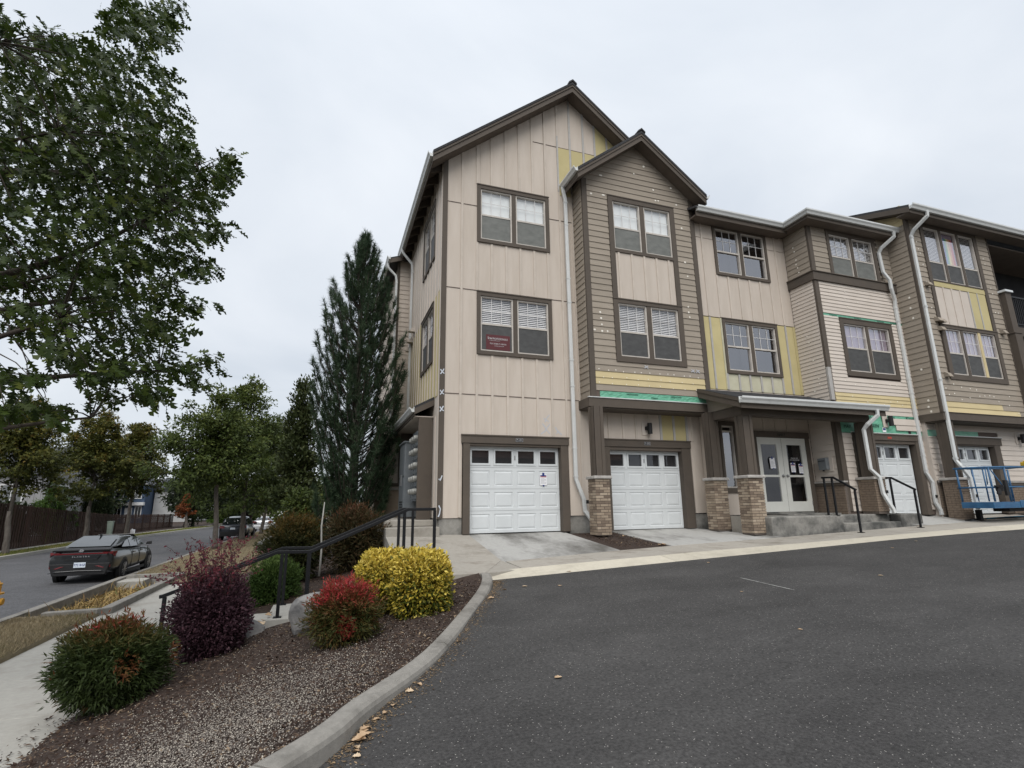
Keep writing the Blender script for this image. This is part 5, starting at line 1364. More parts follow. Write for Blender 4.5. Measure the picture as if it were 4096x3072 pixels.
# ================= FAR RIGHT BLOCK (front at Y 10.52, left cheek at X 17.59)
F5 = TF(10.52)
def far_block():
    T = F5; L_ = TL(17.59)
    WI_o, WI_i = (18.22, 21.10, 6.98, 9.05), (18.38, 20.93, 7.02, 8.93)
    WJ_o, WJ_i = (18.27, 21.12, 3.66, 5.48), (18.46, 20.95, 3.83, 5.36)
    m = MB(); wall_grid(m, T, 17.62, 21.72, 2.35, 9.35, [WI_i, WJ_i], 0.03, 0.006); m.build('wall', M['seam'], B)
    m = MB(); m.tbox(L_, 10.53, 14, 0.004, 0.03, 2.35, 9.5); m.build('wall', M['seam'], B)
    z = 2.585
    while z < 9.2:
        zt = z + 0.1795; zc = z + 0.09
        if 3.66 < zc < 9.05:
            plank(T, 17.74, 18.21, z, zt); plank(T, 21.13, 21.68, z, zt)
        elif zc < 2.80:
            plank(T, 17.74, 21.4, z, zt, 'straw'); plank(T, 21.4, 21.68, z, zt)
        elif zc < 2.98:
            plank(T, 17.74, 20.55, z, zt, 'straw'); plank(T, 20.55, 21.68, z, zt)
        else: plank(T, 17.74, 21.68, z, zt)
        z = zt
    lap(L_, 10.57, 11.19, 2.585, 8.9, 0.1795, lambda i, z, u: 'taupe', single=False)
    lap(L_, 10.57, 13, 8.9, 9.6, 0.1795, lambda i, z, u: 'straw', single=False)
    trimbox(T, 17.575, 17.735, 2.585, 9.3, -0.032, 0.03, name='corner_board'); trimbox(T, 21.685, 21.74, 2.585, 9.2, -0.032, 0.03, name='corner_board')
    for u0, u1 in ((18.22, 18.378), (20.952, 21.11)): trimbox(T, u0, u1, 5.482, 6.978, -0.045, 0.02)
    panel(T, 18.38, 20.95, 5.49, 6.80, 'palebeige', d=-0.012, th=0.03)
    trimbox(T, 18.38, 20.95, 6.805, 6.975, -0.03, 0.0, 'yellow', 'primer_board')
    for u0, u1 in ((20.08, 20.47), (20.53, 20.93)): trimbox(T, u0, u1, 5.5, 6.79, -0.022, -0.0125, 'yellow', 'primer_board')
    for u in (18.80, 19.22, 19.64): batten(T, u, 5.49, 6.80, 'palebeige', d=-0.034)
    for u in (20.06, 20.50): batten(T, u, 5.49, 6.80, 'flash', 0.05, -0.034)
    window(T, WI_o, WI_i, 3, 'blind', meet=7.70, glass='mirror', grid=False, upmats={1: 'flag'})
    window(T, WJ_o, WJ_i, 3, 'curtain', meet=4.55, glass='mirror', mull_mats={1: 'straw'})
    # band beam at the foot of the overhang
    m = MB(); m.box(17.52, 23.5, 10.46, 10.515, 2.345, 2.575); m.box(17.52, 17.585, 10.516, 11.19, 2.345, 2.575); m.box(17.586, 23.5, 10.52, 11.1, 2.31, 2.344); m.build('band_beam', M['trim'], B)
    m = MB(); m.box(17.50, 23.5, 10.44, 10.515, 2.5765, 2.59); m.build('band_flashing', M['trim'], B)
    m = MB(); m.box(17.56, 17.615, 11.04, 11.4, -0.6, 2.4); m.build('return_wall', M['palebeige'], B)
    # set-back ground storey
    G = TF(11.05)
    m = MB(); wall_grid(m, G, 17.6, 40, -0.6, 2.4, [(18.15, 20.7, -0.7, 1.68)], 0.03, 0.006); m.build('wall', M['seam'], B)
    lap(G, 17.6, 18.0, 0.56, 1.92, 0.165, lambda i, z, u: 'palebeige'); lap(G, 20.98, 40, 0.56, 2.34, 0.165, lambda i, z, u: 'palebeige', single=False)
    lap(G, 17.6, 20.98, 2.12, 2.36, 0.12, lambda i, z, u: 'palebeige', single=False)
    m = MB(); m.tbox(G, 17.6, 20.0, -0.012, 0.0, 1.9, 2.12); m.build('house_wrap', M['wrap'], B)
    m = MB(); m.tbox(G, 17.6, 18.0, -0.03, 0.005, -0.5, 0.55); m.tbox(G, 20.98, 40, -0.03, 0.005, -0.5, 0.55); m.build('brick_base', M['mortar'], B)
    for r in range(13):
        z = -0.46 + r * 0.0715
        for ua, ub in ((17.6, 18.0), (20.98, 24.5)):
            u = ua - (0.1 if r % 2 else 0)
            while u < ub:
                a, b = max(ua, u + .005), min(ub, u + .207)
                if b - a > 0.03: BRX.tbox(G, a, b, -0.042, -0.0305, z + .004, z + .066)
                u += .212
    m = MB(); m.tbox(G, 17.6, 18.0, -0.06, 0.0, 0.42, 0.5); m.tbox(G, 20.98, 40, -0.06, 0.0, 0.42, 0.5); m.build('base_band', M['trim'], B)
    m = MB(); m.tbox(G, 17.6, 18.0, -0.08, 0.0, 0.501, 0.545); m.tbox(G, 20.98, 40, -0.08, 0.0, 0.501, 0.545); m.build('stone_sill', M['stonecap'], B)
    garage_trim(G, (17.98, 21.05), 1.70, 1.93, (18.0, 18.16), (20.66, 20.95), -0.46, 1.66)
    m = MB(); m.tbox(G, 17.96, 21.1, -0.07, 0.0, 1.945, 1.965); m.build('header_flashing', M['gutter'], B)
    garage_door(11.18, 18.16, 20.62, -0.455, 1.66)
    m = MB(); m.tbox(G, 17.75, 17.98, -0.05, -0.03, 0.83, 1.05); m.build('dryer_vent', M['palebeige'], B)
    # roof
    m = MB(); m.hexa([(17.22, 10.08, 9.20), (40, 10.08, 9.20), (40, 20, 12.7), (17.22, 20, 12.7), (17.22, 10.08, 9.29), (40, 10.08, 9.29), (40, 20, 12.79), (17.22, 20, 12.79)]); m.build('roof', M['shingle'], B)
    m = MB(); m.poly([(17.19, 10.08, 9.02), (17.19, 20, 12.52), (17.19, 20, 12.70), (17.19, 10.08, 9.20)], (0.03, 0, 0)); m.build('rake_board', M['trim'], B)
    m = MB(); m.box(17.22, 40, 10.07, 10.10, 9.0, 9.2); m.build('fascia', M['trim'], B)
    m = MB(); m.box(17.23, 40, 10.101, 10.52, 9.05, 9.08); m.build('soffit', M['soffit'], B)
    m = MB(); m.poly([(17.23, 10.101, 9.05), (17.23, 16, 11.1), (17.23, 16, 11.15), (17.23, 10.101, 9.1)], (0.36, 0, 0)); m.build('soffit', M['soffit'], B)
    gutter([(17.20, 10.068, 9.285), (40, 10.068, 9.32)], 0.16, 0.135, (0, -1, 0))
    downspout([(17.93, 10.0, 9.15), (17.93, 10.02, 8.98), (17.70, 10.35, 8.62), (17.68, 10.46, 8.45), (17.67, 10.45, 1.12), (17.70, 10.38, 0.98), (18.0, 10.36, 0.62), (18.02, 10.36, 0.3), (18.04, 10.36, 0.02), (18.06, 10.36, -0.30)], 0.105, 0.075)
    m = MB(); m.tbox(TF(10.32), 18.02, 18.10, -0.014, 0.0, 0.05, 0.13); m.build('overflow_mouth', M['blackplastic'], B)
    m = MB(); m.box(18.0, 18.12, 10.30, 10.42, -0.60, -0.31); m.build('drain_boot', M['blackplastic'], B)
    for u, z in ((17.93, 6.75), (18.08, 5.55), (18.25, 5.52), (18.15, 5.25), (18.0, 3.72), (21.3, 5.45)):
        m = MB(); m.poly([(u, 10.52, z), (u, 10.34, z - 0.02), (u, 10.40, z + 0.10), (u, 10.52, z + 0.17)], (0.17, 0, 0)); m.build('vent_hood', M['taupe'], B)
    # balconies at the far edge
    m = MB(); m.box(21.74, 40, 13.0, 13.1, 2.4, 9.1); m.build('balcony_wall', M['trim'], B)
    m = MB(); m.box(21.72, 21.80, 10.55, 13, 2.4, 9.1); m.build('balcony_cheek', M['taupe'], B)
    for z in (2.6, 5.45):
        m = MB(); m.box(21.8, 40, 10.45, 13.0, z, z + 0.32); m.build('balcony_floor', M['trim'], B)
    m = MB(); m.box(21.8, 40, 10.5, 13.0, 8.80, 8.84); m.build('soffit', M['soffit'], B)
    m = MB(); m.box(21.74, 22.05, 10.33, 10.66, 5.5, 6.95); m.build('balcony_pier', M['trim'], B)
    m = MB(); m.box(21.72, 22.10, 10.30, 10.66, 2.59, 5.46); m.build('balcony_pier', M['trim'], B)
    m = MB(); m.box(21.68, 22.11, 10.27, 10.70, 6.952, 7.03); bevel(m.build('pier_cap', M['white'], B), 0.01)
    m = MB(); m.box(21.69, 22.10, 10.28, 10.68, 5.462, 5.498); m.build('pier_band', M['trim'], B)
    m = MB(); m.box(22.06, 26, 10.44, 10.49, 6.86, 6.92); m.box(22.06, 26, 10.44, 10.49, 5.86, 5.90)
    x = 22.15
    while x < 26: m.box(x, x + 0.02, 10.455, 10.475, 5.9, 6.86); x += 0.11
    m.build('balcony_railing', M['black'], B)
far_block()

# left-over siding and bricks beyond the single pieces
def flush_stuff():
    for mat, s in SIDING_STUFF.items(): stuff(s.build('lapped_siding', M[mat], B))
    if BRX.v: stuff(BRX.build('brickwork', M['brick'], B))
flush_stuff()

# ---- filler dabs, spray marks
def dabs():
    r = random.Random(3)
    base = MB(); n = 7
    pts = [(math.cos(2 * math.pi * k / n) * (0.8 + 0.35 * r.random()), 0, math.sin(2 * math.pi * k / n) * (0.8 + 0.35 * r.random())) for k in range(n)]
    base.add([(0, -0.25, 0)] + pts, [(0, 1 + (k + 1) % n, 1 + k) for k in range(n)])
    me = base.mesh('filler_dab', M['caulk'])
    def dab(x, y, z, s, e=1.0):
        o = link('filler_dab', me, B); o.location = Vector((x, y, z)) ; o.scale = (s * e, 0.012, s)
        o.rotation_euler = (0, r.uniform(0, 6), 0) if e == 1.0 else (0, 0, 0)
    Y = 12.012
    for x, z, s, e in ((7.1, 9.42, .03, 2.2), (8.25, 9.72, .03, 1), (8.62, 10.05, .045, 1), (6.75, 8.75, .035, 1.3), (7.15, 8.78, .03, 2), (8.9, 9.30, .035, 1), (9.55, 9.5, .04, 1), (8.95, 8.95, .03, 1.2), (9.05, 8.96, .03, 1), (9.7, 8.95, .03, 1.4),
                       (9.82, 8.18, .035, 1.2), (9.83, 7.05, .035, 1.2), (9.88, 6.6, .03, 1), (9.8, 5.62, .03, 1), (9.8, 5.45, .035, 1), (9.82, 5.3, .03, 1), (6.85, 5.12, .035, 1), (6.87, 4.95, .035, 1), (6.88, 4.77, .03, 1), (6.65, 4.6, .03, 1.4), (6.88, 4.58, .035, 1), (7.05, 4.59, .03, 1)):
        dab(x, Y, z, s, e)
    for k in range(13): dab(6.7 + k * 0.27 + r.uniform(-.05, .05), Y, 3.49 + r.uniform(-.02, .02), .02)
    for row in (3.30, 3.12):
        for k in range(9): dab(6.75 + k * 0.38 + r.uniform(-.1, .1), Y, row + r.uniform(-.02, .02), .017)
    Y = 11.172
    for x, z in ((15.2, 6.45), (15.15, 6.2), (15.7, 6.15), (16.4, 6.25), (15.2, 5.95), (16.3, 5.88), (17.0, 5.85), (14.6, 3.52), (15.0, 3.42), (15.7, 3.4), (16.5, 3.5), (16.8, 3.5), (17.2, 4.5), (17.3, 4.48), (14.8, 3.05), (15.4, 2.9), (16.4, 2.95), (16.7, 2.98), (16.1, 2.86), (16.9, 2.88)):
        dab(x, Y, z, .022)
    Y = 10.492
    for x, z in ((17.95, 8.3), (17.98, 8.05), (18.02, 7.9), (18.05, 7.5), (18.05, 6.9), (18.1, 6.3), (18.05, 6.0), (21.3, 8.2), (21.33, 8.0), (21.35, 7.1), (21.38, 6.9), (21.3, 6.2), (21.45, 6.2),
                 (18.35, 3.5), (18.7, 3.42), (19.1, 3.4), (19.4, 3.38), (17.95, 3.35), (18.05, 3.15), (18.3, 3.2), (19.0, 3.1), (19.5, 3.18), (19.75, 3.2), (20.0, 3.22), (20.2, 3.2), (21.0, 3.25), (18.6, 3.02), (20.4, 3.05), (20.9, 2.95), (21.3, 2.7)):
        dab(x, Y, z, .026)
    def dabx(x, y, z, s):
        o = link('filler_dab', me, B); o.location = (x, y, z); o.scale = (s, 0.012, s); o.rotation_euler = (0, 0, -math.pi / 2)
    for y, z in ((11.75, 8.05), (11.72, 7.9), (11.7, 7.6), (11.72, 7.45), (11.68, 7.32), (11.66, 7.15), (11.7, 5.0), (11.66, 4.8), (11.6, 4.2), (11.5, 3.6), (11.5, 3.45), (11.45, 3.3), (11.7, 3.25)): dabx(13.942, y, z, .03)
    for y, z in ((10.8, 6.4), (10.82, 6.05), (10.8, 5.7), (10.85, 4.0), (10.82, 3.0), (10.85, 2.8), (10.8, 2.65)): dabx(17.562, y, z, .04)
    # sprayed crosses and ticks
    def stroke(T, pts, w, mat, d=-0.004):
        m = MB(); v = []
        for i, (u, z) in enumerate(pts):
            a = pts[min(i + 1, len(pts) - 1)]; b = pts[max(i - 1, 0)]; t = Vector((a[0] - b[0], a[1] - b[1])).normalized(); nrm = Vector((-t.y, t.x)) * w / 2 * r.uniform(0.8, 1.2)
            v += [T(u + nrm.x, d, z + nrm.y), T(u - nrm.x, d, z - nrm.y)]
        m.add(v, [(2 * i, 2 * i + 1, 2 * i + 3, 2 * i + 2) for i in range(len(pts) - 1)]); m.build('spray_mark', M[mat], B, recalc=False)
    T = F1
    stroke(T, [(5.24, 1.78), (5.36, 1.86), (5.45, 1.99), (5.51, 2.06)], .03, 'chalk', -0.003); stroke(T, [(5.29, 2.06), (5.36, 1.98), (5.42, 1.88), (5.50, 1.80)], .03, 'chalk', -0.005)
    stroke(T, [(5.33, 2.20), (5.40, 2.16), (5.48, 2.12)], .03, 'chalk', -0.003); stroke(T, [(5.37, 2.1), (5.41, 2.2), (5.50, 2.30)], .03, 'chalk', -0.005)
    stroke(T, [(5.66, 1.98), (5.72, 1.88), (5.84, 1.78)], .03, 'chalk', -0.003); stroke(T, [(5.68, 1.80), (5.76, 1.88)], .025, 'chalk', -0.005)
    T = TF(12.572)
    for z in (3.25, 2.72, 2.30):
        stroke(T, [(2.56, z + .07), (2.61, z), (2.66, z - .03)], .025, 'whitespray'); stroke(T, [(2.56, z - .05), (2.6, z), (2.65, z + .09)], .025, 'whitespray', -0.006)
    stroke(T, [(2.57, 0.62), (2.60, 0.58), (2.65, 0.70)], .03, 'whitespray'); stroke(T, [(2.58, 0.0), (2.62, -0.08), (2.60, -0.2), (2.57, -0.26)], .03, 'whitespray')
    T = TF(12.010)
    for x in (8.2, 9.75, 9.92):
        stroke(T, [(x - .06, 3.62), (x, 3.67), (x + .06, 3.70)], .025, 'chalk'); stroke(T, [(x - .05, 3.71), (x, 3.66), (x + .06, 3.62)], .025, 'chalk', -0.006)
dabs()

# ================================================================== STREET FURNITURE AND SMALL THINGS
def meters():
    r = thing('electric_meter_bank', 'grey electric cabinet with rows of round glass meters under the side canopy', 'meter bank', (2.3, 14.8, -0.34), world=True)
    m = MB(); m.box(2.06, 2.55, 14.75, 15.75, -0.30, 1.72); bevel(m.build('cabinet', M['greymetal'], r), 0.015)
    m = MB(); m.box(2.02, 2.58, 14.72, 15.78, 1.72, 1.76); m.build('cabinet_top', M['greymetal'], r)
    m = MB(); m.box(2.045, 2.06, 14.80, 15.70, -0.2, 0.75); m.box(2.045, 2.06, 14.80, 15.70, 0.80, 1.65); m.build('cabinet_door', M['greymetal'], r)
    for z in (-0.05, 0.02, 0.09): m = MB(); m.box(2.036, 2.044, 14.9, 15.5, z, z + .03); m.build('vent_slot', M['ink'], r)
    m = MB(); m.box(2.02, 2.05, 15.2, 15.35, 0.55, 0.85); m.build('padlock_hasp', M['steel'], r)
    m = MB(); m.box(2.26, 2.55, 13.45, 14.70, 0.12, 1.95); m.build('meter_panel', M['greymetal'], r)
    gl = pmat('meter_glass', (0.40, 0.40, 0.37), (0.30, 0.30, 0.28), 20, 0.2, spec=0.6)
    for i, z in enumerate((1.72, 1.38, 1.02, 0.68, 0.36)):
        for y in (13.66, 14.03, 14.4):
            m = MB(); m.tube([(2.26, y, z), (2.23, y, z), (2.228, y, z), (2.14, y, z), (2.11, y, z)], [0.085, 0.085, 0.07, 0.07, 0.05], 12); mt = m.build('meter', gl, r)
            m = MB(); m.box(2.20, 2.26, y - .09, y + .09, z - 0.19, z - 0.11); m.build('socket_cover', M['greymetal'], mt)
    for y in (13.7, 13.95, 14.2, 14.45):
        m = MB(); m.tube([(2.4, y, 0.13), (2.4, y, -0.30)], 0.03, 8); m.build('conduit', M['steel'], r)
meters()

def rail_bar(root, pts, s=0.052, h=None, name='top_rail'):
    m = MB()
    P = [Vector(p) for p in pts]; rings = []
    for i, p in enumerate(P):
        d = (P[min(i + 1, len(P) - 1)] - P[max(i - 1, 0)]).normalized(); sd = d.cross(Vector((0, 0, 1))).normalized(); up = sd.cross(d).normalized(); hh = (h or s) / 2; w = s / 2
        rings.append([p - sd * w - up * hh, p + sd * w - up * hh, p + sd * w + up * hh, p - sd * w + up * hh])
    v = [q for r in rings for q in r]; f = [(0, 1, 2, 3)]
    for i in range(len(rings) - 1):
        for j in range(4): f.append((i * 4 + j, i * 4 + (j + 1) % 4, i * 4 + 4 + (j + 1) % 4, i * 4 + 4 + j))
    q = (len(rings) - 1) * 4; f.append((q, q + 1, q + 2, q + 3)); m.add(v, f)
    o = m.build(name, M['black'], root); bevel(o, 0.006, 2); return o

def post(root, x, y, z0, z1, s=0.05):
    m = MB(); m.box(x - s / 2, x + s / 2, y - s / 2, y + s / 2, z0, z1); o = m.build('post', M['black'], root); bevel(o, 0.004, 1)
    m = MB(); m.box(x - 0.06, x + 0.06, y - 0.06, y + 0.06, z0, z0 + 0.012); m.build('base_plate', M['black'], o)

def handrails():
    for y, label, x_up, x_end in ((9.55, 'black metal handrail on the side of the steps nearer the yellow hedge', 1.42, 1.89), (10.72, 'black metal handrail on the far side of the steps, behind the other one', 1.48, 1.69)):
        r = thing('handrail', label, 'handrail', (0, y, -1.68), 'black handrails of the garden steps', world=True)
        k = 0 if y < 10 else 0.02
        rail_bar(r, [(-2.20, y, -1.27 - k), (-2.16, y, -1.265 - k), (-0.63, y, -0.70 - k), (-0.14, y, -0.71 - k), (x_up, y, -0.062), (x_end + 0.02, y, -0.062)])
        post(r, -2.13, y, -2.2, -1.28); post(r, -0.565, y, -1.68, -0.73); post(r, -0.165, y, -1.68, -0.74)
        post(r, x_up - 0.06, y, -1.08, -0.10); post(r, x_end, y, -1.04, -0.085)
    for x, label in ((12.66, 'short black railing left of the porch steps with three legs'), (14.83, 'short black railing right of the porch steps in front of the garage door')):
        r = thing('porch_railing', label, 'railing', (x, 10.5, -0.38), 'black railings beside the porch steps', world=True)
        zg = g_walk(x) - 0.01
        rail_bar(r, [(x, 10.80, 0.605), (x, 10.76, 0.605), (x, 10.46, 0.60), (x, 9.86, 0.255)], 0.05)
        post(r, x, 10.74, -0.375, 0.58, 0.045); post(r, x, 10.50, -0.375, 0.575, 0.045); post(r, x, 9.90, zg, 0.25, 0.045)
handrails()

def wall_lamps():
    for (x, y, z, label) in ((8.45, 12.60, 2.03, 'black cylinder wall lamp above the second garage door'), (16.02, 11.165, 2.33, 'black cylinder wall lamp on green house wrap above the third garage door'), (22.0, 11.03, 1.95, 'black cylinder wall lamp at the right edge beside the balcony')):
        r = thing('wall_lamp', label, 'lamp', (x, y, z), 'black wall lamps', world=True)
        m = MB(); m.box(x - 0.15, x + 0.06, y - 0.02, y, z - 0.18, z + 0.18); m.build('mounting_board', M['palebeige'], r)
        m = MB(); m.box(x - 0.05, x + 0.02, y - 0.12, y - 0.021, z - 0.04, z + 0.06); m.build('bracket', M['blackplastic'], r)
        m = MB(); m.tube([(x + 0.04, y - 0.13, z - 0.15), (x + 0.04, y - 0.13, z + 0.15)], 0.065, 16); m.build('shade', M['blackplastic'], r)
wall_lamps()

def notices():
    def notice(x, y, z, w, h, label, band, tape='blue', tilt=0.0, lines=6):
        r = thing('paper_notice', label, 'notice', (x, y, z), 'paper notices taped to doors')
        r.rotation_euler = (0, tilt, 0)
        m = MB(); m.box(-w / 2, w / 2, -0.003, 0, -h / 2, h / 2); m.build('sheet', M['paper'], r)
        if band:
            m = MB(); m.box(-w * .42, w * .42, -0.0045, -0.0032, h * .30, h * .41); m.build('header_print', M['blueprint'], r)
            m = MB(); m.box(-w * .42, w * .42, -0.0045, -0.0032, h * .22, h * .285); m.build('band_print', M['redprint'], r)
        m = MB()
        for k in range(lines):
            zz = h * (0.12 - k * 0.09); m.box(-w * .38, w * (.38 if k % 3 else .15), -0.0045, -0.0032, zz, zz + h * 0.018)
        m.build('printed_lines', M['greymetal'], r)
        if tape:
            m = MB(); m.box(-w * .15, w * .15, -0.006, -0.0047, h * .40, h * .62); m.box(-w * .12, w * .12, -0.006, -0.0047, -h * .58, -h * .46); m.build('tape', M['blueprint'] if tape == 'blue' else M['steel'], r)
    notice(5.335, 12.728, 0.615, 0.20, 0.285, 'white printed notice with blue tape on the first garage door', True)
    notice(12.30, 12.045, 1.085, 0.19, 0.30, 'plain white notice on the left glass of the entry doors', False, tilt=-0.05)
    notice(13.06, 12.045, 0.965, 0.17, 0.27, 'white notice with red band on the right entry door, nearer the knob', True)
    notice(13.36, 12.045, 0.935, 0.16, 0.27, 'white notice with red band on the right entry door, nearer the hinge', True)
    # maroon agency sign in the lower left window
    r = thing('window_sign', 'maroon sign with white lettering inside the first floor window', 'sign', (4.09, 12.606, 4.14), world=True)
    m = MB(); m.box(3.76, 4.42, 12.604, 12.610, 3.96, 4.37); m.build('board', M['maroon'], r)
    text(r, 'kw', M['whiteprint'], 0.115, facing_front(3.865, 12.602, 4.272), sx=0.9)
    text(r, 'PROFESSIONALS', M['whiteprint'], 0.078, facing_front(4.145, 12.602, 4.262), sx=0.74)
    text(r, 'KELLERWILLIAMS. REALTY', M['whiteprint'], 0.026, facing_front(4.0, 12.602, 4.208), sx=1.0)
    text(r, 'TROY STAIRS 971-280-6761', M['whiteprint'], 0.055, facing_front(4.09, 12.602, 4.125), sx=0.72)
    text(r, 'www.troystairs.com', M['whiteprint'], 0.036, facing_front(4.12, 12.602, 4.07), sx=0.9)
notices()

def mailbox():
    r = thing('intercom_box', 'dark steel letter box on a pale board beside the entry doors', 'letter box', (13.95, 11.7, 1.05), world=True)
    m = MB(); m.box(13.925, 13.944, 11.44, 11.86, 0.84, 1.26); m.build('mounting_board', M['palebeige'], r)
    m = MB(); m.hexa([(13.80, 11.55, 0.88), (13.80, 11.82, 0.88), (13.925, 11.82, 0.88), (13.925, 11.55, 0.88), (13.78, 11.55, 1.21), (13.78, 11.82, 1.21), (13.925, 11.82, 1.24), (13.925, 11.55, 1.24)]); bevel(m.build('body', M['greymetal'], r), 0.008)
    m = MB(); m.box(13.775, 13.784, 11.58, 11.80, 1.13, 1.15); m.build('slot', M['ink'], r)
    m = MB(); m.tube([(13.84, 11.7, 0.88), (13.84, 11.7, 0.84)], 0.03, 10); m.build('knob', M['blackplastic'], r)
mailbox()

def boom_lift():
    blue = pmat('blue_lift_paint', (0.028, 0.115, 0.235), (0.022, 0.085, 0.185), 5, 0.4, 0.1, 120, spec=0.5)
    yel = pmat('yellow_lift_paint', (0.62, 0.42, 0.04), (0.5, 0.33, 0.03), 6, 0.5)
    r = thing('boom_lift', 'blue boom lift basket with a yellow control box in front of the fourth garage door', 'lift', (18.6, 9.8, -0.6), world=True)
    x0, x1, y0, y1 = 17.36, 19.8, 9.55, 10.35
    def tube(nm, pts, rr, mat=blue):
        m = MB(); m.tube(pts, rr, 8); return m.build(nm, mat, r, smooth=True)
    tube('top_rail', [(x0 - .08, y0, 0.855), (x1, y0, 0.90), (x1, y1, 0.90), (x0 - .04, y1, 0.86), (x0 - .08, y0, 0.855)], 0.026)
    tube('mid_rail', [(x0, y0, 0.31), (x1, y0, 0.335), (x1, y1, 0.335), (x0, y1, 0.31), (x0, y0, 0.31)], 0.022)
    for x in (x0 + .08, x0 + .78, x1 - 0.02):
        for y in (y0, y1): tube('upright', [(x, y, -0.08), (x - (0.03 if x < x1 - .1 else 0), y, 0.86)], 0.026)
    for x in (x0 + 1.25, x0 + 1.5): tube('upright', [(x + .02, y1, -0.08), (x, y1, 0.87)], 0.02)
    tube('brace', [(x0 + .18, y0 + .02, 0.80), (x0 + 0.95, y0 + .02, -0.08)], 0.016); tube('brace', [(x0 - .06, y0, 0.83), (x0 - .1, y0, 0.38)], 0.015)
    m = MB(); m.box(x0, x1 + .1, y0, y1, -0.26, -0.21); m.box(x0, x1 + .1, y0, y0 + .03, -0.21, -0.09); m.box(x0, x0 + .03, y0 + .031, y1, -0.21, -0.09); m.box(x0 + 1.15, x1 + .1, y0 - .012, y0 - .001, -0.25, -0.05); bevel(m.build('platform', blue, r), 0.008, 1)
    m = MB(); m.box(x0 + 1.0, x1 + 0.3, y0 + 0.2, y1 - 0.2, -0.36, -0.262); m.build('underframe', M['blackplastic'], r)
    m = MB(); m.box(x1 - .32, x1 + .2, y0 - .05, y0 + .3, 0.93, 1.05); m.box(x1 - .28, x1 + .15, y0 - .02, y0 + .25, 1.051, 1.09); bevel(m.build('control_box', yel, r), 0.02); tube('control_stand', [(x1 - .06, y0 + .1, 0.2), (x1 - .06, y0 + .1, 0.95)], 0.02)
    # winch motor lashed to the rail
    m = MB(); m.tube([(x0 + .28, y0 - .05, 0.2), (x0 + .28, y0 - .05, 0.36)], [0.08, 0.1], 10); m.box(x0 + .1, x0 + .42, y0 - .09, y0 - .03, 0.32, 0.36); m.tube([(x0 + .2, y0 - .06, 0.12), (x0 + .24, y0 - .06, 0.26)], 0.055, 8); m.box(x0 + .52, x0 + .64, y0 - .08, y0 - .02, 0.08, 0.50); m.build('winch', M['blackplastic'], r)
    tube('hook_cable', [(x1 - .25, y0 - .02, 0.3), (x1 - .25, y0 - .02, 0.0)], 0.03, pmat('rusty_rope', (0.35, 0.17, 0.10), None, 10, 0.8))
    # arm, turret and wheels beyond the frame
    m = MB(); m.bar((x1 + .2, 9.95, -0.1), (x1 + 4.2, 9.6, 0.9), 0.2, 0.22); m.build('boom_arm', blue, r)
    m = MB(); m.box(x1 + 3.6, x1 + 6.0, 8.95, 10.35, 0.05, 1.2); bevel(m.build('turret', blue, r), 0.05)
    m = MB(); m.box(x1 + 3.4, x1 + 6.2, 9.05, 10.25, -0.35, 0.05); m.build('chassis', M['greymetal'], r)
    for x in (x1 + 3.8, x1 + 5.8):
        for y in (8.9, 10.4):
            m = MB(); m.tube([(x, y - .13, -0.28), (x, y + .13, -0.28)], 0.38, 20); m.build('wheel', M['blackplastic'], r)
boom_lift()

def hoses():
    r_ = random.Random(5)
    cols = [('blackplastic', 'black'), ('greymetal', 'grey'), ('blackplastic', 'black'), ('blue', 'blue')]
    M['blue'] = pmat('blue_hose', (0.02, 0.16, 0.26), None, 5, 0.5)
    labs = ['thin black hose snaking along the mulch by the fourth garage', 'grey hose lying on the concrete edge below the lift basket', 'thick black cable nearest the tan kerb below the lift', 'bright blue hose lying among black hoses below the lift']
    for k, (mt, nm) in enumerate(cols):
        m = MB(); pts = []
        y0 = (10.62, 10.45, 10.34, 10.40)[k]; x0 = (16.9, 17.5, 17.4, 18.3)[k]
        for i in range(28):
            x = x0 + i * 0.2; pts.append((x, y0 + 0.07 * math.sin(x * 2.3 + k * 2) + 0.03 * r_.uniform(-1, 1), g_walk(x) + 0.022 + 0.012 * k))
        pts = [tuple(p) for p in catmull(pts, 3)]
        m.tube(pts, (0.015, 0.018, 0.02, 0.02)[k], 6); tag(m.build('hose', M[mt], smooth=True), labs[k], 'hose', 'hoses lying below the lift')
hoses()

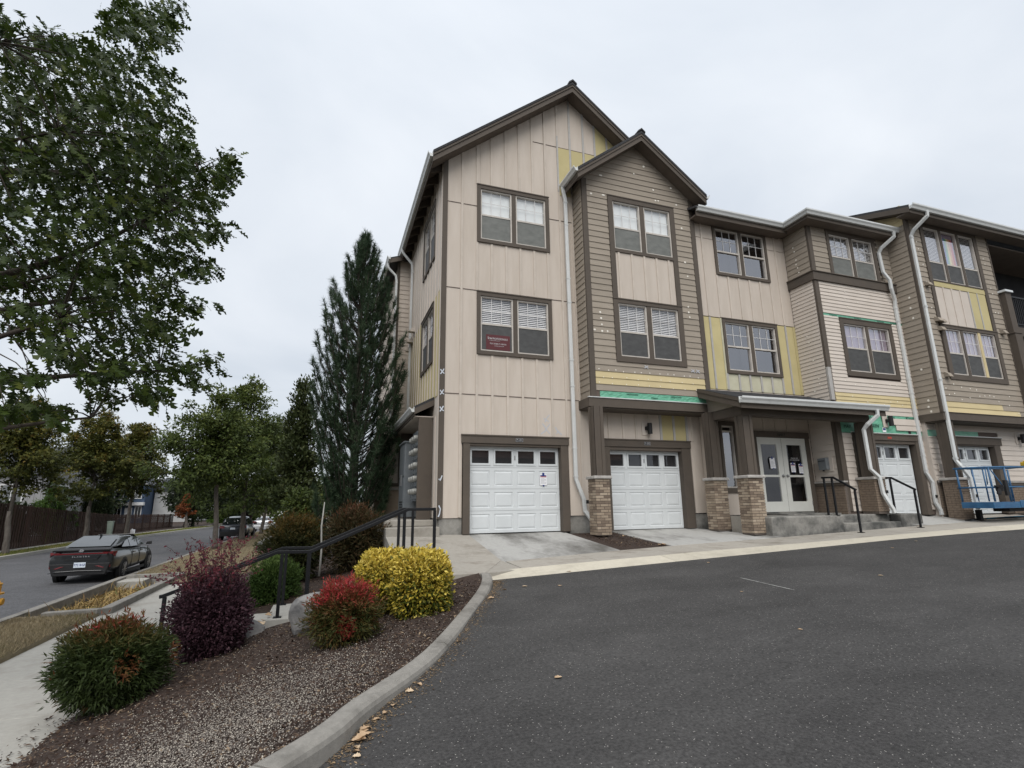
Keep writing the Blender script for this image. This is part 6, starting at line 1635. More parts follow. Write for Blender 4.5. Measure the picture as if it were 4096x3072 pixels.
def hydrant():
    Y_ = pmat('yellow_hydrant_paint', (0.60, 0.31, 0.035), (0.50, 0.25, 0.03), 6, 0.5, 0.15, 60)
    c = (-5.90, 13.40, -2.15)
    r = thing('fire_hydrant', 'yellow fire hydrant on a dark base at the left edge', 'hydrant', c)
    m = MB(); m.lathe([(0.17, 0.0), (0.17, 0.05), (0.115, 0.06), (0.115, 0.16)], 18); m.build('base', M['blackplastic'], r, smooth=False)
    m = MB(); m.lathe([(0.12, 0.16), (0.125, 0.5), (0.135, 0.58), (0.20, 0.585), (0.20, 0.615), (0.145, 0.62), (0.145, 0.70), (0.15, 0.72), (0.14, 0.76)], 20); m.build('barrel', Y_, r)
    m = MB(); m.lathe([(0.155, 0.761), (0.155, 0.785), (0.13, 0.79), (0.10, 0.84), (0.05, 0.86), (0.032, 0.865), (0.032, 0.92), (0.02, 0.925)], 20); m.build('bonnet', Y_, r)
    m = MB(); m.tube([(0.1, 0, 0.45), (0.19, 0, 0.45), (0.191, 0, 0.45), (0.22, 0, 0.45)], [0.06, 0.06, 0.072, 0.06], 12); m.tube([(-0.1, 0, 0.45), (-0.22, 0, 0.45)], 0.06, 12); m.build('outlet', Y_, r)
    m = MB(); m.tube([(0, -0.1, 0.42), (0, -0.20, 0.42), (0, -0.201, 0.42), (0, -0.23, 0.42)], [0.08, 0.08, 0.095, 0.08], 14); m.build('front_outlet', Y_, r)
hydrant()

def boulders():
    st = pmat('grey_boulder_stone', (0.27, 0.26, 0.25), (0.13, 0.13, 0.13), 4.5, 0.9, 0.9, 22, lo=0.3, hi=0.6)
    def rock(loc, s, seed, label, rot=0):
        bm = bmesh.new(); bmesh.ops.create_icosphere(bm, subdivisions=3, radius=1)
        q = np.random.default_rng(seed); dirs = unit(q.normal(0, 1, (9, 3))); cut = q.uniform(0.55, 0.9, 9)
        for v in bm.verts:
            p = np.array(v.co)
            for d, c in zip(dirs, cut):
                e = p @ d - c
                if e > 0: p = p - d * e * 0.92
            v.co = Vector(p) * (1 + q.uniform(-.015, .015))
        me = bpy.data.meshes.new('boulder'); bm.to_mesh(me); bm.free(); me.materials.append(st)
        o = link('boulder', me, None, loc); o.scale = s; o.rotation_euler = (0, 0, rot); tag(o, label, 'boulder', 'grey boulders in the planting beds')
    rock((-0.08, 8.0, -1.42), (0.27, 0.24, 0.34), 3, 'grey split boulder half hidden behind the red shrub', 0.4)
    rock((-0.86, 8.75, -1.70), (0.2, 0.2, 0.24), 8, 'small grey boulder at the foot of the purple shrub', 0.2)
    rock((-2.35, 30.5, -1.95), (0.75, 0.7, 0.55), 12, 'pale boulder on the dry grass behind the purple shrub', 0.8)
boulders()

# fallen leaves: one shape each for a handful of curled leaves, then copies
def fallen_leaves():
    mats = [pmat('fallen_leaf_tan', (0.46, 0.335, 0.22), (0.34, 0.23, 0.135), 25, 0.8), pmat('fallen_leaf_pale', (0.56, 0.45, 0.32), (0.42, 0.31, 0.20), 25, 0.8)]
    protos = []
    for k in range(3):
        q = np.random.default_rng(20 + k); n = 9; v = []; f = []
        for i in range(n):
            u = i / (n - 1); w = math.sin(math.pi * min(1, u * 1.02)) ** 0.8 * (0.36 + 0.14 * (i % 2))
            for s in (-1, -0.5, 0, 0.5, 1):
                v.append((u - 0.5, s * w, 0.02 + 0.28 * (abs(s) ** 1.6) * w * 2 * (0.6 + 0.5 * q.random()) + 0.12 * (u - 0.5) ** 2 * 4 * q.random()))
        for i in range(n - 1):
            for j in range(4): f.append((i * 5 + j, i * 5 + j + 1, (i + 1) * 5 + j + 1, (i + 1) * 5 + j))
        m = MB(); m.add(v, f); protos.append(m.mesh('fallen_leaf', mats[k % 2], smooth=True, recalc=False))
    K = [Vector(p) for p in KERB]
    def along(t, off):
        i = int(t); p = K[i].lerp(K[i + 1], t - i); d = (K[i + 1] - K[i]); d.z = 0; d.normalize(); nrm = Vector((d.y, -d.x, 0))
        p = p + nrm * off; return (p.x, p.y, z_lot(p.x, p.y) + 0.004)
    spots = [(20.6, .19, .10), (20.9, .22, .08), (22.1, .17, .12), (26.4, .17, .13), (26.9, .18, .15), (27.6, .16, .10), (28.2, .15, .12), (25.6, .2, .09), (25.2, .22, .07), (24.9, .26, .08), (32.6, .16, .09), (33.3, .17, .08), (31.2, .17, .08), (37.6, .15, .08), (29.6, .16, .07), (30.4, .17, .07), (44.5, .18, .12), (48.2, .3, .09), (23.2, .2, .08)]
    q = random.Random(9)
    for t, o_, s in spots:
        p = along(t, o_); o = link('fallen_leaf', protos[q.randrange(3)]); o.location = p; s *= 0.8; o.scale = (s, s * .8, s); o.rotation_euler = (q.uniform(-.25, .25), q.uniform(-.25, .25), q.uniform(0, 6.3))
        tag(o, 'curled tan leaf lying on the asphalt along the curved kerb', 'leaf', 'fallen leaves along the kerb')
    for x, y, s in ((2.0, 4.55, .07), (4.9, 4.7, .05), (3.0, 8.0, .08), (3.5, 7.8, .08), (6.7, 8.3, .07), (8.2, 6.2, .07), (5.6, 6.3, .05), (10.9, 7.9, .07), (12.2, 8.3, .07), (4.1, 8.75, .09)):
        o = link('fallen_leaf', protos[q.randrange(3)]); o.location = (x, y, z_lot(x, y) + .005); o.scale = (s, s, s * .6); o.rotation_euler = (0, 0, q.uniform(0, 6.3))
        tag(o, 'small pale leaf scrap lying out on the open asphalt', 'leaf', 'leaf scraps on the asphalt')
    for k in range(16):
        x, y = -0.98 + q.uniform(-.22, .30), 9.62 + q.uniform(-.05, .35)
        o = link('fallen_leaf', protos[k % 3]); o.location = (x, y, (-1.68 if x > -0.715 else -1.81) + 0.01 + 0.008 * (k % 4)); s = q.uniform(.09, .15); o.scale = (s, s, s); o.rotation_euler = (q.uniform(-.3, .3), q.uniform(-.3, .3), q.uniform(0, 6.3))
        tag(o, 'dry tan leaf in the heap on the step below the green shrub', 'leaf', 'dry leaves heaped on the steps')
    for x, y in ((6.6, 11.9), (6.9, 11.5), (7.25, 10.45), (7.3, 10.5), (7.22, 10.55), (7.15, 10.42), (7.35, 10.6), (14.9, 9.98)):
        o = link('fallen_leaf', protos[q.randrange(3)]); o.location = (x, y, (-0.78 if y > 11 else g_walk(x) + .01)); s = q.uniform(.08, .14); o.scale = (s, s, s); o.rotation_euler = (0, 0, q.uniform(0, 6.3))
        tag(o, 'dry leaf beside the mulch between the garage drives' if x < 10 else 'yellow leaf on the walk beside the right porch railing', 'leaf', 'dry leaves by the garages')
fallen_leaves()

# loose grit and leaf crumbs in the gutter of the kerb, gravel and bark in the bed
def ground_litter():
    n = 120000
    y = rng.uniform(2.2, 8.7, n); kx = np.interp(y, [p[1] for p in KERB], [p[0] for p in KERB])
    t = rng.random(n); x = -2.75 + (kx - 0.09 + 2.75) * t
    # stones lie thickest in the middle of the slope near the viewer
    dens = np.exp(-((t - 0.60) / 0.25) ** 2) * np.clip((6.9 - y) / 2.0, 0.035, 1) + 0.03
    k = rng.random(n) < dens * 1.15; x, y = x[k], y[k]; n = len(x)
    z = np.array([z_bed(a, b) for a, b in zip(x, y)]) ; z = np.where(x < -2.42, -2.2, z)
    sel = ~((x < -2.42) & (rng.random(n) < 0.72)); x, y, z = x[sel], y[sel], z[sel]; n = len(x)
    oct_v = [(0.5, 0, 0), (-0.5, 0, 0), (0, 0.38, 0.02), (0, -0.38, 0.02), (0.05, 0, 0.3), (0, 0, -0.25)]
    oct_f = [(0, 2, 4), (2, 1, 4), (1, 3, 4), (3, 0, 4), (2, 0, 5), (1, 2, 5), (3, 1, 5), (0, 3, 5)]
    C = np.stack([x, y, z + 0.022 + rng.uniform(-0.004, 0.008, n)], 1)
    L = rng.normal(0, 1, (n, 3)); L[:, 2] *= 0.35; N_ = np.stack([rng.normal(0, .25, n), rng.normal(0, .25, n), np.ones(n)], 1)
    gm = leaf_mat('pea_gravel', [(0, (0.085, 0.072, 0.066)), (0.4, (0.20, 0.175, 0.155)), (0.8, (0.36, 0.325, 0.28)), (1, (0.52, 0.475, 0.40))], 0.8, 0.0)
    stuff(scatter('gravel', oct_v, oct_f, C, L, N_, rng.uniform(0.008, 0.019, n), rng.random(n), gm))
    # bark chips
    n = 15000
    y = rng.uniform(2.2, 8.75, n); kx = np.interp(y, [p[1] for p in KERB], [p[0] for p in KERB]); t = rng.random(n); x = -2.7 + (kx - 0.1 + 2.7) * t
    z = np.array([z_bed(a, b) for a, b in zip(x, y)]); z = np.where(x < -2.42, -2.2, z)
    kp = ~((x < -2.42) & (rng.random(n) < 0.6)); x, y, z = x[kp], y[kp], z[kp]
    m = 6000; yb = rng.uniform(10.85, 17.0, m); xb = rng.uniform(-2.3, 1.3, m); zb = np.array([z_bed(a, 9.0) for a in xb]) - np.where(yb < 10.9, .14, .01)
    m2 = 700; yc = rng.uniform(10.3, 12.3, m2); xc = rng.uniform(6.05, 7.2, m2); zc = -0.93 + (yc - 10.26) * 0.09
    x = np.concatenate([x, xb, xc]); y = np.concatenate([y, yb, yc]); z = np.concatenate([z, zb, zc]); n = len(x)
    C = np.stack([x, y, z + 0.018], 1)
    L = np.stack([rng.normal(0, 1, n), rng.normal(0, 1, n), rng.normal(0, .25, n)], 1); N_ = np.stack([rng.normal(0, .4, n), rng.normal(0, .4, n), np.ones(n)], 1)
    bm_ = leaf_mat('bark_chips', [(0, (0.022, 0.014, 0.011)), (0.5, (0.055, 0.035, 0.026)), (0.85, (0.10, 0.068, 0.048)), (1, (0.24, 0.18, 0.12))], 0.9, 0.0)
    chip = ([(0.5, 0, 0.0), (-0.5, 0.05, 0), (0.1, 0.16, 0.02), (-0.1, -0.15, 0.02), (0, 0, 0.10)], [(0, 2, 4), (2, 1, 4), (1, 3, 4), (3, 0, 4)])
    stuff(scatter('bark_mulch_chips', chip[0], chip[1], C, L, N_, rng.uniform(0.025, 0.075, n) , rng.random(n) ** 1.3, bm_))
    # crumbs along the foot of the kerb
    n = 3400; i = rng.uniform(14, len(KERB) - 5, n); K = np.array(KERB); a = i.astype(int); p = K[a] + (K[a + 1] - K[a]) * (i - a)[:, None]; d = K[a + 1] - K[a]; d[:, 2] = 0; d = unit(d)
    off = 0.10 + np.abs(rng.normal(0, 0.085, n)); p[:, 0] += d[:, 1] * off; p[:, 1] -= d[:, 0] * off
    z = np.array([z_lot(u, v) for u, v in p[:, :2]]); C = np.stack([p[:, 0], p[:, 1], z + 0.006], 1)
    L = np.stack([rng.normal(0, 1, n), rng.normal(0, 1, n), rng.normal(0, .1, n)], 1); N_ = np.stack([rng.normal(0, .3, n), rng.normal(0, .3, n), np.ones(n)], 1)
    cm = leaf_mat('leaf_crumbs', [(0, (0.05, 0.035, 0.025)), (0.5, (0.14, 0.10, 0.06)), (1, (0.34, 0.24, 0.14))], 0.9, 0.0)
    stuff(scatter('leaf_litter', chip[0], chip[1], C, L, N_, rng.uniform(0.008, 0.035, n), rng.random(n), cm))
    # grass: dry near verge, greener far verge
    def grass(name, xs, ys, zf, n, hmin, hmax, stops):
        x = rng.uniform(*xs, n); y = rng.uniform(*ys, n); z = zf(x, y)
        C = np.stack([x + np.array([street_x(v) for v in y]), y, z], 1); L = np.stack([rng.normal(0, .5, n), rng.normal(0, .5, n), rng.uniform(0.35, 1.2, n)], 1); N_ = rng.normal(0, 1, (n, 3))
        bl = ([(0, 0.06, 0), (0, -0.06, 0), (1, 0, 0.1)], [(0, 1, 2)])
        patch = 0.5 + 0.5 * np.sin(x * 2.1 + np.sin(y * 1.3) * 2) * np.sin(y * 0.9 + x)
        tn = np.clip(0.6 * rng.random(n) + 0.4 * patch, 0, 1)
        stuff(scatter(name, bl[0], bl[1], C, L, N_, rng.uniform(hmin, hmax, n), tn, leaf_mat(name, stops, 0.8, 0.2)))
    dry = [(0, (0.22, 0.175, 0.11)), (0.5, (0.33, 0.27, 0.17)), (0.8, (0.18, 0.15, 0.085)), (1, (0.10, 0.105, 0.045))]
    grass('dry_grass', (-5.8, -4.38), (7.0, 14.2), lambda x, y: np.full(len(x), -2.15), 17000, 0.03, 0.10, dry)
    grass('verge_grass', (-5.8, -2.4), (21.1, 60), lambda x, y: np.full(len(x), -2.14), 26000, 0.05, 0.13, dry)
    grass('lawn_grass', (-2.4, 2.0), (20, 45), lambda x, y: -2.2 + 0.9 * np.clip((x + 2.4) / 4.9, 0, 1), 12000, 0.06, 0.14, dry)
    grass('far_grass', (-15.7, -14.45), (25, 75), lambda x, y: np.full(len(x), -2.13), 14000, 0.06, 0.16, [(0, (0.07, 0.11, 0.02)), (0.45, (0.12, 0.15, 0.03)), (0.7, (0.28, 0.25, 0.08)), (1, (0.38, 0.31, 0.12))])
ground_litter()

# ================================================================== VEHICLES
def loft(rings, closed_ends=True):
    """rings: lists of half-profile points (x>=0 ... x=0 last); mirrored to a full skin"""
    full = []
    for y, prof in rings:
        pts = [(x, y, z) for x, z in prof]; mir = [(-x, y, z) for x, z in prof[::-1] if x > 1e-6]
        full.append(pts + mir)
    n = len(full[0]); v = [p for r in full for p in r]; f = []
    for i in range(len(full) - 1):
        for j in range(n - 1): f.append((i * n + j, i * n + j + 1, (i + 1) * n + j + 1, (i + 1) * n + j))
        f.append((i * n + n - 1, i * n, (i + 1) * n, (i + 1) * n + n - 1))
    f.append(tuple(range(n))[::-1]); f.append(tuple((len(full) - 1) * n + j for j in range(n)))
    return v, f

def car_paint(name, c, metal=0.3):
    m, nt, b, N, L = _base(name)
    b.inputs['Base Color'].default_value = rgb(c); b.inputs['Metallic'].default_value = metal; b.inputs['Roughness'].default_value = 0.32
    b.inputs['Coat Weight'].default_value = 0.7;  b.inputs['Coat Roughness'].default_value = 0.03
    return m
def simple(name, c, rough=0.4, spec=0.5, metal=0.0):
    m, nt, b, N, L = _base(name)
    b.inputs['Base Color'].default_value = rgb(c); b.inputs['Roughness'].default_value = rough; b.inputs['Specular IOR Level'].default_value = spec; b.inputs['Metallic'].default_value = metal
    return m
M['tyre'] = simple('tyre_rubber', (0.014, 0.014, 0.015), 0.85, 0.2)
M['rim'] = simple('alloy_rim', (0.32, 0.32, 0.33), 0.35, 0.5, 0.8)
M['carglass'] = simple('car_glass', (0.012, 0.015, 0.016), 0.03, 0.7)
M['carglass'].node_tree.nodes['Principled BSDF'].inputs['IOR'].default_value = 2.1
M['tail'] = simple('red_tail_lamp', (0.11, 0.005, 0.007), 0.25, 0.4)
M['plate'] = simple('licence_plate', (0.62, 0.68, 0.75), 0.5)
M['chrome'] = simple('chrome_letters', (0.45, 0.46, 0.48), 0.25, 0.6, 0.5)

def wheel(root, x, y, r=0.33, w=0.215, spokes=10):
    s = 1 if x > 0 else -1
    m = MB(); m.tube([(x - s * w / 2, y, r), (x - s * w * .42, y, r), (x + s * w * .42, y, r), (x + s * w / 2, y, r)], [r - .03, r, r, r - .03], 28)
    t = m.build('wheel', M['tyre'], root, smooth=False)
    m = MB(); xo = x + s * w / 2
    m.tube([(xo - s * 0.03, y, r), (xo + s * 0.002, y, r)], [r * .70, r * .70], 24)
    d = m.build('rim_dish', M['blackplastic'], t)
    m = MB()
    for k in range(spokes):
        a = 2 * math.pi * k / spokes; q = a + 0.14 * (1 if k % 2 else -1)
        m.bar((xo + s * 0.004, y + math.cos(a) * .05, r + math.sin(a) * .05), (xo + s * 0.004, y + math.cos(q) * r * .69, r + math.sin(q) * r * .69), 0.02, 0.022, up=(1, 0, 0))
    m.tube([(xo, y, r), (xo + s * 0.018, y, r)], 0.045, 10)
    m.build('rim', M['rim'], t)

def sedan():
    r = thing('parked_car', 'dark grey four door sedan parked facing away with a full width red tail light', 'car', (-7.13, 23.36, -2.275), 'cars parked on the street')
    paint = car_paint('dark_graphite_paint', (0.014, 0.016, 0.018), 0.2)
    R = [(-2.35, [(0.66, 0.36), (0.78, 0.50), (0.80, 0.70), (0.76, 0.92), (0.66, 1.00), (0.0, 1.02)]),
         (-2.26, [(0.74, 0.28), (0.86, 0.46), (0.875, 0.70), (0.84, 0.95), (0.70, 1.04), (0.0, 1.065)]),
         (-1.95, [(0.80, 0.24), (0.89, 0.45), (0.905, 0.70), (0.86, 0.97), (0.72, 1.05), (0.0, 1.075)]),
         (-1.35, [(0.82, 0.22), (0.90, 0.45), (0.912, 0.68), (0.86, 0.96), (0.76, 1.02), (0.0, 1.03)]),
         (-0.5, [(0.84, 0.20), (0.89, 0.42), (0.90, 0.62), (0.87, 0.92), (0.78, 0.96), (0.0, 0.97)]),
         (0.5, [(0.84, 0.20), (0.89, 0.42), (0.90, 0.60), (0.865, 0.90), (0.78, 0.94), (0.0, 0.95)]),
         (1.25, [(0.82, 0.22), (0.90, 0.44), (0.905, 0.62), (0.84, 0.88), (0.74, 0.93), (0.0, 0.95)]),
         (1.9, [(0.80, 0.24), (0.88, 0.44), (0.875, 0.60), (0.80, 0.78), (0.66, 0.84), (0.0, 0.87)]),
         (2.28, [(0.70, 0.28), (0.76, 0.44), (0.74, 0.56), (0.66, 0.68), (0.5, 0.73), (0.0, 0.75)]),
         (2.35, [(0.60, 0.34), (0.66, 0.44), (0.64, 0.54), (0.58, 0.64), (0.45, 0.68), (0.0, 0.69)])]
    v, f = loft(R); m = MB(); m.add(v, f); body = m.build('body', paint, r, smooth=True)
    sd = body.modifiers.new('smooth', 'SUBSURF'); sd.levels = 1; sd.render_levels = 2
    G = [(-2.0, [(0.73, 1.03), (0.70, 1.05), (0.60, 1.06), (0.0, 1.07)]), (-1.55, [(0.78, 1.0), (0.70, 1.14), (0.58, 1.19), (0.0, 1.215)]), (-0.85, [(0.80, 0.97), (0.66, 1.29), (0.54, 1.365), (0.0, 1.39)]),
         (-0.2, [(0.80, 0.95), (0.65, 1.32), (0.54, 1.40), (0.0, 1.425)]), (0.4, [(0.80, 0.94), (0.66, 1.27), (0.54, 1.36), (0.0, 1.39)]), (0.95, [(0.79, 0.93), (0.70, 1.08), (0.58, 1.14), (0.0, 1.18)]), (1.42, [(0.76, 0.91), (0.70, 0.93), (0.58, 0.95), (0.0, 0.965)])]
    v, f = loft(G); m = MB(); m.add(v, f); cab = m.build('roof', paint, r, smooth=True); sd = cab.modifiers.new('smooth', 'SUBSURF'); sd.levels = 1; sd.render_levels = 2
    # glass set just proud of the cabin
    def panel_(nm, pts, mat=M['carglass'], parent=r, t=0.004):
        m = MB(); a, b, c = Vector(pts[0]), Vector(pts[1]), Vector(pts[2]); n = (b - a).cross(c - a).normalized() * t; m.poly([Vector(p) for p in pts], n); return m.build(nm, mat, parent)
    panel_('rear_window', [(-0.60, -1.93, 1.105), (0.60, -1.93, 1.105), (0.58, -1.55, 1.225), (0.50, -0.92, 1.40), (-0.50, -0.92, 1.40), (-0.58, -1.55, 1.225)])
    panel_('windscreen', [(0.60, 1.36, 1.00), (-0.60, 1.36, 1.00), (-0.54, 0.47, 1.385), (0.54, 0.47, 1.385)])
    for s in (-1, 1):
        def side(nm, yz, mat=M['carglass']):
            pts = []
            for y, z in yz:
                x = 0.815 - (z - 0.93) * 0.40; pts.append((s * x, y, z))
            panel_(nm, pts if s > 0 else pts[::-1], mat, r, 0.012)
        side('side_window', [(-0.60, 1.00), (0.16, 0.985), (0.16, 1.31), (-0.10, 1.33), (-0.60, 1.28)]); side('side_window', [(0.24, 0.985), (1.02, 0.985), (0.62, 1.18), (0.30, 1.30), (0.24, 1.30)]); side('quarter_window', [(-1.42, 1.04), (-0.66, 1.01), (-0.66, 1.26), (-0.95, 1.21)])
        # mirror, door seams, arches, wheels
        m = MB(); m.hexa([(s * .84, 0.98, 0.97), (s * 1.03, 0.93, 0.97), (s * 1.04, 1.06, 0.98), (s * .86, 1.10, 0.98), (s * .86, 0.98, 1.07), (s * 1.02, 0.94, 1.09), (s * 1.03, 1.04, 1.09), (s * .88, 1.08, 1.07)]); bevel(m.build('mirror', M['blackplastic'], r), 0.02)
        for y in (-0.62, 0.2, 1.1):
            m = MB(); m.box(min(s * .885, s * .903), max(s * .885, s * .903), y - .004, y + .004, 0.34, 0.93); m.build('door_seam', M['ink'], r)
        for y in (-0.45, 0.35): m = MB(); m.box(min(s * .88, s * .915), max(s * .88, s * .915), y - .11, y + .09, 0.80, 0.83); m.build('door_handle', paint, r)
        m = MB(); m.box(min(s * .84, s * .89), max(s * .84, s * .89), -0.9, 0.95, 0.17, 0.27); m.build('side_sill', M['blackplastic'], r)
        for y in (-1.36, 1.36):
            m = MB(); m.tube([(s * .80, y, 0.33), (s * .908, y, 0.33)], 0.385, 28); m.build('wheel_arch', M['blackplastic'], r)
            wheel(r, s * 0.815, y)
    # tail: spoiler lip, light bar, lamps, trunk recess, bumper, plate
    m = MB(); m.hexa([(-0.76, -2.39, 0.98), (0.76, -2.39, 0.98), (0.72, -2.0, 1.05), (-0.72, -2.0, 1.05), (-0.76, -2.41, 1.035), (0.76, -2.41, 1.035), (0.70, -2.05, 1.085), (-0.70, -2.05, 1.085)]); bevel(m.build('spoiler_lip', M['blackplastic'], r), 0.012)
    m = MB(); m.box(-0.70, 0.70, -2.388, -2.30, 0.895, 0.935); m.build('light_bar', M['tail'], r)
    for s in (-1, 1):
        m = MB(); m.poly([(s * .55, -2.385, 0.955), (s * .84, -2.30, 0.965), (s * .875, -2.10, 0.96), (s * .86, -2.22, 0.80), (s * .80, -2.33, 0.885)], (0, 0.05, 0)); m.build('tail_lamp', M['tail'], r)
        m = MB(); m.poly([(s * .40, -2.386, 0.54), (s * .80, -2.34, 0.56), (s * .80, -2.34, 0.49), (s * .62, -2.38, 0.47)], (0, 0.03, 0)); m.build('reflector', M['tail'], r)
    m = MB(); m.hexa([(-0.44, -2.372, 0.74), (0.44, -2.372, 0.74), (0.44, -2.30, 0.74), (-0.44, -2.30, 0.74), (-0.52, -2.384, 0.87), (0.52, -2.384, 0.87), (0.52, -2.30, 0.87), (-0.52, -2.30, 0.87)]); m.build('trunk_panel', paint, r)
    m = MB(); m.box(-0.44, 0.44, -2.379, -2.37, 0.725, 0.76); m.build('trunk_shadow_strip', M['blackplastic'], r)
    m = MB(); m.hexa([(-0.70, -2.37, 0.26), (0.70, -2.37, 0.26), (0.70, -2.2, 0.26), (-0.70, -2.2, 0.26), (-0.80, -2.375, 0.62), (0.80, -2.375, 0.62), (0.84, -2.2, 0.62), (-0.84, -2.2, 0.62)]); bevel(m.build('rear_bumper', M['blackplastic'], r), 0.02)
    m = MB(); m.tube([(-0.82, -2.30, 0.34), (-0.6, -2.395, 0.39), (0, -2.40, 0.405), (0.6, -2.395, 0.39), (0.82, -2.30, 0.34)], 0.012, 6); m.build('bumper_trim', paint, r)
    m = MB(); m.box(-0.155, 0.155, -2.388, -2.380, 0.50, 0.655); p = m.build('licence_plate', M['plate'], r)
    def back(x, z, y=-2.392): return Matrix(((1, 0, 0, x), (0, 0, -1, y), (0, 1, 0, z), (0, 0, 0, 1)))
    text(p, '773 RGF', M['blueprint'], 0.095, back(0, 0.575), sx=0.9)
    text(r, 'E L A N T R A', M['chrome'], 0.062, back(0, 0.825, -2.386), ext=0.003, sx=1.25)
    # oval badge with a slanted letter, on the lip
    m = MB(); n = 28; ring = [(0.062 * math.cos(2 * math.pi * k / n), -2.412, 1.005 + 0.030 * math.sin(2 * math.pi * k / n)) for k in range(n + 1)]
    m.tube(ring, 0.004, 6, cap=False); m.bar((-0.038, -2.412, 0.98), (-0.022, -2.412, 1.03), 0.012, 0.008); m.bar((0.022, -2.412, 0.98), (0.038, -2.412, 1.03), 0.012, 0.008); m.bar((-0.03, -2.412, 1.0), (0.03, -2.412, 1.012), 0.01, 0.008); m.build('oval_badge', M['chrome'], r)
    m = MB(); m.poly([(-0.012, -1.0, 1.385), (0.012, -1.0, 1.385), (0.0, -0.78, 1.50), ], (0, -0.03, 0)); m.poly([(-0.02, -0.98, 1.39), (0.02, -0.98, 1.39), (0.012, -1.10, 1.445), (-0.012, -1.10, 1.445)], (0, 0.12, 0.01)); m.build('roof_aerial', M['blackplastic'], r)
sedan()

def wagon(name, label, loc, paint, L=4.6, W=1.86, H=1.66, truck=False, rotz=0.0):
    r = thing(name, label, 'car' if not truck else 'truck', loc, 'cars parked on the street', rotz)
    h = L / 2; w = W / 2
    R = [(-h, [(w * .82, 0.36), (w * .92, 0.55), (w * .93, 0.80), (w * .88, 1.0), (w * .8, 1.06), (0, 1.08)]), (-h + .12, [(w * .88, 0.28), (w * .98, 0.5), (w * .99, 0.82), (w * .94, 1.05), (w * .85, 1.10), (0, 1.12)]),
         (-h * .5, [(w * .9, 0.25), (w, 0.5), (w, 0.8), (w * .95, 1.03), (w * .85, 1.08), (0, 1.1)]), (0.2, [(w * .9, 0.25), (w * .98, 0.5), (w * .98, 0.8), (w * .94, 1.0), (w * .85, 1.05), (0, 1.06)]),
         (h * .55, [(w * .9, 0.28), (w, 0.5), (w * .98, 0.75), (w * .9, 0.97), (w * .75, 1.02), (0, 1.05)]), (h - .15, [(w * .82, 0.3), (w * .9, 0.5), (w * .87, 0.7), (w * .78, 0.85), (w * .6, 0.9), (0, 0.93)]), (h, [(w * .7, 0.4), (w * .76, 0.5), (w * .74, 0.62), (w * .66, 0.74), (w * .5, 0.78), (0, 0.8)])]
    v, f = loft(R); m = MB(); m.add(v, f); b = m.build('body', paint, r, smooth=True); b.modifiers.new('smooth', 'SUBSURF').render_levels = 1
    rear = -h + (0.18 if H > 1.5 else 0.45)
    G = [(rear, [(w * .86, 1.05), (w * .80, 1.12), (w * .66, 1.16), (0, 1.18)]), (rear + .42, [(w * .88, 1.03), (w * .78, H - .12), (w * .62, H - .03), (0, H - .01)]), (0.0, [(w * .88, 1.0), (w * .78, H - .08), (w * .62, H), (0, H + .02)]), (h * .32, [(w * .88, 1.0), (w * .78, H - .16), (w * .62, H - .06), (0, H - .03)]), (h * .68, [(w * .82, 0.98), (w * .76, 1.0), (w * .62, 1.03), (0, 1.06)])]
    v, f = loft(G); m = MB(); m.add(v, f); c = m.build('roof', paint, r, smooth=True); c.modifiers.new('smooth', 'SUBSURF').render_levels = 1
    m = MB(); m.poly([(-w * .68, rear - .015, 1.13), (w * .68, rear - .015, 1.13), (w * .60, rear + .30, H - .12), (-w * .60, rear + .30, H - .12)], (0, -0.02, 0.012)); m.build('rear_window', M['carglass'], r)
    for s in (-1, 1):
        for ya, yb in ((rear + .5, 0.0), (0.06, h * .42)):
            pts = [(s * w * .885, ya, 1.06), (s * w * .885, yb, 1.06), (s * w * .80, yb - (0.3 if yb > .5 else 0), H - .16), (s * w * .80, ya, H - .16)]; m = MB(); m.poly(pts, (s * .012, 0, 0)); m.build('side_window', M['carglass'], r)
        m = MB(); m.hexa([(s * w * .55, -h - .015, 0.86), (s * w * .93, -h + .02, 0.86), (s * w * .96, -h + .2, 0.86), (s * w * .55, -h + .1, 0.86), (s * w * .6, -h + .0, 1.02), (s * w * .90, -h + .05, 1.04), (s * w * .94, -h + .2, 1.04), (s * w * .6, -h + .1, 1.02)]); m.build('tail_lamp', M['tail'], r)
        m = MB(); m.box(min(s * w * .98, s * (w + .2)), max(s * w * .98, s * (w + .2)), h * .34, h * .34 + .14, 1.02, 1.16); bevel(m.build('mirror', M['blackplastic'], r), 0.02)
        for y in (-h * .58, h * .6):
            m = MB(); m.tube([(s * w * .9, y, 0.35), (s * (w + .006), y, 0.35)], 0.41, 24); m.build('wheel_arch', M['blackplastic'], r); wheel(r, s * (w - .10), y, 0.35, 0.23, 5)
    m = MB(); m.box(-w * .84, w * .84, -h - .03, -h + .2, 0.30, 0.62); bevel(m.build('rear_bumper', M['blackplastic'] if paint.name.startswith('dark') else paint, r), 0.03)
    m = MB(); m.box(-0.16, 0.16, -h - .022, -h - .012, 0.76, 0.90); m.build('licence_plate', M['plate'], r)
    return r
wagon('parked_car', 'dark sport utility car parked facing away behind a street tree trunk', (-5.95, 45.9, -2.275), car_paint('dark_blue_car_paint', (0.018, 0.022, 0.03), 0.4), 4.6, 1.88, 1.68, rotz=-0.03)
wagon('parked_car', 'silver sedan parked beyond the dark sport utility car', (-5.1, 59.0, -2.275), car_paint('silver_car_paint', (0.55, 0.56, 0.57), 0.4), 4.7, 1.8, 1.45, rotz=-0.10)
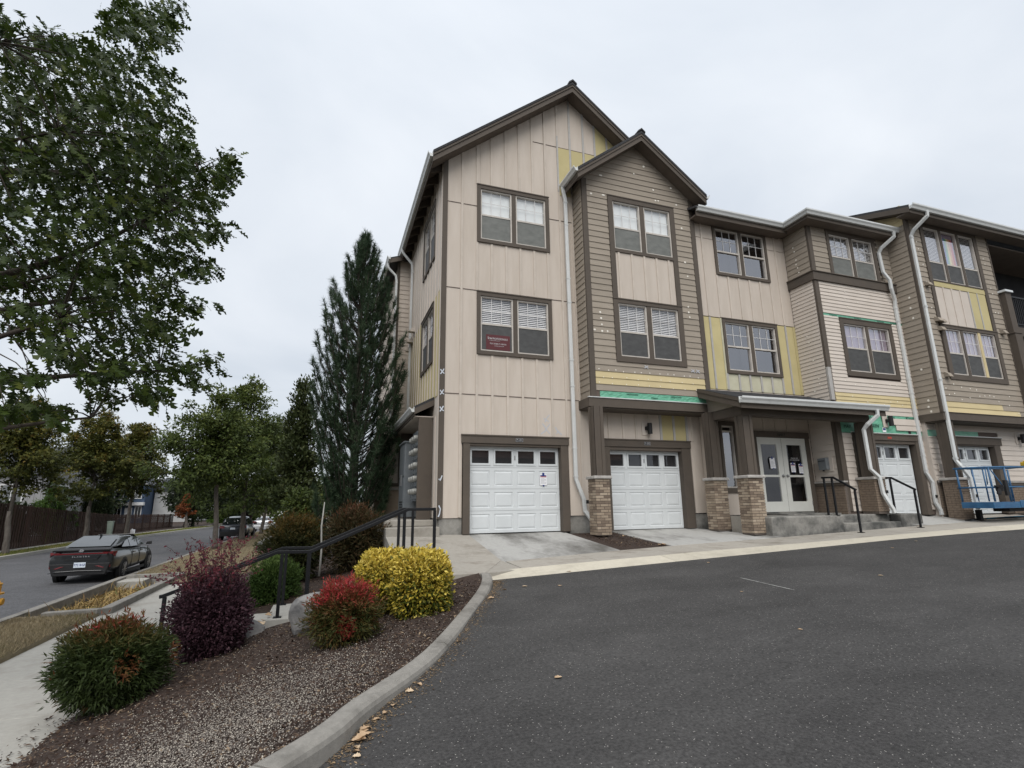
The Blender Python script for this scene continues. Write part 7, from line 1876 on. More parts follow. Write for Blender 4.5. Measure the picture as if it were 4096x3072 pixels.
wagon('parked_car', 'white pickup seen far down the street through the leaves', (-4.6, 78.0, -2.2), car_paint('white_car_paint', (0.75, 0.76, 0.77), 0.0), 5.2, 1.95, 1.75, truck=True, rotz=-0.25)

# ================================================================== TREES AND SHRUBS
M['bark'] = pmat('grey_bark', (0.13, 0.115, 0.10), (0.075, 0.064, 0.055), 9, 0.95, 0.9, 30, (1, 1, 0.35))
M['twig'] = pmat('dark_twig', (0.055, 0.045, 0.036), None, 8, 0.9)
GREEN_OAK = leaf_mat('oak_leaf', [(0, (0.016, 0.028, 0.006)), (0.5, (0.033, 0.053, 0.011)), (0.85, (0.058, 0.082, 0.016)), (1, (0.088, 0.104, 0.024))], 0.42, 0.30)

def limb(mb, a, b, r0, r1, sag=0.0, n=5, seed=0):
    q = random.Random(seed); a, b = Vector(a), Vector(b); pts = []
    side = Vector((q.uniform(-1, 1), q.uniform(-1, 1), q.uniform(-.3, .6))) * (b - a).length * 0.08
    for i in range(n + 1):
        t = i / n; p = a.lerp(b, t) + side * math.sin(math.pi * t) + Vector((0, 0, sag * math.sin(math.pi * t))); pts.append(p)
    mb.tube(pts, [r0 + (r1 - r0) * i / n for i in range(n + 1)], 6, cap=False)
    return pts

OAKC = [(-298,994,324,32),(-380,764,386,32),(-229,666,300,36),(-509,1045,692,36),(-534,1073,766,36),(-351,1055,814,11),(-326,721,556,33),(-487,913,577,22),(-445,1004,650,36),(-339,862,565,36),(-268,664,290,36),(-407,986,471,36),(-465,995,301,27),(-427,1046,430,36),(-294,793,527,36),(-380,723,597,10),(-390,909,650,36),(-211,837,474,23),(-526,1012,488,10),(-490,1059,334,36),(-207,705,206,19),(-435,1015,806,36),(-476,1080,572,36),(-371,966,495,36),(-360,818,649,32),(-258,802,413,36),(-523,988,649,33),(-276,979,381,20),(-305,778,267,36),(-327,950,286,36),(-203,665,300,36),(-355,942,676,36),(-324,932,248,36),(-392,1025,250,31),(-397,1011,798,36),(-269,967,334,23),(-402,904,255,27),(-291,922,537,36),(-245,963,399,13),(-279,752,291,36),(-278,683,499,36),(-375,736,460,36),(-359,917,551,36),(-377,1039,761,36),(-320,708,398,36),(-353,700,276,10),(-412,910,722,28),(-249,660,138,10),(-448,918,398,36),(-487,1034,402,36),(-299,794,456,36),(-314,711,363,36),(-258,783,439,36),(-404,775,351,10),(-347,725,489,36),(-308,931,497,36),(-218,710,230,28),(-258,884,614,10),(-393,883,581,36),(-383,973,600,36),(-295,766,701,20),(-352,1033,202,12),(-399,987,918,10),(-367,957,424,36),(-335,1043,553,36),(-425,1018,595,36),(-496,1009,652,36),(-165,720,149,10),(-321,869,405,36),(-419,993,255,19),(-345,963,902,17),(-346,1014,931,10),(-392,834,336,36),(-315,678,268,36),(-352,690,396,28),(-488,972,412,19),(-258,771,320,36),(-304,758,620,21),(-284,735,236,36),(-192,696,276,13),(-249,712,623,10),(-390,995,645,36),(-337,683,216,10),(-234,709,535,10),(-256,759,482,36),(-331,806,330,36),(-241,842,236,19),(-215,909,469,15),(-262,826,269,36),(-311,920,197,20),(-277,702,371,36),(-427,817,618,28),(-265,724,158,16),(-243,858,327,18),(-309,943,655,17),(-372,857,555,36),(-399,962,308,36),(-480,942,649,36),(-186,679,408,22),(-263,699,441,36),(-371,681,461,13),(-362,788,444,36),(-284,911,176,10),(-449,864,387,10),(-327,923,565,36),(-440,1007,537,36),(-400,791,633,11),(-292,763,337,36),(-402,817,535,36),(-402,792,429,29),(-280,1036,495,21),(-259,901,283,14),(-318,1001,719,10),(-179,672,321,11),(-454,810,623,10),(-298,840,622,24),(-288,665,421,36),(-295,965,253,36),(-363,732,336,26),(-313,1054,596,36),(-327,845,470,36),(-376,1002,855,10),(-338,776,568,36),(-478,1073,751,36),(-196,920,233,10),(-309,731,659,17),(-346,796,216,19),(-247,922,220,10),(-381,860,504,36),(-326,1073,648,36),(-278,879,327,36),(-470,904,534,29),(-200,789,278,11),(-261,970,249,10),(-314,877,667,31),(-239,706,429,36),(-282,960,457,36),(-209,730,155,10),(-356,882,494,36),(-457,1066,440,36),(-517,1011,496,22),(-237,1049,432,10),(-441,1013,348,36),(-249,1048,373,10),(-409,853,499,36),(-323,818,381,36),(-343,837,747,30),(-254,662,177,33),(-309,752,669,29),(-247,909,528,36),(-246,670,618,17),(-285,1027,614,36),(-175,819,167,10),(-359,857,590,36),(-378,1032,213,15),(-341,817,248,36),(-391,817,308,33),(-374,904,466,36),(-327,889,630,36),(-412,935,498,36),(-195,883,572,10),(-497,1051,804,36),(-386,1048,627,36),(-432,1008,458,36),(-437,868,519,36),(-492,1066,841,29),(-225,677,154,19),(-254,917,396,33),(-479,933,475,22),(-283,1039,531,36),(-313,751,595,36),(-416,808,664,10),(-249,718,571,10),(-394,885,439,36),(-369,1011,291,36),(-289,771,163,10),(-326,1062,429,36),(-371,801,231,15),(-413,1068,963,36),(-378,964,381,36),(-520,1052,498,36),(-429,1075,929,34),(-180,719,362,21),(-402,1045,574,36),(-447,847,691,10),(-212,729,176,17),(-295,810,582,29),(-432,1070,609,36),(-346,872,281,36),(-279,994,426,36),(-317,661,323,36),(-253,710,373,36),(-192,822,334,10),(-266,775,578,12),(-459,904,328,10),(-235,843,438,36),(-266,769,696,10),(-387,997,551,36),(-250,670,327,36),(-268,918,236,29),(-371,702,422,17),(-250,1045,246,17),(-251,937,560,33),(-471,1013,468,36),(-554,1062,467,10),(-292,850,234,36),(-268,756,197,36),(-277,690,180,26),(-377,929,802,35),(-408,943,816,14),(-333,698,458,36),(-391,805,664,10),(-429,946,693,36),(-435,1022,861,26),(-372,771,507,36),(-201,806,424,19),(-337,918,351,36),(-291,715,400,36),(-365,908,380,36),(-466,968,510,36),(-352,874,306,36),(-364,922,601,36),(-402,1056,302,36),(-217,1020,645,10),(-219,852,292,11),(-293,829,152,13),(-367,844,338,36),(-351,1038,528,36),(-591,1075,744,17),(-390,866,282,36),(-559,1017,635,10),(-436,815,551,25),(-422,1019,401,36),(-242,662,491,27),(-347,746,531,36),(-234,778,350,36),(-327,1047,812,10),(-422,889,456,36),(-390,914,410,36),(-257,777,524,27),(-341,931,396,36),(-543,1050,849,10),(-410,784,375,10),(-399,728,476,10),(-174,768,448,10),(-246,860,296,26),(-347,1062,320,36),(-328,872,795,28),(-309,947,624,36),(-256,957,185,10),(-353,963,469,36),(-289,1055,581,36),(-408,1076,485,36),(-440,934,263,10),(-331,1021,294,36),(-446,918,454,36),(-541,1044,558,24),(-290,678,336,36),(-391,899,328,36),(-496,983,617,36),(-439,924,604,36),(-367,880,728,34),(-482,990,772,34),(-495,982,518,36),(-151,661,396,13),(-256,695,466,36),(-276,758,575,32),(-359,1038,218,26),(-244,716,208,36),(-262,785,170,17),(-332,777,439,36),(-194,732,389,29),(-303,859,315,36),(-312,992,440,36),(-268,835,656,10),(-269,843,537,36),(-281,896,484,36),(-296,890,282,36),(-373,807,255,34),(-202,715,443,14),(-223,775,281,23),(-353,1042,443,36),(-211,676,414,32),(-467,948,564,36),(-313,1003,526,36),(-527,1020,460,10),(-424,947,768,20),(-315,967,694,10),(-277,745,605,10),(-237,928,430,10),(-219,701,185,36),(-228,774,422,36),(-442,1074,799,36),(-371,1036,588,36),(-328,705,433,36),(-346,691,366,30),(-379,984,699,36),(-430,1057,246,10),(-203,887,500,10),(-402,1055,535,36),(-530,1007,607,27),(-357,720,571,18),(-219,996,587,10),(-273,748,657,10),(-331,825,653,34),(-503,1024,375,23),(-250,762,290,36),(-546,970,735,13),(-439,986,737,36),(-573,1076,878,10),(-523,1075,359,23),(-244,870,167,14),(-584,1060,805,17),(-326,855,505,36),(-381,1021,476,36),(-378,1074,399,36),(-464,1066,497,36),(-321,838,188,11),(-263,955,308,10),(-210,724,476,10),(-430,790,509,10),(-257,974,506,36),(-432,968,565,36),(-268,866,217,36),(-534,1020,712,36),(-541,1077,404,10),(-275,852,444,36),(-267,865,367,36),(-235,962,332,13),(-438,958,363,36),(-282,963,675,10),(-393,805,361,35),(-367,840,687,20),(-393,823,595,36),(-488,853,656,10),(-523,993,767,24),(-309,904,839,10),(-349,671,336,10),(-241,972,536,18),(-406,996,717,36),(-308,761,479,36),(-203,738,432,35),(-394,1010,502,36),(-315,816,701,14),(-398,959,749,36),(-279,938,187,18),(-234,1027,217,10),(-304,743,304,36),(-172,801,397,10),(-393,947,836,33),(-356,953,726,36),(-290,712,537,36),(-251,799,224,36),(-307,779,189,17),(-270,846,295,36),(-506,983,560,34),(-466,1048,334,36),(-302,1058,284,23),(-225,868,356,10),(-358,941,295,36),(-379,1027,936,33),(-366,783,304,36),(-422,847,406,31),(-357,974,583,36),(-432,993,889,10),(-213,1049,271,10),(-306,991,360,36),(-258,689,236,36),(-225,720,387,36),(-422,975,769,36),(-278,878,419,36),(-530,949,677,10),(-416,989,279,36),(-334,845,353,36),(-552,1023,804,10),(-208,702,361,36),(-372,768,638,10),(-320,1002,488,36),(-392,707,510,10),(-248,737,261,36),(-368,906,224,21),(-312,704,499,36),(-198,800,184,10),(-363,1049,686,36),(-265,713,536,35),(-222,735,457,25),(-212,913,567,19),(-338,970,215,34),(-153,722,364,10),(-379,1079,875,10),(-275,671,262,36),(-366,859,410,36),(-388,738,535,36),(-547,1046,838,20),(-388,969,219,10),(-283,849,797,10),(-314,739,210,29),(-435,844,580,36),(-427,1067,370,36),(-341,1079,620,36),(-213,988,411,10),(-263,760,127,10),(-180,853,510,10),(-181,880,540,10),(-551,1064,678,36),(-341,959,326,36),(-175,709,240,10),(-175,769,330,10),(-512,982,815,10),(-472,1062,520,36),(-436,908,544,36),(-288,692,577,26),(-304,718,177,10),(-338,940,630,36),(-280,727,470,36),(-392,803,476,36),(-339,999,962,10),(-241,794,193,27),(-282,1033,654,10),(-361,873,632,36),(-238,1035,551,10),(-370,987,331,36),(-181,674,200,10),(-336,818,291,36),(-555,1048,515,10),(-321,790,707,28),(-260,751,169,27),(-408,847,256,17),(-416,958,630,36),(-314,890,707,15),(-331,865,439,36),(-412,827,651,21),(-224,971,606,18),(-474,911,398,10),(-468,940,734,30),(-350,928,830,29),(-404,1046,745,36),(-314,970,393,36),(-508,911,627,10),(-356,853,379,36),(-439,817,457,10),(-415,962,341,36),(-452,933,763,10),(-305,810,423,36),(-361,874,700,36),(-399,947,531,36),(-478,1057,692,36),(-278,900,391,36),(-293,981,227,22),(-447,1017,686,36),(-336,785,466,36),(-234,765,512,16),(-316,867,212,36),(-357,1056,720,30),(-317,905,165,14),(-276,912,580,26),(-525,1053,420,21),(-372,998,883,20),(-303,845,451,36),(-475,889,609,30),(-414,961,416,36),(-548,1069,618,36),(-344,936,503,36),(-354,763,406,36),(-308,1076,689,11),(-497,917,538,10),(-419,859,682,23),(-227,675,261,36),(-255,866,192,12),(-149,680,420,12),(-440,981,300,36),(-487,997,798,23),(-264,1022,562,30),(-430,916,317,36),(-491,1072,288,10),(-332,934,420,36),(-448,1075,556,36),(-292,738,440,36),(-322,1077,366,36),(-341,712,228,20),(-443,907,495,36),(-208,869,424,13),(-197,1018,237,10),(-263,941,607,10),(-492,965,378,10),(-223,999,232,19),(-419,1073,687,36),(-302,989,301,35),(-158,662,163,10),(-290,672,463,36),(-423,863,310,18),(-586,1075,717,17),(-357,734,429,36),(-469,876,461,10),(-352,1054,383,36),(-428,762,583,10),(-451,891,639,36),(-528,1037,794,36),(-234,845,261,10),(-304,840,763,20),(-342,974,178,16),(-327,1052,728,26),(-257,906,487,36),(-307,1069,223,10),(-458,1025,410,36),(-315,944,895,10),(-362,795,613,36),(-349,919,243,36),(-393,1056,712,36),(-312,899,465,36),(-472,991,360,36),(-274,695,639,14),(-488,1013,745,36),(-341,983,551,36),(-222,680,453,28),(-161,674,286,10),(-455,991,775,34),(-429,763,555,10),(-200,923,193,10),(-324,982,794,10),(-557,999,669,10),(-313,1068,774,10),(-302,689,608,10),(-377,747,574,30),(-341,1026,752,10),(-256,1006,588,36),(-164,744,264,10),(-272,727,668,19),(-328,813,222,36),(-348,818,711,19),(-344,695,303,22),(-290,776,503,36),(-420,898,642,36),(-352,911,799,26),(-307,1047,188,11),(-522,1069,651,36),(-222,818,523,10),(-350,688,527,29),(-439,877,720,10),(-264,672,415,36),(-386,945,884,10),(-332,1023,255,36),(-258,768,349,36),(-198,681,132,14),(-276,1051,466,17),(-287,929,414,36),(-339,970,861,10),(-231,840,519,16),(-470,1062,912,10),(-350,999,701,23),(-155,763,196,10),(-360,1062,281,36),(-220,769,243,11),(-513,954,718,23),(-395,735,430,10),(-344,1078,760,15),(-261,859,587,15),(-447,859,664,28),(-519,1073,583,36),(-476,936,762,10),(-308,944,598,36),(-429,1008,938,10),(-277,956,294,17),(-474,1000,696,36),(-512,1036,530,36),(-411,1072,802,36),(-362,1001,662,36),(-233,789,145,10),(-239,811,492,29),(-446,1068,267,19),(-225,1054,687,10),(-495,1050,722,36),(-211,800,386,13),(-284,795,363,36),(-251,1052,500,10),(-232,1041,656,19),(-422,1025,658,36),(-393,1036,371,36),(-350,744,258,33),(-508,1051,452,36),(-227,848,366,22),(-245,1072,527,17),(-184,859,419,10),(-333,892,758,10),(-379,1010,832,10),(-393,924,677,36),(-462,971,593,36),(-290,1073,464,30),(-451,1072,829,36),(-412,967,377,36),(-515,1052,302,10),(-331,806,595,36),(-323,999,632,36),(-464,928,290,10),(-399,806,233,10),(-297,688,204,33),(-178,782,474,19),(-389,1078,269,36),(-436,929,666,36),(-378,966,863,36),(-362,806,584,36),(-269,829,506,36),(-152,696,456,10),(-305,802,647,15),(-397,1066,340,36),(-360,872,442,36),(-320,863,536,36),(-464,823,599,10),(-357,886,524,36),(-454,1075,358,36),(-461,830,549,10),(-283,1004,483,34),(-570,1064,585,10),(-364,1066,251,36),(-435,1080,475,36),(-464,1010,555,36),(-231,687,657,10),(-610,1079,841,10),(-396,927,283,36),(-379,973,246,32),(-440,1019,486,36),(-301,893,622,15),(-457,888,427,14),(-372,1053,979,20),(-399,895,545,36),(-300,912,353,36),(-333,809,542,36),(-319,1050,674,30),(-351,775,380,36),(-478,1074,626,36),(-241,831,554,10),(-224,910,208,10),(-392,914,617,36),(-400,1044,911,23),(-255,1075,632,26),(-255,936,174,16),(-282,1063,397,10),(-213,908,398,10),(-271,903,511,36),(-201,737,126,10),(-288,801,388,36),(-468,1014,822,11),(-389,837,169,10),(-472,1002,197,10),(-431,897,185,10),(-349,782,155,10),(-333,698,137,10),(-298,673,136,10),(-445,965,199,10),(-503,1058,220,10),(-366,839,179,10),(-415,950,200,10),(-281,690,101,10),(-387,943,147,10),(-310,664,100,10),(-425,910,129,10),(-365,816,123,10),(-314,761,115,10),(-351,754,121,10),(-410,985,159,10),(-505,1074,156,10),(-502,1060,183,10),(-461,1004,146,10),(-362,886,137,10),(-389,838,125,10),(-474,1053,178,12),(-400,891,145,10),(-340,833,132,10),(-406,697,573,10),(-618,1065,895,10),(-379,674,546,10),(-432,758,620,10),(-580,1002,836,10),(-510,894,731,12),(-605,1062,868,15),(-558,783,590,42),(-676,806,550,42),(-856,667,217,42),(-395,667,109,42),(-777,977,186,42),(-612,638,330,42),(-814,849,612,42),(-575,929,285,42),(-590,754,217,42),(-562,860,302,42),(-422,677,543,42),(-772,721,462,42),(-899,977,315,42),(-565,593,585,42),(-437,734,748,42),(-459,444,485,42),(-567,809,188,42),(-523,638,435,42),(-710,783,637,42),(-516,933,259,42),(-567,1112,291,42),(-776,1026,454,42),(-715,1018,674,42),(-723,756,252,42),(-472,645,346,42),(-641,501,602,42),(-780,1159,365,42),(-514,806,756,42),(-451,669,648,42),(-504,652,525,42),(-579,547,619,42),(-665,784,375,42),(-539,671,341,42),(-580,727,688,42),(-678,797,169,42),(-643,966,300,42),(-655,908,487,42),(-697,791,478,42),(-592,571,258,42),(-595,620,576,42),(-880,677,398,42),(-716,1061,308,42),(-519,700,658,42),(-620,820,304,42),(-895,710,608,42),(-856,1076,380,42),(-624,978,450,42),(-922,878,174,42),(-331,393,442,42),(-612,914,443,42),(-454,578,646,42),(-550,947,454,42),(-708,350,283,42),(-399,634,583,42),(-555,729,647,42),(-627,922,246,42),(-748,659,396,42),(-722,698,374,42),(-852,942,416,42),(-808,899,313,42),(-746,931,425,42),(-576,890,354,42),(-526,449,643,42),(-692,733,114,42),(-562,921,785,42),(-468,709,378,42),(-683,1057,468,42),(-730,810,565,42),(-755,914,414,42),(-367,727,140,42)]
def oak():
    base = Vector((-5.75, 8.3, -2.15))
    r = thing('oak_tree', 'large near oak with dark lobed leaves overhanging the left of the view', 'tree', base, world=True)
    C = np.array(OAKC, float) / 100.0
    qk = np.random.default_rng(31)
    gap = np.sin(C[:, 0] * 3.1 + C[:, 2] * 1.3) * np.sin(C[:, 2] * 2.7 - C[:, 0] * 0.8 + 1.0)
    C = C[(C[:, 3] < 0.26) | ((gap < 0.52) & (qk.random(len(C)) < 0.85))]
    mb = MB(); mb.tube([base, base + Vector((0.02, 0, 1.2)), base + Vector((0.05, 0.05, 3.0)), base + Vector((0.1, 0.1, 5.2)), base + Vector((-0.2, 0.1, 7.2)), base + Vector((-0.4, 0.0, 8.6))], [0.24, 0.19, 0.16, 0.11, 0.05, 0.02], 12); mb.build('trunk', M['bark'], r, smooth=True)
    # main limbs rise from the trunk, branchlets reach the clumps
    q = random.Random(2); mb = MB(); nodes = []
    tips = [(-3.2, 7.6, 2.3), (-2.6, 8.6, 3.1), (-2.4, 8.0, 4.2), (-2.9, 9.2, 5.2), (-3.4, 7.2, 4.6), (-3.9, 9.4, 3.6), (-2.2, 9.6, 2.2), (-3.8, 7.0, 1.8), (-2.6, 10.2, 6.2), (-4.4, 7.6, 6.0), (-6.4, 8.0, 4.5), (-6.6, 9.2, 3.0), (-5.6, 6.6, 4.0), (-3.0, 8.4, 1.2)]
    for k, t in enumerate(tips):
        h = max(2.2, min(6.6, t[2] + 2.15 - 1.0 - 0.4 * (k % 3))); s = base + Vector((0.06, 0.06, h))
        nodes += [(p, 0.04 * (1 - i / 7)) for i, p in enumerate(limb(mb, s, t, 0.065, 0.014, 0.15, 7, k)) if i > 1]
    P = np.array([tuple(p) for p, _ in nodes])
    for i, c in enumerate(C):
        d = np.linalg.norm(P - c[:3], axis=1); j = int(np.argmin(d))
        if d[j] < 1.25: limb(mb, P[j], c[:3], 0.011, 0.003, 0.03, 3, i)
    mb.build('branches', M['twig'], r, smooth=True)
    # leaves
    cen = []; out = []
    tr_ = np.array([-5.4, 8.4, 0.0]); axs = []
    for (x, y, z, rr) in C:      # each clump is a drooping spray along its twig
        rr = max(rr, 0.13); n = int(11 + 150 * rr * rr)
        a = np.array([x, y, 0.0]) - tr_; a = a / (np.linalg.norm(a) + 1e-6) + rng.normal(0, 0.45, 3) * np.array([1, 1, .5]); a[2] += 0.12; a /= np.linalg.norm(a)
        u = rng.uniform(-1, 1, n); p = a[None] * (u * rr * 1.15)[:, None] + rng.normal(0, 1, (n, 3)) * rr * np.array([0.34, 0.40, 0.30]); p[:, 2] -= 0.10 * u * u * rr
        cen.append(p + np.array([x, y, z])); out.append(np.repeat(a[None], n, 0))
    Cn = np.concatenate(cen); O = np.concatenate(out); n = len(Cn)
    L = O * 0.75 + rng.normal(0, 0.42, (n, 3)); L[:, 2] -= 0.62
    N_ = rng.normal(0, 0.45, (n, 3)) + np.array([0.0, -0.25, 0.8])
    stuff(scatter('crown', OAK[0], OAK[1], Cn, L, N_, rng.uniform(0.115, 0.20, n), np.clip(rng.normal(0.5, 0.25, n), 0, 1), GREEN_OAK, r))
oak()

def crown_points(n_cl, center, rad, leaves, cr, shape='ellipsoid', flat=1.0, fill=0.35, seed=1):
    """clumps spread through a crown volume; returns leaf centres, outward directions and clump centres"""
    q = np.random.default_rng(seed); center = np.array(center, float); rad = np.array(rad, float)
    d = unit(q.normal(0, 1, (n_cl, 3))); rr = q.random((n_cl, 1)) ** fill
    lump = 1 + 0.22 * np.sin(d[:, :1] * 5 + seed) * np.cos(d[:, 1:2] * 4 + d[:, 2:3] * 5 + seed * 2)
    p = d * rr * lump
    if shape == 'cone':     # narrow top, wide low
        t = (p[:, 2:3] + 1) / 2; p[:, :2] *= np.clip(1.25 - t, 0.08, 1.0) * 1.25
    if shape == 'egg':
        t = (p[:, 2:3] + 1) / 2; p[:, :2] *= np.clip(1.15 - 0.75 * t ** 1.6, 0.1, 1.2)
    cc = center + p * rad
    k = (q.random(n_cl) * 0.7 + 0.65)
    idx = np.repeat(np.arange(n_cl), leaves); n = len(idx)
    o = q.normal(0, 1, (n, 3)); o = unit(o) * (q.random((n, 1)) ** 0.5)
    C = cc[idx] + o * (cr * k[idx])[:, None] * np.array([1, 1, flat])
    return C, unit(o * 0.6 + p[idx] * 0.8), cc, idx

def tree(name, label, cat, base, tops, center, rad, n_cl, leaves, cr, leaf, size, mat, trunk_r=0.12, shape='egg', seed=1, group=None, fork=None, lean=(0, 0), flat=0.7, droop=0.2, tint_bias=0.0):
    r = thing(name, label, cat, base, group, world=True)
    C, O, cc, idx = crown_points(n_cl, center, rad, leaves, cr, shape, flat, 0.42, seed)
    n = len(C); q = np.random.default_rng(seed + 50)
    L = O + q.normal(0, 0.7, (n, 3)); L[:, 2] -= droop
    N_ = q.normal(0, 0.5, (n, 3)) + np.array([0, -0.2, 0.9]) + O * 0.5
    h = (C[:, 2] - (center[2] - rad[2])) / (2 * rad[2])
    tn = np.clip(q.normal(0.42, 0.2, n) + tint_bias * (h - 0.5) + 0.12 * q.normal(0, 1, n_cl)[idx], 0, 1)
    mb = MB(); b = Vector(base); c = Vector(center); top = Vector((center[0], center[1], center[2] + rad[2] * 0.75))
    fz = b.z + (c.z - rad[2] - b.z) * 0.8 if fork is None else fork
    f = Vector((b.x + (c.x - b.x) * 0.4 + lean[0], b.y + lean[1], fz))
    mb.tube([b, b.lerp(f, 0.08), b.lerp(f, 0.3), b.lerp(f, 0.5) + Vector((0.03, 0, 0)), b.lerp(f, 0.75) + Vector((0.02, 0, 0)), f, f.lerp(top, 0.1)], [trunk_r * 1.3, trunk_r * 1.08, trunk_r, trunk_r * 0.95, trunk_r * 0.9, trunk_r * 0.82, trunk_r * .75], 10)
    mb.tube([f, f.lerp(top, 0.35) + Vector((0.08, 0, 0)), f.lerp(top, 0.7), top], [trunk_r * 0.75, trunk_r * 0.5, trunk_r * 0.25, 0.01], 8)
    mb.build('trunk', M['bark'], r, smooth=True)
    mb = MB(); rq = random.Random(seed)
    for i in range(0, n_cl, max(1, n_cl // 34)):
        t = cc[i]; s = f.lerp(top, min(0.85, max(0.0, (t[2] - f.z) / max(0.1, top.z - f.z) * 0.7)))
        limb(mb, s, t, trunk_r * 0.28, 0.006, 0.0, 4, i + seed)
    mb.build('limbs', M['twig'], r, smooth=True)
    stuff(scatter('crown', leaf[0], leaf[1], C, L, N_, q.uniform(size * .7, size * 1.25, n), tn, mat, r))
    return r

G1 = leaf_mat('street_tree_leaf', [(0, (0.034, 0.050, 0.013)), (0.5, (0.070, 0.096, 0.025)), (1, (0.135, 0.155, 0.042))], 0.5, 0.3)
G2 = leaf_mat('maple_leaf', [(0, (0.034, 0.042, 0.010)), (0.5, (0.074, 0.080, 0.018)), (0.85, (0.135, 0.120, 0.026)), (1, (0.18, 0.115, 0.03))], 0.55, 0.3)
G3 = leaf_mat('columnar_oak_leaf', [(0, (0.022, 0.033, 0.011)), (0.5, (0.048, 0.062, 0.022)), (1, (0.092, 0.102, 0.042))], 0.5, 0.25)
G4 = leaf_mat('dark_tree_leaf', [(0, (0.012, 0.022, 0.010)), (0.6, (0.028, 0.040, 0.015)), (1, (0.05, 0.058, 0.02))], 0.6, 0.2)
G5 = leaf_mat('bright_conifer_leaf', [(0, (0.03, 0.065, 0.012)), (1, (0.085, 0.14, 0.025))], 0.6, 0.2)
G6 = leaf_mat('rust_leaf', [(0, (0.12, 0.035, 0.014)), (1, (0.27, 0.09, 0.03))], 0.6, 0.3)
G7 = leaf_mat('purple_tree_leaf', [(0, (0.025, 0.012, 0.016)), (1, (0.06, 0.028, 0.034))], 0.6, 0.2)

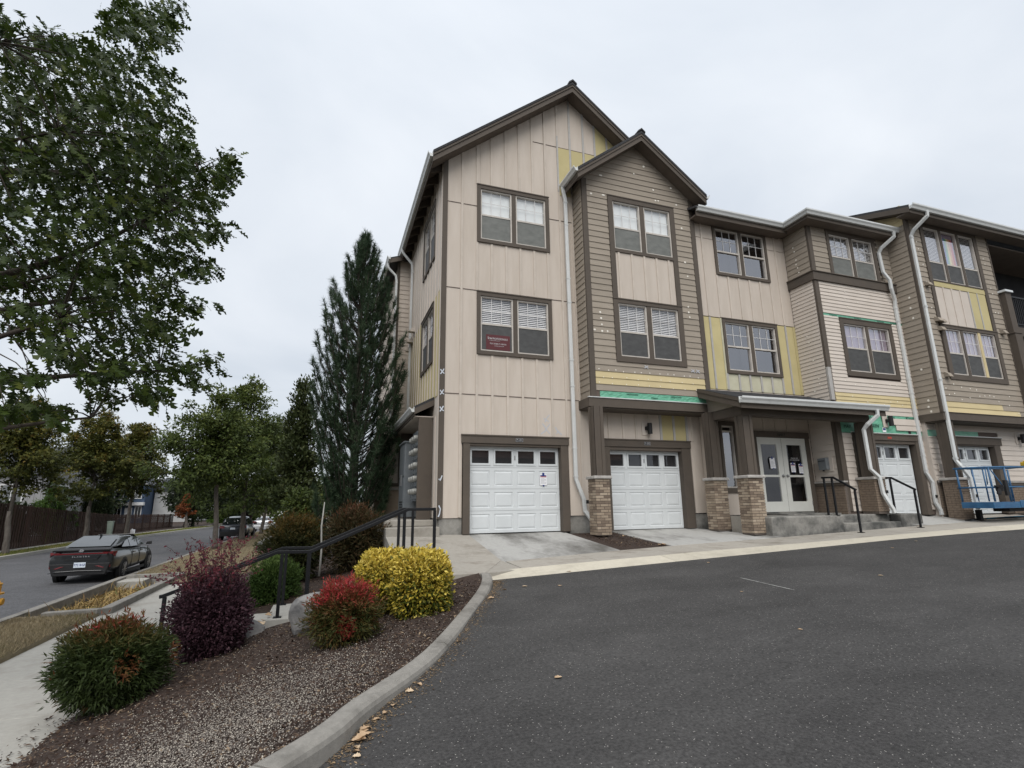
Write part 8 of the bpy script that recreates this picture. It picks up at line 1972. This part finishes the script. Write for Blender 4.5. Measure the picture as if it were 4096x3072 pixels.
def street_trees():
    # right hand verge
    tree('street_tree', 'green street tree nearest the camera on the dry verge, leaning left', 'tree', (-5.30, 33.0, -2.15), None, (-6.0, 33.0, 3.45), (2.75, 2.3, 3.0), 170, 105, 0.60, OVAL, 0.21, G1, 0.13, 'egg', 3, 'street trees on the dry verge', fork=0.6, lean=(0.05, 0), flat=0.6, tint_bias=0.35)
    tree('street_tree', 'tall green street tree whose trunk hides half the dark sport utility car', 'tree', (-5.05, 41.0, -2.15), None, (-5.3, 41.0, 4.3), (2.9, 2.5, 5.0), 230, 110, 0.62, OVAL, 0.22, G1, 0.17, 'egg', 5, 'street trees on the dry verge', fork=0.4, flat=0.6, tint_bias=0.35)
    tree('street_tree', 'green street tree farthest along the dry verge beside the silver sedan', 'tree', (-4.75, 50.0, -2.15), None, (-4.2, 50.0, 3.6), (2.6, 2.4, 4.2), 140, 110, 0.66, OVAL, 0.25, G1, 0.14, 'egg', 8, 'street trees on the dry verge', fork=0.3, flat=0.6, tint_bias=0.2)
    # far side of the street
    g = 'maples along the wooden fence'
    tree('maple_tree', 'forked maple at the left edge before the grey house', 'tree', (-14.95, 34.6, -2.13), None, (-15.3, 34.9, 3.3), (2.3, 2.0, 2.5), 150, 80, 0.5, MAPLE, 0.20, G2, 0.14, 'egg', 11, g, fork=-0.6, flat=0.75, tint_bias=0.5)
    tree('maple_tree', 'forked maple behind the dark sedan with a yellowing pointed crown', 'tree', (-14.95, 44.2, -2.13), None, (-15.1, 44.2, 3.7), (2.6, 2.2, 3.0), 210, 80, 0.5, MAPLE, 0.21, G2, 0.15, 'cone', 13, g, fork=-0.4, flat=0.8, tint_bias=0.55)
    tree('maple_tree', 'maple right of the forked one, in front of the blue house', 'tree', (-14.9, 52.0, -2.13), None, (-14.9, 52.0, 4.2), (2.3, 2.2, 3.0), 190, 75, 0.52, MAPLE, 0.23, G2, 0.15, 'cone', 17, g, fork=0.0, flat=0.8, tint_bias=0.55)
    tree('small_tree', 'small rust coloured tree at the end of the fence', 'tree', (-14.4, 70.0, -2.13), None, (-14.7, 70.0, 0.4), (0.9, 0.9, 1.3), 30, 50, 0.4, MAPLE, 0.2, G6, 0.16, 'egg', 19, None, fork=-0.9)
    tree('dark_tree', 'dark bushy tree right of the white house', 'tree', (-15.2, 73.0, -2.1), None, (-14.6, 73.0, 1.9), (3.2, 2.8, 3.1), 110, 70, 0.85, MAPLE, 0.36, G4, 0.18, 'ellipsoid', 23, None, fork=-0.6)
    tree('dark_tree', 'dark green tree behind the lamp post at the bend', 'tree', (-13.0, 78.0, -2.1), None, (-11.6, 80.0, 1.2), (3.0, 2.5, 2.6), 90, 70, 0.9, MAPLE, 0.38, G4, 0.14, 'ellipsoid', 29, None, fork=-0.5)
    tree('purple_tree', 'low purple leaved tree under the dark trees at the bend', 'tree', (-10.6, 84.0, -2.1), None, (-10.4, 84.0, 0.2), (2.2, 1.8, 1.5), 50, 60, 0.7, MAPLE, 0.36, G7, 0.12, 'ellipsoid', 31)
    for k, (x, y, cx, rx, top) in enumerate(((-7.6, 95, -7.6, 3.4, 3.8), (-3.0, 100, -3.0, 4.0, 4.6), (1.5, 92, 1.5, 4.0, 4.5), (-20, 100, -20, 4, 4.0), (-31, 92, -31, 4, 4.5), (-41, 80, -41, 4, 4.5))):
        lab = ['green tree closing the end of the street left of the silver sedan', 'green tree closing the end of the street above the white pickup', 'green tree at the far end behind the columnar oak', 'distant dark tree behind the white house', 'distant dark tree behind the maple crowns', 'distant dark tree left of the grey house'][k]
        tree('distant_tree', lab, 'tree', (x, y, -2.2), None, (cx, y, top * 0.42), (rx, 3.0, top * 0.75), 80, 70, 1.05, MAPLE, 0.46, G4 if k > 2 else G1, 0.2, 'ellipsoid', 41 + k, 'distant trees')
    tree('columnar_oak', 'narrow columnar oak between the street trees and the pine', 'tree', (-1.4, 28.0, -1.9), None, (-1.25, 28.0, 2.1), (0.98, 0.95, 4.3), 150, 75, 0.34, OVAL, 0.20, G3, 0.12, 'egg', 61, None, fork=-1.2, flat=1.2, droop=-0.7)
    tree('round_tree', 'leafy yellow green small tree below the columnar oak', 'tree', (-0.9, 24.0, -1.85), None, (-0.8, 24.0, -0.45), (0.75, 0.8, 1.15), 60, 60, 0.42, OVAL, 0.17, G1, 0.06, 'ellipsoid', 63, None, fork=-1.4)
    tree('bright_conifer', 'bright green conical conifer behind the wooden fence', 'tree', (-18.0, 47.0, -2.0), None, (-18.0, 47.0, -0.15), (1.35, 1.2, 2.1), 90, 60, 0.36, LANCE, 0.3, G5, 0.08, 'cone', 67, None, fork=-1.6, droop=0.3)
    for k in range(5):
        x = -22.6 + k * 0.72
        tree('arborvitae', 'tall dark hedge conifer in the row left of the blue house, %s' % ['first from the left', 'second from the left', 'in the middle', 'second from the right', 'last on the right'][k], 'tree', (x, 62.0, -2.0), None, (x, 62.0, 0.2), (0.5, 0.5, 2.1 + 0.1 * (k % 2)), 50, 60, 0.3, LANCE, 0.3, G4, 0.08, 'egg', 71 + k, 'hedge conifers behind the fence', fork=-1.7, droop=-0.6)
street_trees()

def pine():
    base = Vector((0.80, 16.6, -1.35)); H = 10.2
    r = thing('pine_tree', 'tall dark pine with upswept branches beside the building corner', 'tree', base, world=True)
    q = np.random.default_rng(77); rq = random.Random(77)
    mt = MB(); mt.tube([base, base + Vector((0.02, 0, 2)), base + Vector((-.02, 0, 5)), base + Vector((-.05, 0, 8)), base + Vector((-0.06, 0, H))], [0.17, 0.14, 0.10, 0.055, 0.012], 10); mt.build('trunk', M['bark'], r, smooth=True)
    mb = MB(); tufts = []; dirs = []
    def prof(t):   # half width of the crown against height
        return float(np.interp(t, [0.0, 0.10, 0.30, 0.50, 0.65, 0.78, 0.87, 0.95, 1.0], [0.85, 1.05, 1.32, 1.46, 1.36, 1.02, 0.68, 0.32, 0.05]))
    for i in range(300):
        t = 0.10 + 0.89 * (i / 299) ** 0.9; a = i * 2.399 + rq.uniform(-.4, .4); w = prof(t) * rq.choice((0.5, 0.75, 0.9, 1.0, 1.0)) * rq.uniform(0.92, 1.06)
        dv = Vector((math.cos(a), math.sin(a), 0)); ze = base.z + H * t + rq.uniform(-.15, .15)
        e = Vector((base.x, base.y, ze)) + dv * w; rise = (0.55 + 1.05 * w) * rq.uniform(0.8, 1.2)
        s = Vector((base.x - 0.03, base.y, max(base.z + 0.35, ze - rise)))
        mid = s.lerp(e, 0.5) + dv * w * 0.14 - Vector((0, 0, 0.14 * rise)); pts = [s, s.lerp(mid, .5) + dv * .05 * w, mid, mid.lerp(e, .5) + dv * .04 * w, e]
        mb.tube(pts, [0.025, 0.021, 0.017, 0.012, 0.007], 5, cap=False)
        nt = int(4 + 4.5 * w)
        for j in range(nt):
            u = 0.30 + 0.70 * (j + rq.random()) / nt; seg = min(3, int(u * 4)); p = pts[seg].lerp(pts[seg + 1], u * 4 - seg)
            off = Vector((rq.uniform(-1, 1), rq.uniform(-1, 1), rq.uniform(-.4, 1))) * 0.19 * (1.15 - u)
            tufts.append(tuple(p + off)); d = (pts[seg + 1] - pts[seg]).normalized() + off * 3.0 + Vector((0, 0, .25)); dirs.append(tuple(d.normalized()))
        tufts.append(tuple(e)); dirs.append((dv.x * .3, dv.y * .3, 1))
    for j in range(14): tufts.append((base.x - .06 + rq.uniform(-.05, .05), base.y, base.z + H - j * 0.09)); dirs.append((0, 0, 1))
    mb.build('limbs', M['twig'], r, smooth=True)
    T = np.array(tufts); D = unit(np.array(dirs)); nn = 46
    idx = np.repeat(np.arange(len(T)), nn); n = len(idx)
    C = T[idx] + D[idx] * q.uniform(-0.13, 0.07, (n, 1)); L = unit(q.normal(0, 0.60, (n, 3)) + D[idx] * 0.85); N_ = q.normal(0, 1, (n, 3))
    needle = ([(0, 0.04, 0), (0, -0.04, 0), (1, 0.0, -0.06)], [(0, 1, 2)])
    pm = leaf_mat('pine_needle', [(0, (0.020, 0.036, 0.018)), (0.5, (0.044, 0.074, 0.040)), (1, (0.088, 0.125, 0.068))], 0.5, 0.15)
    tn = np.clip(q.normal(0.45, 0.2, n) + q.normal(0, .20, len(T))[idx], 0, 1)
    stuff(scatter('needles', needle[0], needle[1], C, L, N_, q.uniform(0.13, 0.22, n), tn, pm, r))
pine()

def shrub(name, label, base, rad, n, leaf, size, mat, seed, hole=0.55, power=2.0, tint=None, up=0.2, cz=None, group=None, lump=0.12, stems=8, spread=0.5, sprigs=0):
    """leafy mound: leaves on and just inside a lumpy superellipsoid, bare stems inside"""
    q = np.random.default_rng(seed); base = np.array(base, float); rad = np.array(rad, float)
    r = thing(name, label, 'shrub', tuple(base), group, world=True)
    d = unit(q.normal(0, 1, (n, 3)))
    if power != 2.0:
        k = (np.abs(d) ** power).sum(1) ** (-1 / power); d2 = d * k[:, None]
    else: d2 = d
    f = 1 + lump * (np.sin(d[:, 0] * 7 + seed) * np.sin(d[:, 1] * 6 + 1) + 0.6 * np.sin(d[:, 2] * 9 + d[:, 0] * 5 + seed)) 
    depth = hole + (1 - hole) * q.random(n) ** 0.5 + np.abs(q.normal(0, 0.03, n))
    P = d2 * (f * depth)[:, None] * rad; c = base + np.array([0, 0, rad[2] * 0.96 if cz is None else cz]); C = c + P
    nc = n // 2; dc = unit(q.normal(0, 1, (nc, 3))); Cc = c + dc * (0.72 * q.random((nc, 1)) ** 0.6) * rad
    if sprigs:
        ds = unit(q.normal(0, 1, (sprigs, 3)) + np.array([0, 0, 0.7])); k = 16; ii = np.repeat(np.arange(sprigs), k); u = q.random(len(ii)); ln = q.uniform(1.02, 1.30, sprigs)
        Cs = c + ds[ii] * (0.8 + (ln[ii] - 0.8) * u)[:, None] * rad + q.normal(0, size * 0.28, (len(ii), 3)); dsp = unit(ds[ii] + q.normal(0, .3, (len(ii), 3)))
        C = np.concatenate([C, Cs]); d = np.concatenate([d, dsp]); n += len(ii)
    C = np.concatenate([C, Cc]); d = np.concatenate([d, dc]); core_flag = np.concatenate([np.zeros(n, bool), np.ones(nc, bool)])
    keep = C[:, 2] > base[2] + 0.01; C, d, core_flag = C[keep], d[keep], core_flag[keep]; n = len(C)
    O = unit(d + np.array([0, 0, up])); L = O + q.normal(0, spread, (n, 3)); N_ = O * 0.6 + q.normal(0, 0.5, (n, 3)) + np.array([0, 0, 0.35])
    h = (C[:, 2] - base[2]) / (2 * rad[2])
    tn = tint(h, q, n, C) if tint else np.clip(q.normal(0.5, .22, n), 0, 1)
    mb = MB()
    for k in range(stems):
        e = c + unit(q.normal(0, 1, 3)) * rad * 0.75; e[2] = max(e[2], base[2] + rad[2] * 0.5)
        s = base + np.array([q.uniform(-.12, .12), q.uniform(-.12, .12), -0.04]); limb(mb, s, e, 0.012, 0.004, 0.05, 4, seed + k)
    mb.build('stems', M['twig'], r)
    stuff(scatter('foliage', leaf[0], leaf[1], C, L, N_, q.uniform(size * .65, size * 1.25, n) * np.where(core_flag, 1.7, 1.0), tn, mat, r))
    return r, c

def shrubs():
    nand = leaf_mat('nandina_leaf', [(0, (0.020, 0.034, 0.012)), (0.35, (0.046, 0.064, 0.020)), (0.55, (0.085, 0.070, 0.022)), (0.75, (0.17, 0.058, 0.028)), (0.9, (0.28, 0.038, 0.032)), (1, (0.38, 0.045, 0.05))], 0.45, 0.3)
    def t_green(h, q, n, C): 
        cl = np.sin(C[:, 0] * 9 + 2) * np.sin(C[:, 1] * 8) * np.sin(C[:, 2] * 7)
        return np.clip(0.16 + 0.16 * q.random(n) + 0.50 * np.clip((h - 0.66) / 0.3, 0, 1) * q.uniform(.5, 1.15, n) + 0.42 * (cl > 0.58) , 0, 1)
    def t_red(h, q, n, C):
        cl = np.sin(C[:, 0] * 11 + 1) * np.sin(C[:, 1] * 10) * np.sin(C[:, 2] * 9 + 1)
        return np.clip(0.34 + 0.30 * q.random(n) + 0.50 * np.clip((h - 0.55) / 0.35, 0, 1) * q.uniform(.4, 1.2, n) + 0.35 * (cl > 0.5), 0, 1)
    g = 'nandina shrubs in the beds'
    shrub('nandina_shrub', 'wide green shrub with red tips at the lower left beside the sidewalk', (-2.04, 7.25, -2.03), (0.51, 0.44, 0.42), 13000, LANCE, 0.072, nand, 101, 0.45, 2.1, t_green, 0.1, group=g, lump=0.13, sprigs=150)
    shrub('nandina_shrub', 'red and olive shrub in front of the boulder', (0.33, 7.0, -1.60), (0.40, 0.36, 0.36), 9500, LANCE, 0.058, nand, 103, 0.45, 2.1, t_red, 0.25, group=g, lump=0.15, sprigs=140)
    shrub('nandina_shrub', 'large amber and dark green shrub behind the handrail, beside the bare trunk', (-0.60, 13.6, -1.75), (0.66, 0.6, 0.76), 6500, LANCE, 0.115, leaf_mat('amber_nandina_leaf', [(0, (0.020, 0.028, 0.010)), (0.45, (0.050, 0.052, 0.018)), (0.75, (0.115, 0.075, 0.02)), (1, (0.17, 0.085, 0.025))], 0.5, 0.3), 105, 0.4, 2.0, lambda h, q, n, C: np.clip(0.1 + 0.35 * q.random(n) + 0.6 * np.clip((h - .55) / .4, 0, 1) * q.uniform(.4, 1.1, n), 0, 1), 0.3, group=g, lump=0.2, sprigs=120)
    shrub('nandina_shrub', 'large brownish shrub under the pine behind the handrail', (0.75, 13.1, -1.45), (0.68, 0.6, 0.72), 7000, LANCE, 0.11, leaf_mat('brown_nandina_leaf', [(0, (0.020, 0.024, 0.011)), (0.5, (0.058, 0.050, 0.022)), (0.8, (0.115, 0.062, 0.032)), (1, (0.20, 0.06, 0.035))], 0.5, 0.3), 107, 0.4, 2.0, lambda h, q, n, C: np.clip(0.2 + 0.5 * q.random(n) + 0.25 * np.clip((h - .6) / .4, 0, 1), 0, 1), 0.3, group=g, lump=0.2, sprigs=120)
    # purple barberry: clipped mass below, arching wands above
    barb = leaf_mat('barberry_leaf', [(0, (0.026, 0.013, 0.019)), (0.45, (0.072, 0.036, 0.047)), (0.72, (0.125, 0.062, 0.072)), (0.86, (0.15, 0.036, 0.05)), (1, (0.21, 0.048, 0.062))], 0.45, 0.3)
    r, c = shrub('barberry_shrub', 'dark purple barberry with arching red shoots', (-1.30, 8.30, -1.88), (0.47, 0.44, 0.50), 17000, OVAL, 0.042, barb, 111, 0.45, 2.4, lambda h, q, n, C: np.clip(0.08 + 0.5 * q.random(n) + 0.35 * np.clip((h - .7) / .3, 0, 1) * q.random(n), 0, 1), 0.1, lump=0.10, sprigs=70)
    q = np.random.default_rng(112); mb = MB(); CC = []; LL = []
    for k in range(62):
        s = c + np.array([q.uniform(-.32, .32), q.uniform(-.28, .28), 0.30]); a = q.uniform(0, 6.28); ln = q.uniform(0.3, 0.95); out = q.uniform(0.1, 0.55)
        if k > 52: a = q.uniform(2.2, 4.0); out = q.uniform(.35, .6); ln = q.uniform(.3, .5)
        pts = []
        for i in range(9):
            u = i / 8; pts.append(s + np.array([math.cos(a) * out * u * (0.5 + 0.6 * u), math.sin(a) * out * u * (0.5 + .6 * u), ln * (u - 0.22 * u * u)]))
        mb.tube(pts, [0.004 - 0.0003 * i for i in range(9)], 4, cap=False)
        for i in range(8):
            for j in range(7):
                w = q.random(); p = pts[i] * (1 - w) + pts[i + 1] * w; CC.append(p + q.normal(0, .008, 3)); LL.append(q.normal(0, 1, 3) + np.array([0, 0, .4]))
    mb.build('shoots', M['twig'], r); CC = np.array(CC); LL = np.array(LL); n = len(CC)
    stuff(scatter('shoot_leaves', OVAL[0], OVAL[1], CC, LL, q.normal(0, 1, (n, 3)) + np.array([0, 0, .5]), q.uniform(.026, .05, n), np.clip(q.normal(0.86, .12, n), 0, 1), barb, r))
    # two clipped euonymus growing together
    euo = leaf_mat('variegated_euonymus_leaf', [(0, (0.028, 0.042, 0.009)), (0.3, (0.085, 0.10, 0.018)), (0.48, (0.29, 0.245, 0.035)), (0.72, (0.58, 0.435, 0.065)), (1, (0.76, 0.62, 0.16))], 0.4, 0.25)
    def t_euo(h, q, n, C): return np.clip(q.normal(0.36, .22, n) + 0.42 * np.clip((h - .30) / .5, 0, 1), 0, 1)
    g = 'clipped yellow variegated shrubs'
    shrub('euonymus_shrub', 'clipped yellow variegated shrub, the nearer and larger of the joined pair', (1.33, 7.62, -1.46), (0.385, 0.37, 0.43), 9500, OVAL, 0.058, euo, 121, 0.62, 3.8, t_euo, 0.2, group=g, lump=0.06, spread=0.7, sprigs=60)
    shrub('euonymus_shrub', 'clipped yellow variegated shrub, the farther one on the left of the joined pair', (0.90, 8.12, -1.46), (0.37, 0.35, 0.42), 8500, OVAL, 0.058, euo, 123, 0.62, 3.4, t_euo, 0.2, group=g, lump=0.06, spread=0.7, sprigs=60)
    low = leaf_mat('cypress_spray', [(0, (0.022, 0.045, 0.012)), (0.5, (0.055, 0.095, 0.022)), (1, (0.14, 0.20, 0.05))], 0.6, 0.2)
    shrub('green_shrub', 'bright green feathery shrub behind the handrail posts', (-0.80, 11.55, -2.0), (0.46, 0.42, 0.52), 8500, LANCE, 0.085, low, 131, 0.5, 2.2, lambda h, q, n, C: np.clip(0.1 + 0.5 * q.random(n) + .35 * np.clip((h - .6) / .4, 0, 1), 0, 1), 0.5, lump=0.18)
    shrub('green_shrub', 'dark leafy bush under the amber shrub near the boulder on the lawn', (-0.55, 19.0, -1.85), (0.6, 0.7, 0.75), 4500, OVAL, 0.13, G1, 133, 0.5, 2.0, None, 0.2, lump=0.2)
    shrub('green_shrub', 'yellow green hedge at the far end of the street by the bend', (-12.2, 88.0, -2.2), (3.0, 1.4, 1.0), 3200, OVAL, 0.4, G5, 135, 0.5, 3.0, None, 0.2, lump=0.1)
    shrub('green_shrub', 'dark bushes behind the fence beside the bright conifer', (-20.5, 46.0, -2.2), (2.0, 1.0, 1.35), 2600, OVAL, 0.3, G4, 137, 0.5, 2.4, None, 0.2, lump=0.2)
shrubs()

# ================================================================== FENCE, HOUSES, LAMP POST
def fence():
    wood = pmat('brown_fence_wood', (0.055, 0.030, 0.022), (0.036, 0.020, 0.015), 5, 0.85, 0.3, 50, (4, 4, 0.5), rnd=0.28)
    r = thing('wooden_fence', 'long dark brown board fence behind the far sidewalk', 'fence', (-16.6, 54, -2.1), world=True)
    prof = lerp_tab([(36.0, 0.48), (45, -0.02), (54, -0.43), (66, -0.56), (74, -0.64)]); bot = lerp_tab([(30, -2.1), (74, -2.22)])
    xq = lambda y: -16.62 + (0.0 if y < 54 else (y - 54) * 0.004)
    y = 33.0; k = 0; px = None
    me = {}
    while y < 73.2:
        w = 0.14; top = prof(max(36, y)) + rng.uniform(-.012, .012); x = xq(y) + (0.03 if k % 2 else 0.0)
        m = MB(); m.box(-0.011, 0.011, 0, w - 0.012, 0, 1)
        if 'b' not in me: me['b'] = m.mesh('fence_board', wood)
        o = link('fence_board', me['b'], r); o.location = (x, y, bot(y)); o.scale = (1, 1, top - bot(y)); 
        y += w; k += 1
    y = 33.0
    while y < 73.2:
        m = MB(); m.box(xq(y) - 0.06, xq(y) + 0.05, y - .05, y + .05, bot(y) - .1, prof(max(36, y)) + .03); m.build('fence_post', wood, r); y += 2.44
    for dz in (-0.22, -1.35):
        m = MB(); m.tube([(xq(yy) - 0.04, yy, prof(max(36, yy)) + dz) for yy in np.arange(33, 73.3, 2.44)], 0.04, 4); m.build('fence_rail', wood, r)
fence()

def gable_house(name, label, x0, x1, y0, y1, zb, ze, zr, wall, roof, trim, windows, axis='x', lap_step=0.2, vert=False):
    """house with lapped or battened walls, gable roof, framed windows on the street face (x1) and the near face (y0)"""
    r = thing(name, label, 'house', ((x0 + x1) / 2, (y0 + y1) / 2, zb), world=True)
    m = MB(); m.box(x0, x1, y0, y1, zb, ze); m.build('wall', wall, r)
    m = MB()
    if vert:
        y = y0
        while y < y1: m.box(x1, x1 + .025, y, y + .05, zb, ze); y += 0.42
        x = x0
        while x < x1: m.box(x, x + .05, y0 - .025, y0, zb, ze); x += .42
        stuff(m.build('battens', wall, r))
    else:
        z = zb
        while z < ze - .05:
            m.poly([(x1, y0, z), (x1 + .03, y0, z), (x1 + .006, y0, z + lap_step), (x1, y0, z + lap_step)], (0, y1 - y0, 0)); m.poly([(x0, y0, z), (x0, y0 - .03, z), (x0, y0 - .006, z + lap_step), (x0, y0, z + lap_step)], (x1 - x0, 0, 0)); z += lap_step
        stuff(m.build('siding', wall, r))
    m = MB()
    if axis == 'y':
        xm = (x0 + x1) / 2
        for a, b in ((x0 - .4, xm), (x1 + .4, xm)): m.hexa([(a, y0 - .4, ze - .1), (b, y0 - .4, zr), (b, y1 + .4, zr), (a, y1 + .4, ze - .1), (a, y0 - .4, ze + .05), (b, y0 - .4, zr + .15), (b, y1 + .4, zr + .15), (a, y1 + .4, ze + .05)])
        g = MB(); g.poly([(x0, y0, ze), (x1, y0, ze), (xm, y0, zr)], (0, .1, 0)); g.build('gable', wall, r)
        f = MB()
        for a in (x0 - .4, x1 + .4): f.poly([(a, y0 - .43, ze - .22), (xm, y0 - .43, zr - .12), (xm, y0 - .43, zr + .1), (a, y0 - .43, ze)], (0, .03, 0))
        f.build('rake_board', trim, r)
    else:
        ym = (y0 + y1) / 2
        for a, b in ((y0 - .4, ym), (y1 + .4, ym)): m.hexa([(x0 - .4, a, ze - .1), (x1 + .4, a, ze - .1), (x1 + .4, b, zr), (x0 - .4, b, zr), (x0 - .4, a, ze + .05), (x1 + .4, a, ze + .05), (x1 + .4, b, zr + .15), (x0 - .4, b, zr + .15)])
        g = MB(); g.poly([(x1, y0, ze), (x1, y1, ze), (x1, ym, zr)], (-.1, 0, 0)); g.build('gable', wall, r)
        f = MB()
        for a in (y0 - .4, y1 + .4): f.poly([(x1 + .43, a, ze - .22), (x1 + .43, ym, zr - .12), (x1 + .43, ym, zr + .1), (x1 + .43, a, ze)], (-.03, 0, 0))
        f.build('rake_board', trim, r)
    m.build('roof', roof, r)
    for (fc, u0, u1, z0, z1, bars) in windows:
        T = (lambda u, d, z: (x1 - d, u, z)) if fc == 'x' else (lambda u, d, z: (u, y0 + d, z))
        m = MB()
        for q in ((u0 - .1, u0, z0 - .1, z1 + .1), (u1, u1 + .1, z0 - .1, z1 + .1), (u0, u1, z0 - .1, z0), (u0, u1, z1, z1 + .1)): m.tbox(T, q[0], q[1], -0.07, 0.02, q[2], q[3])
        for k in range(1, bars): uu = u0 + (u1 - u0) * k / bars; m.tbox(T, uu - .03, uu + .03, -0.06, 0.02, z0, z1)
        w = m.build('window', trim, r)
        m = MB(); m.tbox(T, u0, u1, -0.04, -0.032, z0, z1); m.build('pane', M['carglass'], w)
    return r
def houses():
    grey = pmat('grey_house_paint', (0.30, 0.30, 0.30), (0.25, 0.25, 0.255), 1, 0.85); blue = pmat('blue_house_paint', (0.055, 0.085, 0.14), (0.045, 0.07, 0.115), 1, 0.8); white = pmat('white_house_paint', (0.50, 0.50, 0.49), (0.43, 0.43, 0.42), 1, 0.85)
    tr = pmat('white_house_trim', (0.66, 0.66, 0.65), None, 2, 0.7); rf = pmat('slate_roof', (0.06, 0.065, 0.075), (0.045, 0.048, 0.056), 3, 0.9); pale = pmat('cream_house_paint', (0.45, 0.41, 0.34), None, 1, 0.85); rf2 = pmat('grey_roof', (0.11, 0.115, 0.125), (0.085, 0.09, 0.1), 3, 0.9)
    gable_house('grey_house', 'grey battened house half hidden by the maples at the left', -34, -21.5, 54, 66, -2.0, 3.0, 5.6, grey, rf2, tr, [('y', -24.4, -23.0, 0.6, 2.0, 2), ('x', 56, 58, 0.7, 2.0, 2), ('y', -29, -27.5, 0.6, 2.0, 2)], 'x', vert=True)
    h = gable_house('blue_house', 'dark blue lapped house with white windows behind the fence', -36, -25.2, 94, 106, -2.2, 3.6, 6.2, blue, rf, tr, [('y', -29.0, -28.0, 1.5, 3.2, 1), ('y', -27.3, -25.7, 1.6, 3.2, 4), ('y', -29.2, -28.0, -1.2, 0.3, 3), ('y', -26.2, -25.5, -1.2, 0.3, 2)], 'y')
    m = MB(); m.box(-36, -25.1, 93.3, 94, 0.55, 1.0); m.build('porch_roof', tr, h); m = MB(); m.box(-27.5, -26.6, 93.9, 94.0, -1.9, 0.2); m.build('door', tr, h)
    gable_house('white_house', 'white house with a dark slate roof right of the blue house', -25.0, -19.6, 98, 112, -2.2, 2.9, 5.0, white, rf, tr, [('y', -23.2, -22.0, 0.9, 2.3, 1)], 'x')
    gable_house('cream_house', 'cream house far down the street behind the hedge', -13.5, -5, 112, 120, -2.2, 1.2, 3.6, pale, rf2, tr, [('y', -11.5, -10.4, -0.9, 0.5, 2), ('y', -8.5, -7.2, -0.9, 0.5, 2)], 'x')
    tan = pmat('tan_house_paint', (0.16, 0.115, 0.085), None, 1, 0.85); rust = pmat('rust_roof', (0.17, 0.085, 0.05), (0.12, 0.06, 0.04), 2, 0.9)
    gable_house('brown_house', 'brown house with a rust roof across the lot, mirrored in the glass doors', -6, 34, -44, -30, -2.2, 5.0, 8.5, tan, rust, tr, [], 'x')
houses()

def lamp_post():
    r = thing('street_lamp', 'slim black lamp post beyond the end of the fence', 'street lamp', (-14.3, 72.6, -2.1))
    m = MB(); m.lathe([(0.26, 0), (0.26, 0.12), (0.17, 0.2), (0.15, 0.75), (0.24, 0.78), (0.24, 0.86), (0.10, 0.92), (0.08, 1.2), (0.065, 3.6), (0.065, 3.65)], 12); m.build('post', M['black'], r)
    m = MB(); m.lathe([(0.12, 3.65), (0.20, 3.75), (0.24, 4.15), (0.12, 4.35), (0.03, 4.45)], 12); m.build('lantern', simple('lamp_globe', (0.6, 0.6, 0.58), 0.3), r)
    r = thing('utility_pedestal', 'pale green utility cabinet in front of the fence', 'utility box', (-15.95, 51.7, -2.12))
    gm = pmat('pale_green_cabinet', (0.30, 0.36, 0.31), (0.26, 0.32, 0.27), 4, 0.6)
    m = MB(); m.hexa([(-.14, -.14, 0), (.14, -.14, 0), (.14, .14, 0), (-.14, .14, 0), (-.19, -.18, 1.16), (.19, -.18, 1.16), (.19, .18, 1.16), (-.19, .18, 1.16)]); bevel(m.build('body', gm, r), 0.02); m = MB(); m.box(-.21, .21, -.2, .2, 1.161, 1.21); m.build('lid', gm, r)
    m = MB(); m.box(-16.1, -15.8, 57.2, 57.5, -2.12, -1.78); m.box(-16.0, -15.9, 57.15, 57.2, -2.12, -1.7); tag(bevel(m.build('valve_box', M['paper']), 0.03), 'small white box on the far sidewalk by the fence', 'utility box')
    r = thing('bare_stake', 'thin pale bare trunk standing among the shrubs behind the handrail', 'trunk', (0.02, 12.2, -1.3), world=True)
    m = MB(); m.tube([(0.02, 12.2, -1.4), (0.03, 12.2, -0.9), (0.0, 12.2, -0.4), (0.03, 12.25, 0.1)], [0.022, 0.019, 0.017, 0.01], 7); m.build('trunk', M['palewalk'], r, smooth=True)
lamp_post()
